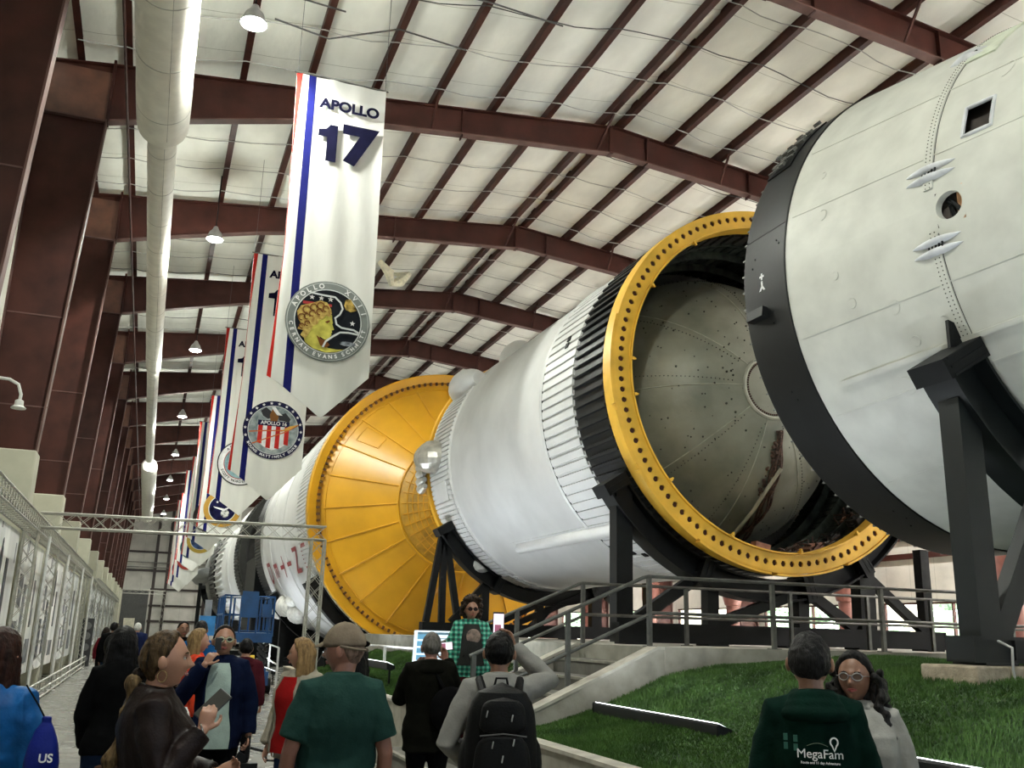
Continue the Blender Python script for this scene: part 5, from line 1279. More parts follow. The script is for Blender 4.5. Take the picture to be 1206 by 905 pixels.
def banner(num, x0, x1, y, zt, zl, ztip, zr, xtip, xb0, label, patch=True, cz=None, R=.80, cxp=None, redflap=.12):
    t = thing('mission_banner', label, 'banner', ((x0 + x1) / 2, y, zt), group='mission banners hanging over the aisle')
    W = x1 - x0; cx = (x0 + x1) / 2
    xs = np.linspace(0, 1, 25)
    def wave(u, z):
        f = (zt - z) / (zt - ztip)
        return .017 * math.sin(u * 9 + .6) * (.3 + f) + .009 * math.sin(u * 21 + z * .7) + (.10 if u < .055 else 0) * (1 - abs(f - .45) * 1.2) * (1 - u / .055)
    def bottom(u): return zl + (ztip - zl) * (u / xtip) if u < xtip else ztip + (zr - ztip) * ((u - xtip) / (1 - xtip))
    def strip(u0, u1, nm, m_, off, par, th=.004, nu=4):
        A = []
        for k in range(31):
            f = k / 30; row = []; us = np.linspace(u0, u1(f) if callable(u1) else u1, nu)
            for side in (0, 1):
                for u in (us if side == 0 else us[::-1]):
                    z = zt + (bottom(u) - zt) * f; xx = x0 + (xb0 - x0) * f + u * (W + (x0 - xb0) * f + .04 * f) + .05 * (1 - u / .1 if u < .1 else 0) * math.sin(PI * f) - .07 * (1 - u / .1 if u < .1 else 0) * max(0, (f - .6) / .4)
                    row.append((xx, y + wave(u, z) - off - (0 if side else th) + (0 if side == 0 else th), z))
            A.append(row)
        return obj(nm, MB().rings(A), m_, par, angle=60)
    cloth = strip(0, 1, 'banner_cloth', BSIL, 0, t, .003, 31)
    strip(.002, lambda f: .010 + .055 * max(0, 1 - f / .3) + .022 * max(0, (f - .66) / .34), 'red_stripe', BANR, .006, t, .002, 4); strip(.135, .215, 'blue_stripe', BANB, .006, t, .002, 4)
    obj('hem_rod', MB().tube([(x0 - .05, y, zt), (x1 + .05, y, zt)], .018, 6), GALV, t)
    for xx in (x0 + .02, x1 - .02): obj('hanging_wire', MB().tube([(xx, y, zt), (xx, y, topz(xx) + .05)], .006, 5), wd, t)
    base = Matrix.Translation((0, -.050, 0)) @ Matrix.Rotation(PI / 2, 4, 'X')
    text_part('lettering', 'APOLLO', .30, INK, t, Matrix.Translation((W * .105, 0, -.60)) @ base, bold=.013, sx=1.05)
    if num >= 10:
        P1 = [(-.10, -.40), (.10, -.40), (.10, .40), (-.05, .40), (-.12, .30), (-.27, .26), (-.27, .12), (-.10, .12)]
        g = MB().prism(P1, -.002, .004, 'z'); g.xf(Matrix.Translation((W * .095 - .29, 0, -1.44)) @ base @ Matrix.Diagonal((1.02, 1.0, 1, 1))); obj('lettering', g, INK, t, smooth=False, local=True)
    text_part('lettering', str(num)[-1], 1.10, INK, t, Matrix.Translation((W * .095 + (.24 if num >= 10 else 0), 0, -1.44)) @ base, bold=.055, sx=1.18)
    if patch:
        M = Matrix.Translation(((cxp if cxp is not None else cx + .08) - cx, 0, (cz if cz else 7.4) - zt)) @ base
        build_patch(num, t, M, R)
    return t
BL = 'white APOLLO %s banner with round mission patch, %s in the row over the aisle'
banner(17, 1.62, 3.44, 17.2, 12.53, 6.22, 5.50, 6.38, .53, 1.66, BL % (17, 'nearest'), cz=7.38, cxp=2.62, R=.80)
banner(16, 1.76, 3.58, 26.3, 12.15, 5.85, 5.06, 6.00, .55, 1.72, BL % (16, 'second'), cz=7.02, cxp=2.75, R=.82)
banner(15, 1.66, 3.48, 35.4, 12.60, 6.35, 5.60, 6.45, .6, 1.66, BL % (15, 'third'), cz=7.5, R=.82)
banner(14, 1.76, 3.58, 44.5, 12.05, 6.0, 5.45, 6.1, .6, 1.76, BL % (14, 'fourth'), cz=6.85, R=.82)
banner(13, 1.66, 3.48, 53.6, 12.60, 6.3, 5.6, 6.4, .6, 1.66, BL % (13, 'fifth'), cz=7.4, R=.82)
banner(12, 1.76, 3.58, 62.7, 12.15, 6.0, 5.3, 6.1, .6, 1.76, BL % (12, 'sixth'), cz=6.9, R=.82)
banner(11, 1.66, 3.48, 71.8, 12.6, 6.2, 5.4, 6.3, .6, 1.66, BL % (11, 'seventh'), cz=7.1, R=.82)
banner(10, 1.76, 3.58, 80.9, 12.1, 5.6, 4.8, 5.7, .6, 1.76, BL % (10, 'eighth'), cz=6.8, R=.82)
banner(9, 1.66, 3.48, 90.0, 12.6, 5.6, 4.8, 5.7, .6, 1.66, BL % (9, 'ninth'), cz=6.6, R=.82)
banner(8, 1.76, 3.58, 99.1, 12.1, 5.6, 4.8, 5.7, .6, 1.76, BL % (8, 'tenth'), cz=6.6, R=.82)
# ================================================================== people
V = Vector
def head_pt(u, v, off=0.0, fem=False, face=True):
    """u azimuth (0 = face, towards -Y), v elevation; metres for a 0.235 m head, origin at mid head"""
    cu, su, cv, sv = math.cos(u), math.sin(u), math.cos(v), math.sin(v)
    x = .078 * cv * su; yb = .094 if cu > 0 else .102; y = -yb * cv * cu; z = .120 * sv
    t = z / .12
    if t < 0:
        k = -t; x *= 1 - .30 * k ** 1.6; 
        if y > 0: y *= 1 - .55 * k ** 1.3
        else: y *= 1 - .10 * k ** 2
    else: x *= 1 + .02 * t
    if face and cu > 0:
        g = lambda x0, z0, sx, sz: math.exp(-((abs(x) - x0) / sx) ** 2 - ((z - z0) / sz) ** 2)
        d = .013 * g(0, -.004, .009, .022) + .022 * g(0, -.026, .0115, .013) + .005 * g(.010, -.030, .007, .007)
        d += .005 * g(.0, .028, .06, .010) - .010 * g(.031, .008, .016, .011) + .003 * g(.038, -.028, .016, .016)
        d += .008 * g(0, -.058, .024, .0075) - .003 * g(0, -.058, .026, .002) - .002 * g(0, -.074, .02, .006) + .009 * g(0, -.098, .022, .014)
        y -= d * 1.25
    p = V((x, y, z))
    if off: p += p.normalized() * off
    return p
def head_mesh(m, M, fem=False, offf=None, nu=56, nv=44, face=True):
    R = []
    for i in range(nv + 1):
        v = -PI / 2 + PI * (i + .25) / (nv + .5); row = []
        for j in range(nu):
            u = 2 * PI * j / nu; off = offf(u, v) if offf else 0
            row.append(tuple(M @ head_pt(u, v, off, fem, face)))
        R.append(row)
    return m.rings(R)
def ell(cx, cy, cz, rx, ry, n=24, p=2.4, tw=0):
    P = []
    for k in range(n):
        a = 2 * PI * k / n; c, s = math.cos(a), math.sin(a); q = (abs(c) ** p + abs(s) ** p) ** (-1 / p)
        P.append((cx + rx * c * q, cy + ry * s * q, cz))
    return P
def hand(m, w, d, n, side, s, curl=.5, spread=.0, thumb=.6):
    """w wrist, d forearm direction, n palm normal (fingers curl towards it)"""
    w, d, n = V(w), V(d).normalized(), V(n); n = (n - d * n.dot(d)).normalized(); t = d.cross(n) * side
    L = .088 * s; hw = .038 * s
    R = []
    for f, ww, th in ((-.10, .6, .9), (.15, .78, 1.0), (.5, 1.0, 1.0), (.85, 1.08, .95), (1.0, 1.0, .7)):
        c = w + d * (L * f); row = []
        for k in range(12):
            a = 2 * PI * k / 12; row.append(tuple(c + t * (hw * ww * math.cos(a)) + n * (.0135 * s * th * math.sin(a))))
        R.append(row)
    m.rings(R)
    for i, (fl, rr) in enumerate(((.068, .0088), (.076, .0092), (.071, .0088), (.056, .0078))):
        p = w + d * (L * (.97 - .04 * abs(i - 1))) + t * (hw * (.78 - .52 * i)) ; dd = (d + t * (spread * (1.5 - i) * .25)).normalized(); P = [p - dd * .012 * s, p]; rad = [rr * s, rr * s]
        a = 0
        for seg, fr in enumerate((.45, .32, .23)):
            a += curl * (.75 + .12 * i) * (1.0 if seg else .8); q = dd * math.cos(a) + n * math.sin(a); p = p + q * (fl * s * fr); P.append(p); rad.append(rr * s * (1 - .08 * (seg + 1)))
        m.caps_tube(P, rad, 8)
    p = w + d * (L * .22) + t * (hw * .75); P = [p]; a = thumb
    for q, fr in ((t * .75 + d * .65 + n * .15, .034), (t * .25 + d * .85 + n * (.3 + curl * .4), .030), (d * .85 + n * (.3 + curl * .6) - t * .1, .024)):
        p = p + q.normalized() * fr * s; P.append(p)
    m.caps_tube(P, [.012 * s, .0115 * s, .010 * s, .0088 * s], 8)
_tex = bpy.data.textures.new('cloth_folds', 'CLOUDS'); _tex.noise_scale = .16; _tex.noise_depth = 2
_tex2 = bpy.data.textures.new('hair_lumps', 'CLOUDS'); _tex2.noise_scale = .03; _tex2.noise_depth = 2
def finish(o, vox, disp=0.0, tex=None, smooth=2):
    r = o.modifiers.new('union', 'REMESH'); r.mode = 'VOXEL'; r.voxel_size = vox; r.use_smooth_shade = True
    if smooth: q = o.modifiers.new('relax', 'SMOOTH'); q.factor = .5; q.iterations = smooth
    if disp: d = o.modifiers.new('folds', 'DISPLACE'); d.texture = tex or _tex; d.strength = disp; d.mid_level = .5; d.texture_coords = 'LOCAL'
    return o
def skin_mat(n, c): return mat('skin_' + n, c, .48, var=.06, vscale=9, bump=.08, bscale=120)
def fabric(n, c, **k): return mat('fabric_' + n, c, k.get('r', .92), spec=.05 if k.get('r', .9) > .7 else .15, var=k.get('var', .10), vscale=k.get('vs', 9), bump=k.get('bump', .25), bscale=k.get('bs', 90), col2=k.get('c2'))
def hair_mat(n, c, c2=None): return mat('hair_' + n, c, .5, spec=.12, var=.3, vscale=26, bump=.7, bscale=70, stretch=(2.2, 2.2, .35), col2=c2, dist=.008)
SK = {'fair': skin_mat('fair', (.33, .165, .105)), 'tan': skin_mat('tan', (.22, .105, .062)), 'rosy': skin_mat('rosy', (.26, .115, .078)), 'deep': skin_mat('deep', (.20, .095, .055))}
EYEW = mat('eye_white', (.42, .41, .40), .5, spec=.2); IRIS = mat('brown_iris', (.03, .015, .01), .2); LIPM = mat('lip_colour', (.35, .08, .07), .4); TEETH = mat('teeth_white', (.75, .73, .68), .3)
ARM_D = ((.235, .03, 1.14), (.245, -.06, .90))
def person(label, pos, rz, h=1.75, skin='fair', hair=('short', None), top=None, pants=None, shoes=None, w=1.0, belly=0.0, fem=False, L=ARM_D, Rr=None, head=(0, 0), sleeve='long', hem=.86,
           vox=.011, lean=0.0, infl=.018, legs=None, handL=None, handR=None, collar=True, eyes=True, disp=.012, group=None, coat_len=None, shirt=None, shirtw=30, hood=False):
    s = h / 1.75
    t = thing('person', label, 'person', pos, math.radians(rz), group)
    S = lambda p: V(p) * s
    L = tuple(L); Rr = Rr or tuple((-p[0], p[1], p[2]) for p in L)
    L = tuple(L)
    sh = .152 * w if not fem else .138 * w
    def lean_(p):
        p = V(p); f = max(0, (p.z - .95)); return V((p.x, p.y - f * lean, p.z))
    tr = [(.78, .155, .105, 0), (.86, .172, .118, .004), (.95, .17, .115, .0), (1.05, .148, .102, -.002 - belly * .3), (1.14, .150, .106, -.004 - belly * .5), (1.25, .165, .115, -.004), (1.34, .166, .114, .0), (1.41, .152, .100, .008), (1.45, .125, .085, .014), (1.485, .088, .068, .018), (1.515, .062, .058, .018)]
    if fem: tr = [(z, rx * (1.02 if z < 1.0 else .90), ry * (1.0 if not 1.2 < z < 1.36 else 1.12), yo - (.012 if 1.2 < z < 1.36 else 0)) for z, rx, ry, yo in tr]
    def torso(m, inf, z0=.78, ws=1.0):
        R = []
        for z, rx, ry, yo in tr:
            if z < z0 - .05: continue
            b = belly * math.exp(-((z - 1.08) / .16) ** 2)
            c = lean_((0, yo - b * .5, z)); R.append(ell(c.x * s, c.y * s, c.z * s, (rx * w * ws + b * .5 + inf) * s, (ry * (w * .5 + .5) + b * .6 + inf) * s))
        m.rings(R)
    nk = lean_((0, .012, 1.485)); hc = lean_((0, -.018, 1.626)); 
    HM = Matrix.Translation(hc * s) @ Matrix.Rotation(math.radians(head[0]), 4, 'Z') @ Matrix.Rotation(math.radians(head[1]), 4, 'X') @ Matrix.Diagonal((s * 1.05, s * 1.05, s * 1.04, 1))
    body = MB(); torso(body, -.006)
    body.caps_tube([S(nk + V((0, .012, -.06))), S(nk + V((0, .006, .0))), HM @ V((0, .022, -.055)), HM @ V((0, .02, 0))], [.062 * s, .054 * s * (.88 if fem else 1), .052 * s * (.88 if fem else 1), .055 * s], 16)
    head_mesh(body, HM, fem)
    for sx in (-1, 1):
        body.ball(HM @ V((sx * .086, .014, -.008)), (.014 * s, .020 * s, .032 * s), 10, 8, rot=HM.to_3x3().normalized())
    shp = {}
    for sd, A, hd in ((1, L, handL), (-1, Rr, handR)):
        a = lean_((sd * sh, .012, 1.415)); e = lean_(A[0]); wr = lean_(A[1]); shp[sd] = (a, e, wr)
        m1 = a.lerp(e, .4); m2 = e.lerp(wr, .35)
        body.caps_tube([S(lean_((sd * sh * .35, .012, 1.43))), S(a), S(m1), S(e), S(m2), S(wr)], [q * s * (.93 if fem else 1) for q in (.055, .056, .050, .040, .040, .0265)], 14)
        d = (wr - e).normalized(); hd = hd or {}
        n = hd.get('n', V((-sd, -.15, .0))); hand(body, S(wr), d if 'd' not in hd else V(hd['d']), n, hd.get('side', sd if True else sd), s * (.93 if fem else 1), hd.get('curl', .35), hd.get('spread', .1))
    lg = legs or {1: ((.095, 0, .90), (.10, -.015, .50), (.10, .02, .09)), -1: ((-.095, 0, .90), (-.10, -.015, .50), (-.10, .02, .09))}
    for sd, (a, k, f) in lg.items():
        a, k, f = V(a), V(k), V(f)
        body.caps_tube([S(a), S(a.lerp(k, .5)), S(k), S(k.lerp(f, .35)), S(f)], [.088 * s * w, .074 * s * w, .054 * s, .056 * s, .036 * s], 14)
        body.ball(S(f + V((0, -.06, -.045))), (.045 * s, .12 * s, .038 * s), 12, 8)
    o = obj('body', body, SK[skin], t, local=True); finish(o, vox * (.55 if vox < .012 else .9), smooth=2)
    # clothing
    if top:
        m = MB(); torso(m, infl, z0=hem)
        if hem > .9: pass
        for sd in (1, -1):
            a, e, wr = shp[sd]; il = infl * .75
            if sleeve == 'long':
                P = [S(lean_((sd * sh * .35, .012, 1.435))), S(a), S(a.lerp(e, .45)), S(e), S(e.lerp(wr, .5)), S(e.lerp(wr, .97))]; Q = [.058, .060, .054, .046, .040, .034]
            else:
                P = [S(lean_((sd * sh * .35, .012, 1.435))), S(a), S(a.lerp(e, .45)), S(a.lerp(e, .78))]; Q = [.058, .062, .062, .064]
            m.tube(P, [(q * (.94 if fem else 1) * (w * .4 + .6) + il) * s for q in Q], 16)
        if coat_len:
            m.rings([ell(0, .0, coat_len * s, (.20 * w) * s, .15 * s), ell(0, 0, .82 * s, .19 * w * s, .14 * s), ell(0, 0, .98 * s, .172 * w * s, .13 * s)])
        o = obj(top[0], m, top[1], t, local=True); finish(o, vox, disp * s, _tex)
        tobj = o
        if shirt:
            m = MB(); R = []
            for z, rx, ry, yo in tr:
                if z < hem - .02 or z > 1.47: continue
                b = belly * math.exp(-((z - 1.08) / .16) ** 2); c = lean_((0, yo - b * .5, z)); k = (1.47 - z) / .6
                row = []
                for a in np.linspace(-shirtw, shirtw, 9):
                    q = math.radians(-90 + a * (.75 + .35 * k)); row.append(V(((c.x + (rx * w + b * .5 + infl + .003 + disp * .45) * math.cos(q)) * s, (c.y + (ry * (w * .5 + .5) + b * .6 + infl + .004 + disp * .45) * math.sin(q)) * s, c.z * s)))
                R.append([tuple(p) for p in row] + [tuple(p + V((0, .02, 0))) for p in row[::-1]])
            m.rings(R); o = obj('shirt_front', m, shirt, t, local=True); part_label(o, 'shirt showing between the open fronts')
            m = MB()
            for sd in (0, -1): m.tube([V(R_[sd if sd == 0 else 8]) + V((0, -.004, 0)) for R_ in R], .011 * s, 8)
            obj('lapel', m, top[1], t, local=True)
        if collar:
            m = MB(); c = nk + V((0, .0, .012)); m.tube([S(c + V((.066 * math.cos(a), .066 * math.sin(a) + .004, .012 * math.sin(a)))) for a in np.linspace(0, 2 * PI, 21)[:-1]], (.014 if collar is True else collar) * s, 8, closed=True)
            obj('collar', m, top[1], t, local=True)
        if hood:
            m = MB()
            for q in range(3): m.tube([S(nk + V(((.085 + .02 * q) * math.cos(a), (.055 + .022 * q) * math.sin(a) + .035, -.01 - .032 * q + .012 * math.sin(a)))) for a in np.linspace(-.35, PI + .35, 15)], [(.022 + .012 * math.sin(PI * i / 14)) * s for i in range(15)], 10)
            o = obj('hood', m, top[1], t, local=True); finish(o, vox, .006)
    if pants:
        m = MB(); R = [ell(0, 0, z * s, (rx * w + .008) * s, (ry + .012) * s) for z, rx, ry in ((.80, .165, .11), (.88, .175, .122), (.97, .168, .115), (1.02, .155, .105))]; m.rings(R)
        for sd, (a, k, f) in lg.items():
            a, k, f = V(a), V(k), V(f); m.tube([S(a), S(a.lerp(k, .5)), S(k), S(k.lerp(f, .5)), S(f + V((0, 0, -.01)))], [q * s for q in (.100 * w, .088 * w, .070, .064, .060)], 16)
        o = obj(pants[0], m, pants[1], t, local=True); finish(o, vox * 1.2, .010 * s)
    m = MB()
    for sd, (a, k, f) in lg.items():
        g = MB(); f = V(f); g.ball(S(f + V((0, -.065, -.045))), (.052 * s, .145 * s, .046 * s), 14, 8); g.v = [(x, y, max(z, (f.z - .09) * s)) for x, y, z in g.v]
        obj('shoe', g, shoes or fabric('black_leather', (.015, .014, .014), r=.4), t, local=True)
    # eyes, brows, mouth
    if eyes:
        for sx in (-1, 1):
            g = MB().ball(HM @ V((sx * .031, -.0722, .008)), .0120 * s, 12, 8); e = obj('eye', g, EYEW, t, local=True)
            g = MB().ball(HM @ V((sx * .031, -.0808, .008)), .0055 * s, 10, 6); obj('iris', g, IRIS, e, local=True)
            g = MB().caps_tube([HM @ V((sx * .017, -.0905, .026)), HM @ V((sx * .032, -.0895, .031)), HM @ V((sx * .047, -.080, .027))], [.003 * s, .0036 * s, .002 * s], 6); obj('eyebrow', g, hair[1] or IRIS, t, local=True)
            g = MB().caps_tube([HM @ V((sx * .018, -.0845, .012)), HM @ V((sx * .031, -.0885, .0175)), HM @ V((sx * .045, -.078, .012))], [.0022 * s] * 3, 6); obj('eyelid', g, SK[skin], t, local=True)
        g = MB().caps_tube([HM @ V((-.024, -.080, -.057)), HM @ V((-.010, -.0912, -.0545)), HM @ V((.010, -.0912, -.0545)), HM @ V((.024, -.080, -.057))], [.002 * s, .0045 * s, .0045 * s, .002 * s], 8)
        g.caps_tube([HM @ V((-.022, -.080, -.060)), HM @ V((0, -.0915, -.0635)), HM @ V((.022, -.080, -.060))], [.002 * s, .0055 * s, .002 * s], 8)
        obj('lips', g, LIPM, t, local=True)
    # hair
    st, hm_ = hair[0], hair[1]
    if st and hm_:
        hd = V((0, .80, .60)); thr = {'short': .0, 'long': -.02, 'tied': .04, 'curly': -.02, 'balding': .25}.get(st, 0); th = {'short': .010, 'long': .020, 'tied': .011, 'curly': .026, 'balding': .007}.get(st, .013)
        def offf(u, v):
            p = V((math.cos(v) * math.sin(u), -math.cos(v) * math.cos(u), math.sin(v))); q = p.dot(hd) - thr
            if st == 'short' and p.z < -.35: q -= (-.35 - p.z) * 1.6
            k = 1 / (1 + math.exp(-q * 34)); return -.012 + (th + .012) * k
        m = MB(); head_mesh(m, HM, offf=offf, nu=64, nv=48, face=False)
        if st == 'long':
            ln = hair[2] if len(hair) > 2 else .32
            R = []
            for f in np.linspace(0, 1, 8):
                z = .03 - f * ln; R.append([tuple(HM @ V((px_, py_, z))) for px_, py_, _ in ell(0, .050 + .012 * f, 0, .088 + .020 * math.sin(PI * f * .8), .062 - .012 * f, 20)])
            m.rings(R)
            for sx in (-1, 1):
                m.caps_tube([HM @ V((sx * .076, .010, .04)), HM @ V((sx * .088, .012, -.06)), HM @ V((sx * .098, .012, -.16)), HM @ V((sx * .09, .0, -ln * .85))], [.022 * s, .026 * s, .026 * s, .014 * s], 10)
        if st == 'curly':
            rs = np.random.default_rng(3)
            for _ in range(230):
                u, v = rs.uniform(0, 2 * PI), math.asin(rs.uniform(-.65, 1)); p = V((math.cos(v) * math.sin(u), -math.cos(v) * math.cos(u), math.sin(v)))
                if p.dot(hd) > -.12 + (.35 if p.y < -.55 else 0): m.ball(HM @ head_pt(u, v, rs.uniform(.025, .065), face=False), rs.uniform(.018, .03) * s, 8, 6)
        o = obj('hair', m, hm_, t, local=True); finish(o, .0065 if vox < .012 else .010, .014 if st != 'curly' else .03, _tex2, smooth=1)
    t['_s'] = s
    return t, HM, shp, S, tobj if top else None
def lens_glasses(t, HM, frame, lens, s=1.0, fat=1.0):
    g = MB()
    for sx in (-1, 1):
        P = [HM @ V((sx * .033 + .024 * math.cos(a), -.101 + .006 * (math.cos(a) * sx + 1), .006 + .018 * math.sin(a))) for a in np.linspace(0, 2 * PI, 17)[:-1]]
        g.tube(P, .0028 * fat, 6, closed=True)
        g.tube([HM @ V((sx * .058, -.090, .010)), HM @ V((sx * .078, -.05, .010)), HM @ V((sx * .082, .01, .008))], .0025 * fat, 6)
        l = MB(); l.rings([[tuple(HM @ V((sx * .033 + .0225 * math.cos(a), yy + .006 * (math.cos(a) * sx + 1), .006 + .0165 * math.sin(a)))) for a in np.linspace(0, 2 * PI, 17)[:-1]] for yy in (-.101, -.099)]); obj('lens', l, lens, t, local=True)
    g.tube([HM @ V((-.011, -.103, .010)), HM @ V((0, -.106, .013)), HM @ V((.011, -.103, .010))], .0025 * fat, 6)
    obj('glasses_frame', g, frame, t, local=True)
def phone(label, c, n, up, parent_rot=None, lit=True, w=.075, h=.155):
    """a phone standing free at world point c; n is the screen direction"""
    n, up = V(n).normalized(), V(up); r = up.cross(n).normalized(); up = n.cross(r)
    t = thing('phone', label, 'phone', tuple(c))
    def quad(x0, x1, z0, z1, d0, d1):
        P = [V(c) + r * x + up * z + n * d for d in (d0, d1) for x, z in ((x0, z0), (x1, z0), (x1, z1), (x0, z1))]
        return MB().add([tuple(p) for p in P], [(0, 3, 2, 1), (4, 5, 6, 7), (0, 1, 5, 4), (1, 2, 6, 5), (2, 3, 7, 6), (3, 0, 4, 7)])
    o = obj('case', quad(-w / 2, w / 2, -h / 2, h / 2, -.005, .004), mat('phone_case_black', (.02, .02, .022), .4), t, smooth=False); b = o.modifiers.new('b', 'BEVEL'); b.width = .004; b.segments = 2
    if lit:
        obj('screen', quad(-w / 2 + .004, w / 2 - .004, -h / 2 + .012, h / 2 - .012, .0045, .0055), mat('phone_screen_lit', (.6, .55, .6), .3, emit=(.95, .82, .92), estr=.9), t, smooth=False)
        obj('screen_content', quad(-w / 2 + .012, w / 2 - .02, -h / 2 + .03, -h / 2 + .075, .0056, .006), mat('phone_screen_dark', (.25, .08, .12), .3, emit=(.5, .15, .25), estr=.4), t, smooth=False)
    else: obj('screen', quad(-w / 2 + .004, w / 2 - .004, -h / 2 + .008, h / 2 - .008, .0045, .0055), mat('phone_screen_off', (.035, .034, .03), .3, spec=.3), t, smooth=False)
    return t
def W(t, p):
    return (Matrix.Translation(t.location) @ Matrix.Rotation(t.rotation_euler.z, 4, 'Z')) @ V(p)

BLK = fabric('black', (.0028, .0028, .003)); OLV = fabric('black_olive', (.004, .004, .0025)); NAVY = fabric('navy_blazer', (.004, .008, .026), c2=(.003, .005, .018)); JEAN = fabric('blue_jeans', (.012, .022, .055)); JBLK = fabric('black_trousers', (.0028, .0028, .003))
HB = hair_mat('black', (.0035, .003, .003)); HBR = hair_mat('dark_brown', (.011, .0055, .0035)); HBL = hair_mat('blonde', (.24, .15, .065), (.10, .06, .025)); HRB = hair_mat('red_brown', (.020, .006, .0035)); HGR = hair_mat('grey', (.12, .11, .10), (.05, .045, .04)); HSTR = hair_mat('streaked', (.075, .045, .020), (.005, .003, .002)); HDG = hair_mat('dark_grey', (.018, .017, .017), (.005, .0045, .0045))

# 1 woman in profile, front left
t, HM, shp, S, _ = person('laughing woman in profile with a long braid and dark brown shirt, holding a phone', (.095, 4.65, 0), 90, h=1.715, skin='fair', hair=('tied', HSTR), fem=True, w=1.22,
    top=('shirt', fabric('dark_brown_satin', (.008, .0035, .003), r=.5, var=.2, vs=5)), pants=('jeans', JEAN), vox=.009, infl=.022, disp=.03, belly=.03,
    L=((.20, -.06, 1.16), (.05, -.29, 1.13)), Rr=((-.25, -.03, 1.13), (-.18, -.20, 1.34)), handR=dict(d=(.10, -.25, .95), n=(.85, -.1, .1), curl=.75, side=-1), handL=dict(d=(-.3, -.7, .3), n=(-.5, .3, .3), curl=.5), head=(0, -3), hem=.80, collar=.02)
m = MB(); 
for q in range(3): m.ball(HM @ V((0, .098 + .004 * q, -.055 - 0 * q)), (.03, .03, .03), 10, 8)
obj('hair_tie', m, HBR, t, local=True)
m = MB(); P = [HM @ V((0, .100, -.05)), HM @ V((-.01, .128, -.09)), HM @ V((-.02, .125, -.15)), HM @ V((-.03, .14, -.21)), HM @ V((-.03, .155, -.27)), HM @ V((-.03, .165, -.33)), HM @ V((-.03, .195, -.40)), HM @ V((-.03, .205, -.45))]
m.caps_tube(P, [.024, .033, .022, .034, .020, .022, .040, .012], 12); m.ball(P[1], (.036, .036, .04), 12, 8); m.ball(P[3], (.036, .036, .038), 12, 8)
o = obj('braid', m, hair_mat('bronze_streak', (.17, .11, .05), (.03, .018, .008)), t, local=True); finish(o, .008, .012, _tex2)
m = MB(); c = HM @ V((-.082, .012, -.062)); m.tube([c + V((0, .019 * math.cos(a), .024 * math.sin(a))) for a in np.linspace(0, 2 * PI, 21)[:-1]], .0028, 6, closed=True); obj('hoop_earring', m, mat('gold_hoop', (.75, .55, .3), .2, metal=1), t, local=True)
obj('open_mouth', MB().ball(HM @ V((0, -.0820, -.0600)), (.018, .010, .007), 12, 8), mat('mouth_dark', (.08, .01, .01), .5), t, local=True)
obj('teeth', MB().caps_tube([HM @ V((-.020, -.0820, -.0585)), HM @ V((0, -.0930, -.0590)), HM @ V((.020, -.0820, -.0585))], [.0025, .0032, .0025], 6), TEETH, t, local=True)
m = MB(); m.rings([[tuple(S(V(p) + V((0, 0, 0)))) for p in ((-.02, -.145, 1.40), (.05, -.135, 1.42), (.05, -.15, 1.30), (-.02, -.165, 1.20), (-.05, -.16, 1.30))], [tuple(S(V(p) + V((0, .03, 0)))) for p in ((-.02, -.145, 1.40), (.05, -.135, 1.42), (.05, -.15, 1.30), (-.02, -.165, 1.20), (-.05, -.16, 1.30))]])
obj('undershirt', m, fabric('white_tee', (.65, .65, .63)), t, local=True)
w_ = W(t, S((-.145, -.235, 1.44))); phone('dark phone held low by the laughing woman in brown', w_, (-.3, -.75, .5), (.55, .1, .6), lit=False)
o = obj('bracelet', MB().tube([S(shp[-1][2] + V((0, .0, .0))) + V((.03 * math.cos(a), .012 * math.sin(a), .03 * math.sin(a))) for a in np.linspace(0, 2 * PI, 15)[:-1]], .003, 6, closed=True), mat('silver_chain', (.6, .58, .52), .25, metal=1), t, local=True)

# 2 man with the cap
cap = fabric('khaki_cap', (.17, .135, .10), var=.12, vs=14)
t, HM, shp, S, _ = person('man in a beige cap and dark green t-shirt seen from behind', (1.02, 5.2, 0), 176, h=1.765, skin='rosy', hair=('balding', hair_mat('cropped_grey', (.20, .13, .10))), w=1.04, belly=.05, top=('t_shirt', fabric('dark_teal_green', (.017, .046, .038), c2=(.011, .033, .028))), pants=('trousers', JBLK), sleeve='short', vox=.009, head=(58, 2), disp=.03, infl=.026, L=((.245, .02, 1.12), (.26, -.10, .88)), hem=.80, eyes=True)
m = MB(); head_mesh(m, HM, offf=lambda u, v: (.021 if math.sin(v) > .12 - .10 * math.cos(u) * -1 * -.2 else -.02), nu=48, nv=40, face=False)
o = obj('cap_crown', m, cap, t, local=True); finish(o, .008, .004, smooth=3)
m = MB(); R = []
for f in np.linspace(0, 1, 6):
    a_ = np.linspace(-1.05, 1.05, 13); R.append([tuple(HM @ V((.078 * math.sin(a) * (1 - .12 * f), -.088 * math.cos(a) - .075 * f * math.cos(a * .7), .042 - .022 * f + .012 * math.cos(a) * (1 - f)))) for a in a_] + [tuple(HM @ V((.078 * math.sin(a) * (1 - .12 * f), -.088 * math.cos(a) - .075 * f * math.cos(a * .7), .037 - .022 * f + .012 * math.cos(a) * (1 - f)))) for a in a_[::-1]])
m.rings(R); obj('cap_brim', m, cap, t, local=True)
m = MB(); m.ball(HM @ V((0, 0, .139)), (.010, .010, .005), 8, 6); obj('cap_button', m, cap, t, local=True)
m = MB()
for sd in (-1, 1): m.tube([HM @ V((sd * .09, .02, .02)), HM @ V((sd * .06, .098, .004)), HM @ V((sd * .01, .122, .0))], .009, 6)
obj('cap_strap', m, cap, t, local=True)
obj('strap_gap', MB().ball(HM @ V((-.012, .112, .030)), (.026, .012, .016), 10, 6), BLK, t, local=True)

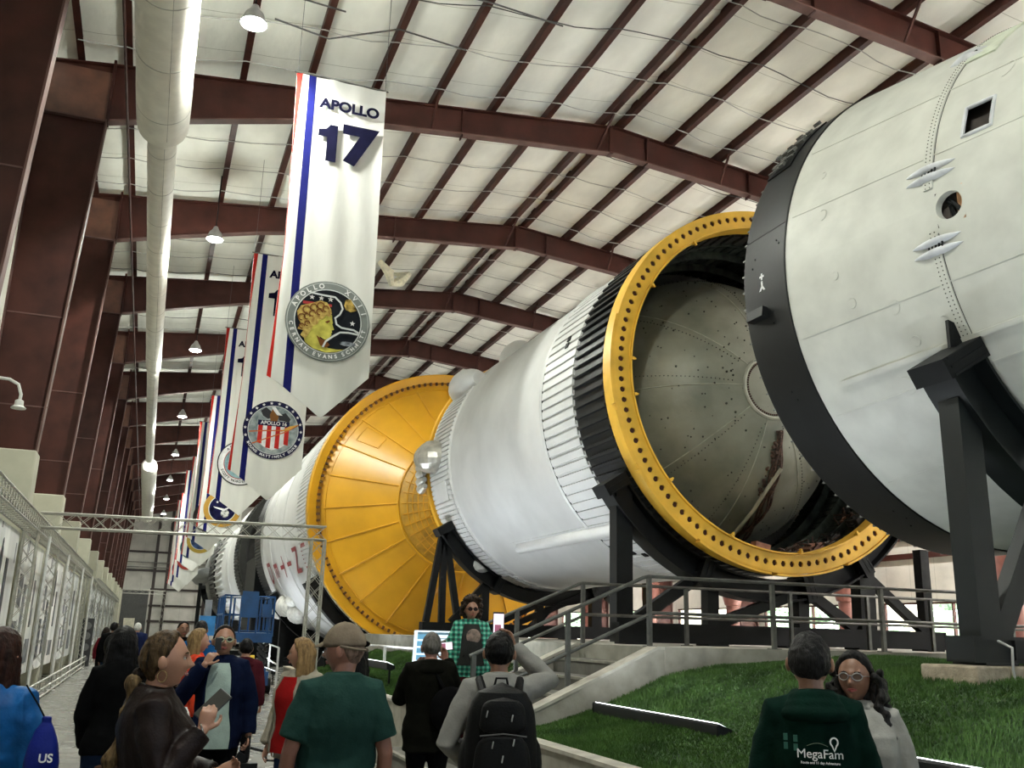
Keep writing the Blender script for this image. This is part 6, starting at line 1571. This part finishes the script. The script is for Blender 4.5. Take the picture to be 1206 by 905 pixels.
# 3 man in green hoodie
HOOD = fabric('bottle_green_fleece', (.0028, .016, .011), c2=(.002, .010, .007))
t, HM, shp, S, hobj = person('dark-haired man in a bottle green hoodie with white lettering on the back', (2.80, 3.62, 0), 148, h=1.785, skin='tan', hair=('short', HDG), w=.98, belly=.03, top=('hoodie', HOOD), pants=('trousers', JBLK), vox=.009, disp=.03, infl=.026, hood=True, head=(-8, 0), L=((.225, -.02, 1.13), (.23, -.16, .92)), hem=.78, eyes=False)
base = Matrix.Translation((0, .203, .035)) @ Matrix.Rotation(PI, 4, 'Z') @ Matrix.Rotation(PI / 2, 4, 'X')
def back_text(s_, z, size, bold=.0015, x=0.0): return text_part('lettering', s_, size, WHITEINK, t, Matrix.Translation((x, 0, z)) @ base, bold=bold)
back_text('MegaFam', 1.262, .050, .0)
back_text('Route and 11 day Adventure', 1.228, .0135, .0002)
back_text('THE LAST MONTH', 1.172, .038, .0006)
m = MB(); m.tube([V((-.058 + .015 * math.cos(a), .208, 1.347 + .017 * math.sin(a))) for a in np.linspace(-.9, PI + .9, 15)] + [V((-.058, .208, 1.311))], .0035, 6, closed=True); obj('pin_emblem', m, WHITEINK, t, local=True)
m = MB(); m.tube([V((.052 - .085 * f, .207, 1.329 + .012 * math.sin(PI * f))) for f in np.linspace(0, 1, 9)], .001, 5); obj('arc_emblem', m, mat('dim_green_ink', (.10, .13, .09), .6), t, local=True)
for i, (x, z) in enumerate(((.135, 1.325), (.135, 1.29), (.095, 1.32), (.095, 1.285))): obj('faded_print', MB().bx(x - .008, x + .008, .186, .196, z + .022, z + .048), mat('faded_green_print', (.012, .09, .06), .7), t, smooth=False, local=True)

# 4 woman with glasses
HCU = hair_mat('long_dark_wavy', (.022, .020, .019), (.003, .0026, .0026))
t, HM, shp, S, _ = person('woman with glasses and long dark wavy hair in a white sweater, facing the camera', (3.50, 4.17, 0), -38, h=1.695, skin='tan', hair=('long', HCU, .34), fem=True, w=1.15, top=('sweater', fabric('white_knit', (.30, .29, .265))), pants=('trousers', JBLK), vox=.009, infl=.028, disp=.028, head=(-14, 0))
lens_glasses(t, HM, mat('silver_spectacle_frame', (.35, .34, .34), .3, metal=.8), mat('clear_lens', (.11, .065, .045), .4, spec=.3), fat=1.1)
rs = np.random.default_rng(4); m = MB()
for _ in range(90):
    a = rs.uniform(0, 1); sd = rs.choice([-1, 1]); m.ball(HM @ V((sd * rs.uniform(.075, .12 + .05 * a), rs.uniform(-.03, .10), .03 - .33 * a)), rs.uniform(.018, .032), 7, 5)
o = obj('wavy_lock', m, HCU, t, local=True); finish(o, .009, .014, _tex2)

# 5 man with black backpack raising a phone
LG = fabric('light_grey_sweater', (.20, .195, .18), var=.08)
t, HM, shp, S, _ = person('black-haired man in a light grey sweater taking a photo with his raised phone', (2.05, 5.60, 0), 164, h=1.755, skin='tan', hair=('short', HB), w=1.10, top=('sweater', LG), pants=('trousers', JBLK), vox=.010, disp=.026, infl=.022,
    L=((.30, .10, 1.12), (.16, -.12, .98)), Rr=((-.32, -.10, 1.47), (-.11, -.26, 1.66)), handR=dict(d=(.35, -.15, .9), n=(.6, .3, -.3), curl=.55, side=-1), head=(-4, 3), eyes=False)
w_ = W(t, S((-.010, -.335, 1.80))); phone('raised phone with a bright screen above the black-haired man with the backpack', w_, (-.10, -1, .0), (0, 0, 1))
wt = obj('wrist_watch', MB().tube([S(shp[-1][1].lerp(shp[-1][2], .86)) + V((.034 * math.cos(a), .034 * math.sin(a), 0)) for a in np.linspace(0, 2 * PI, 15)[:-1]], .008, 6, closed=True), BLK, t, local=True)
# backpack, worn by him
PK = fabric('black_backpack_nylon', (.0028, .0028, .003), r=.6)
b = thing('backpack', 'large black backpack on the back of the man with the raised phone', 'backpack', tuple(W(t, (0, .2, .9))), t.rotation_euler.z)
def LB(p): return V(p) - V((0, .2, .9))
def pack(par, xw, y0, y1, z0, z1, nm, m_=PK, p=3.2):
    m = MB(); R = []
    for f in np.linspace(0, 1, 13):
        z = z0 + (z1 - z0) * f; k = (1 - abs(2 * f - 1) ** 4.5) ** .5 * (1 - .22 * f) + .02; R.append([tuple(LB(q)) for q in ell(0, (y0 + y1) / 2, z, xw * k, (y1 - y0) / 2 * (k * .6 + .4 if k > .1 else .1), 28, p)])
    m.rings(R); return obj(nm, m, m_, par, local=True)
main = pack(b, .225, .13, .40, .84, 1.475, 'main_pocket'); pack(b, .175, .33, .475, .86, 1.22, 'front_pocket'); pack(b, .14, .34, .455, 1.20, 1.40, 'top_pocket')
sv = mat('silver_zip', (.45, .45, .45), .3, metal=.8)
m = MB(); m.tube([LB(p) for p in ((-.13, .455, 1.20), (0, .475, 1.215), (.13, .455, 1.20))], .004, 5); obj('zip', m, mat('dim_zip', (.10, .10, .10), .4), b, local=True)
for p in ((.055, .465, 1.17), (-.06, .472, 1.185), (.0, .478, 1.10), (.09, .452, 1.33), (-.05, .455, 1.31)):
    obj('zip_puller', MB().caps_tube([LB(p), LB((p[0] + .006, p[1] + .003, p[2] - .03))], [.0045, .0045], 6), sv, b, local=True)
for sd in (-1, 1): obj('side_pocket', MB().ball(LB((sd * .19, .25, 1.04)), (.05, .08, .14), 12, 8), PK, b, local=True)
m = MB(); m.tube([LB(p) for p in ((-.15, .468, .955), (-.135, .47, .97), (-.125, .47, .95), (-.14, .47, .935))], .003, 5, closed=True); obj('round_emblem', m, sv, b, local=True)
for sd in (-1, 1):
    obj('shoulder_strap', MB().tube([LB(S((sd * .10, .17, 1.40))), LB(S((sd * .12, .06, 1.475))), LB(S((sd * .13, -.06, 1.45))), LB(S((sd * .13, -.145, 1.30))), LB(S((sd * .14, -.14, 1.10))), LB(S((sd * .17, .08, .95)))], .026, 8), PK, b, local=True)
obj('grab_handle', MB().tube([LB((-.04, .2, 1.45)), LB((-.03, .2, 1.495)), LB((.03, .2, 1.495)), LB((.04, .2, 1.45))], .008, 6), PK, b, local=True)

# 6 older man photographing
t, HM, shp, S, _ = person('grey-haired man in a dark coat seen from behind, holding up a phone', (2.50, 8.65, 0), 168, h=1.735, skin='rosy', hair=('short', HGR), w=1.15, top=('coat', OLV), pants=('trousers', JBLK), vox=.012, infl=.035, disp=.035, coat_len=.72, hood=True,
    L=((.27, -.10, 1.16), (.12, -.30, 1.42)), Rr=((-.27, -.12, 1.18), (-.17, -.34, 1.50)), handR=dict(d=(.3, .0, .95), n=(.3, .8, 0), curl=.5, side=-1), handL=dict(d=(-.5, -.3, .8), n=(-.3, .7, 0), curl=.6), eyes=False, hem=.74)
w_ = W(t, S((-.16, -.36, 1.63))); phone('phone held up by the grey-haired man in the dark coat', w_, (.1, -1, 0), (1, 0, .1), lit=True)
b = thing('shoulder_bag', 'dark shoulder bag hanging behind the grey-haired man', 'bag', tuple(W(t, (-.18, .2, .9))), t.rotation_euler.z)
o = obj('pouch', MB().ball((0, 0, .18), (.19, .10, .20), 16, 10), BLK, b, local=True); obj('strap', MB().tube([(.05, .0, .33), (.14, -.06, .48), (.28, -.2, .585)], .018, 8), BLK, b, local=True)

# 7 curly haired woman on the steps
def plaid():
    m = mat('green_plaid_flannel', (.02, .22, .12), .85, var=.05)
    nt = m.node_tree; N = nt.nodes; L = nt.links; bs = N['Principled BSDF']; tc = N.new('ShaderNodeTexCoord'); sp = N.new('ShaderNodeSeparateXYZ'); L.new(tc.outputs['Object'], sp.inputs[0])
    outs = []
    for ax in (0, 2):
        q = N.new('ShaderNodeMath'); q.operation = 'MULTIPLY'; q.inputs[1].default_value = 17; L.new(sp.outputs[ax], q.inputs[0]); fr = N.new('ShaderNodeMath'); fr.operation = 'FRACT'; L.new(q.outputs[0], fr.inputs[0]); g = N.new('ShaderNodeMath'); g.operation = 'GREATER_THAN'; g.inputs[1].default_value = .55; L.new(fr.outputs[0], g.inputs[0]); outs.append(g)
    ad = N.new('ShaderNodeMath'); ad.operation = 'ADD'; L.new(outs[0].outputs[0], ad.inputs[0]); L.new(outs[1].outputs[0], ad.inputs[1]); dv = N.new('ShaderNodeMath'); dv.operation = 'MULTIPLY'; dv.inputs[1].default_value = .5; L.new(ad.outputs[0], dv.inputs[0])
    cr = N.new('ShaderNodeValToRGB'); cr.color_ramp.interpolation = 'CONSTANT'; e = cr.color_ramp.elements; e[0].color = (.004, .035, .028, 1); e[1].color = (.16, .45, .33, 1); e[1].position = .8; k = cr.color_ramp.elements.new(.4); k.color = (.008, .20, .13, 1); L.new(dv.outputs[0], cr.inputs[0]); L.new(cr.outputs[0], bs.inputs['Base Color']); return m
t, HM, shp, S, _ = person('woman with curly dark hair, sunglasses and an open green plaid shirt standing on the steps', (3.89, 11.72, .406), -14, h=1.745, skin='fair', hair=('curly', hair_mat('curly_brown', (.035, .022, .014))), fem=True, w=1.16, belly=.06, top=('plaid_shirt', plaid()), pants=('trousers', fabric('maroon_trousers', (.045, .006, .008))), vox=.013, infl=.04, disp=.04, shirt=fabric('charcoal_tee', (.028, .028, .027)), shirtw=40, coat_len=.80, L=((.27, .0, 1.13), (.27, -.06, .86)), head=(6, 0), hem=.90)
lens_glasses(t, HM, BLACKS, mat('dark_lens', (.02, .004, .004), .35, spec=.2), fat=1.4)
o = obj('shirt_print', MB().ball(S((.02, -.232, 1.30)), (.09, .012, .09), 16, 10), fabric('beige_print', (.33, .24, .20), c2=(.12, .10, .09), vs=22), t, local=True)
obj('lanyard', MB().tube([S((.05, -.13, 1.45)), S((-.03, -.235, 1.25)), S((-.10, -.24, 1.05))], .006, 6), BLK, t, local=True)
part_label(obj('badge', MB().box(S((.26, -.16, .80)), (.055, .006, .09)), WHITEINK, t, smooth=False, local=True), 'white badge on a cord')

# 8 man in navy blazer
t, HM, shp, S, _ = person('man in a navy blazer and white-framed sunglasses holding a small phone to his face', (.66, 8.6, 0), -8, h=1.75, skin='fair', hair=('short', HBR), w=1.06, top=('blazer', NAVY), pants=('trousers', JBLK), vox=.010, infl=.03, disp=.025, shirt=fabric('pale_mint_shirt', (.32, .40, .36)), shirtw=34, hem=.80,
    Rr=((-.30, -.12, 1.16), (-.12, -.215, 1.44)), handR=dict(d=(.50, .05, .85), n=(.35, .6, 0), curl=.85, side=-1), L=((.26, .02, 1.14), (.27, -.04, .88)), handL=dict(n=(-1, 0, 0), curl=.9), head=(8, -3))
lens_glasses(t, HM, mat('cream_sunglass_frame', (.40, .40, .27), .5), mat('dark_lens2', (.006, .006, .006), .35, spec=.2), fat=2.0)
w_ = W(t, S((-.035, -.165, 1.605))); phone('small dark phone in front of the face of the man in the navy blazer', w_, (0, 1, .1), (0, 0, 1), lit=False, w=.05, h=.10)
hp = W(t, S((.275, -.06, .80)))
g = thing('camera_gimbal', 'black camera on a hand-held gimbal hanging from the hand of the man in the blazer', 'camera', tuple(hp))
obj('grip', MB().caps_tube([hp + V((0, 0, .06)), hp + V((0, 0, -.10))], [.018, .02], 10), BLACKS, g)
obj('gimbal_arm', MB().tube([hp + V((0, 0, -.08)), hp + V((-.12, 0, -.10)), hp + V((-.13, 0, -.24)), hp + V((-.05, 0, -.28))], .014, 8).tube([hp + V((.02, 0, -.02)), hp + V((.14, 0, -.05)), hp + V((.16, 0, -.12)), hp + V((.36, 0, -.125))], .010, 8), BLACKS, g)
obj('camera_body', MB().box(hp + V((.0, 0, -.19)), (.17, .09, .11)), BLACKS, g, smooth=False)
obj('camera_lens', MB().tube([hp + V((.07, -.02, -.21)), hp + V((.08, -.14, -.22))], [.04, .048], 18), mat('lens_black', (.01, .01, .012), .2), g)
obj('monitor', MB().box(hp + V((-.04, 0, -.10)), (.10, .03, .07), Matrix.Rotation(.5, 3, 'Y')), BLACKS, g, smooth=False)
obj('handle', MB().caps_tube([hp + V((.30, 0, -.125)), hp + V((.40, 0, -.12))], [.013, .013], 8), BLACKS, g)

# 9 blonde in orange
t, HM, shp, S, _ = person('blonde woman in a bright orange-red jacket and black trousers turned to the right', (.56, 10.9, 0), 95, h=1.70, skin='fair', hair=('long', HBL, .30), fem=True, w=1.1, top=('jacket', fabric('orange_red_shell', (.62, .055, .018), r=.6, c2=(.48, .03, .01))), pants=('trousers', JBLK), vox=.013, infl=.035, disp=.04, hem=.90, head=(0, 0), legs={1: ((.095, 0, .90), (.10, -.10, .50), (.10, -.16, .09)), -1: ((-.095, 0, .90), (-.10, .06, .52), (-.10, .32, .12))})
# 10 black haired woman from behind
t, HM, shp, S, _ = person('woman with long black hair and a long black coat seen from behind, wearing jeans', (-.12, 7.7, 0), 178, h=1.715, skin='tan', hair=('long', HB, .50), fem=True, w=.98, top=('coat', BLK), pants=('jeans', fabric('dark_jeans', (.010, .018, .040))), vox=.012, infl=.030, disp=.03, hem=.86, L=((.21, .0, 1.12), (.19, -.14, .90)), eyes=False)
# 11 woman in blue jacket at the left edge
BLJ = fabric('bright_blue_jacket', (.004, .085, .27), r=.55, c2=(.002, .045, .16))
t, HM, shp, S, _ = person('woman with long red-brown hair and bright blue jacket at the left edge', (-.625, 5.2, 0), 160, h=1.70, skin='fair', hair=('long', HRB, .34), fem=True, w=1.16, top=('jacket', BLJ), pants=('trousers', JBLK), vox=.011, infl=.035, disp=.04, eyes=False, hem=.92, L=((.245, .0, 1.14), (.25, -.10, .92)))
b = thing('drawstring_bag', 'royal blue drawstring bag hanging from the woman in the bright blue jacket', 'bag', (-.35, 4.86, 1.02))
R = [ell(0, 0, .02 + .30 * f, .072 * k, .05 * k, 20) for f, k in ((0, .25), (.04, .7), (.15, .95), (.35, 1.0), (.6, .85), (.8, .55), (.92, .25), (1.0, .30))]
m = MB().rings(R); o = obj('sack', m, fabric('royal_blue_nylon', (.004, .012, .16), r=.5), b, local=True); finish(o, .007, .018)
obj('cord', MB().tube([(0, 0, .30), (-.05, .10, .36), (-.12, .20, .44)], .004, 6), BLK, b, local=True)
text_part('lettering', 'US', .05, WHITEINK, b, Matrix.Translation((.02, -.054, .15)) @ Matrix.Rotation(PI / 2, 4, 'X'), bold=.001)
t, HM, shp, S, _ = person('brown-haired visitor in a blue jacket just beyond the red-haired woman, holding something black', (-.76, 6.1, 0), 150, h=1.64, skin='tan', hair=('long', HBR, .22), fem=True, w=1.15, top=('jacket', BLJ), pants=('trousers', JBLK), vox=.013, infl=.03, disp=.03, eyes=False, Rr=((-.26, -.04, 1.14), (-.24, -.22, 1.06)), L=((.24, .0, 1.14), (.24, -.1, .9)))
# reaching hand at the lower left corner: a visitor just outside the frame
t, HM, shp, S, _ = person('visitor just outside the left edge whose open hand with a ring reaches into the picture', (-.76, 2.62, 0), 100, h=1.70, skin='fair', hair=('short', HBR), w=1.0, top=('shirt', BLK), pants=('trousers', JBLK), vox=.010, eyes=False, Rr=((-.25, -.25, 1.28), (-.22, -.50, 1.40)), handR=dict(d=(.1, -.9, .35), n=(.3, .1, -.9), curl=.35, side=-1, spread=.6))
# people farther away
FARV = .018
t, *_ = person('woman in a cream fleece and red top half hidden behind the man with the cap', (1.22, 7.9, 0), -50, h=1.66, skin='fair', hair=('long', HBL, .24), fem=True, w=1.0, top=('fleece', fabric('cream_fleece', (.26, .235, .185), bump=.8, bs=40)), pants=('trousers', JEAN), vox=.013, infl=.045, disp=.04, shirt=fabric('red_top', (.22, .007, .007)), shirtw=36, head=(-62, 0), coat_len=.8)
t, *_ = person('dark-haired woman in black with cream sleeves, just right of the capped man', (1.52, 7.3, 0), 150, h=1.64, skin='fair', hair=('long', HB, .3), fem=True, w=1.15, top=('cardigan', fabric('cream_cardigan', (.42, .38, .30))), pants=('trousers', JBLK), vox=.014, infl=.03, eyes=False)
vest = obj('vest', MB().rings([ell(0, .0, z, rx, ry) for z, rx, ry in ((.86, .19, .165), (1.0, .175, .155), (1.2, .185, .165), (1.33, .17, .15), (1.40, .10, .10))]), BLK, t, local=True); finish(vest, .013)
t, *_ = person('bearded man in a dark sweater facing the camera in front of the far wall', (.61, 16.5, 0), 12, h=1.80, skin='tan', hair=('short', HB), top=('sweater', BLK), pants=('trousers', JBLK), vox=FARV, w=1.05)
t, *_ = person('man in a bright blue shirt seen from behind near the lifts', (.80, 14.9, 0), 165, h=1.81, skin='tan', hair=('short', HDG), top=('shirt', fabric('mid_blue_shirt', (.01, .075, .22))), pants=('trousers', JBLK), vox=FARV, w=1.1, eyes=False)
t, *_ = person('visitor in a maroon hooded sweatshirt behind the man in the blazer', (1.22, 12.4, 0), 170, h=1.60, skin='tan', hair=('short', HB), top=('sweatshirt', fabric('maroon_fleece', (.05, .008, .012))), pants=('trousers', JBLK), vox=FARV, w=1.15, hood=True, eyes=False)
t, *_ = person('man in black with a backpack and jeans striding away down the aisle', (-.62, 24.5, 0), 175, h=1.76, skin='tan', hair=('short', HB), top=('jacket', BLK), pants=('jeans', fabric('mid_jeans', (.012, .028, .06))), vox=FARV, w=1.15, infl=.05, eyes=False, legs={1: ((.095, 0, .90), (.10, -.10, .50), (.10, -.05, .09)), -1: ((-.095, 0, .90), (-.12, .12, .52), (-.16, .46, .20))})
b = thing('backpack', 'small black backpack on the man striding away down the aisle', 'backpack', (-.62, 24.28, 1.0)); o = obj('main_pocket', MB().ball((0, 0, .24), (.17, .12, .26), 14, 10), PK, b, local=True); obj('front_pocket', MB().ball((0, -.1, .16), (.12, .06, .13), 12, 8), PK, b, local=True)
t, *_ = person('distant woman in a dark red top beside the striding man', (-.88, 27.5, 0), 170, h=1.62, skin='tan', hair=('long', HBR, .2), fem=True, top=('top', fabric('dark_red', (.10, .01, .015))), pants=('trousers', JBLK), vox=FARV, eyes=False)
t, *_ = person('distant visitor in a navy jacket and white cap by the exhibit wall', (-.12, 27.0, 0), 170, h=1.76, skin='fair', hair=('short', hair_mat('white_cap', (.6, .6, .56))), top=('jacket', fabric('navy_jacket', (.01, .015, .05))), pants=('trousers', JBLK), vox=FARV, w=1.2, infl=.05, eyes=False)
t, *_ = person('farthest visitor, a tiny dark figure in front of the roller door', (-1.4, 62.0, 0), 0, h=1.72, skin='tan', hair=('short', HB), top=('jacket', BLK), pants=('trousers', JBLK), vox=.03, eyes=False)
# tan bundle under the cone
b = thing('cloth_bundle', 'tan cloth-wrapped bundle hanging under the huge cone at the right edge', 'bundle', (10.42, 9.0, 2.45))
o = obj('wrapping', MB().ball((10.42, 9.0, 2.66), (.24, .2, .22), 14, 10).tube([(10.42, 9.0, 2.7), (10.47, 9.0, 2.96)], [.16, .10], 10), fabric('tan_canvas', (.34, .27, .18)), b); finish(o, .02, .05)
# ================================================================== camera, sky, view
f = 1109.0
yaw, pitch, roll = .356, .259, .027
F = Vector((math.sin(yaw) * math.cos(pitch), math.cos(yaw) * math.cos(pitch), math.sin(pitch)))
r0 = Vector((math.cos(yaw), -math.sin(yaw), 0)); u0 = r0.cross(F)
r = r0 * math.cos(roll) + u0 * math.sin(roll); u = u0 * math.cos(roll) - r0 * math.sin(roll)
cam = bpy.data.cameras.new('camera'); co = bpy.data.objects.new('camera', cam); C.objects.link(co)
M = Matrix((r, u, -F)).transposed().to_4x4(); M.translation = (0, 0, H); co.matrix_world = M
cam.sensor_fit = 'HORIZONTAL'; cam.sensor_width = 36; cam.lens = 36 * f / 1206; cam.clip_start = .05; cam.clip_end = 500
scene.camera = co
w = bpy.data.worlds.new('World'); scene.world = w; w.use_nodes = True; nt = w.node_tree
bg = nt.nodes['Background']; sk = nt.nodes.new('ShaderNodeTexSky'); sk.sky_type = 'NISHITA'; sk.sun_elevation = math.radians(48); sk.sun_rotation = math.radians(60); sk.sun_disc = False
mxw = nt.nodes.new('ShaderNodeMix'); mxw.data_type = 'RGBA'; mxw.inputs['Factor'].default_value = .82; mxw.inputs['B'].default_value = (.80, .78, .74, 1)
nt.links.new(sk.outputs[0], mxw.inputs['A']); nt.links.new(mxw.outputs['Result'], bg.inputs[0]); bg.inputs[1].default_value = SKY_E
sun = bpy.data.lights.new('sun', 'SUN'); sun.energy = SUN_E; sun.angle = .02; so = bpy.data.objects.new('sun', sun); C.objects.link(so); so.rotation_euler = (math.radians(38), 0, math.radians(160))
scene.view_settings.view_transform = 'Standard'; scene.view_settings.look = 'None'; scene.view_settings.gamma = 1; scene.view_settings.use_curve_mapping = False
scene.view_settings.exposure = EXPO
scene.cycles.max_bounces = 8; scene.cycles.diffuse_bounces = 5; scene.cycles.glossy_bounces = 4; scene.cycles.transparent_max_bounces = 8
scene.cycles.use_denoising = True; scene.cycles.sample_clamp_indirect = 6; scene.cycles.caustics_reflective = False; scene.cycles.caustics_refractive = False
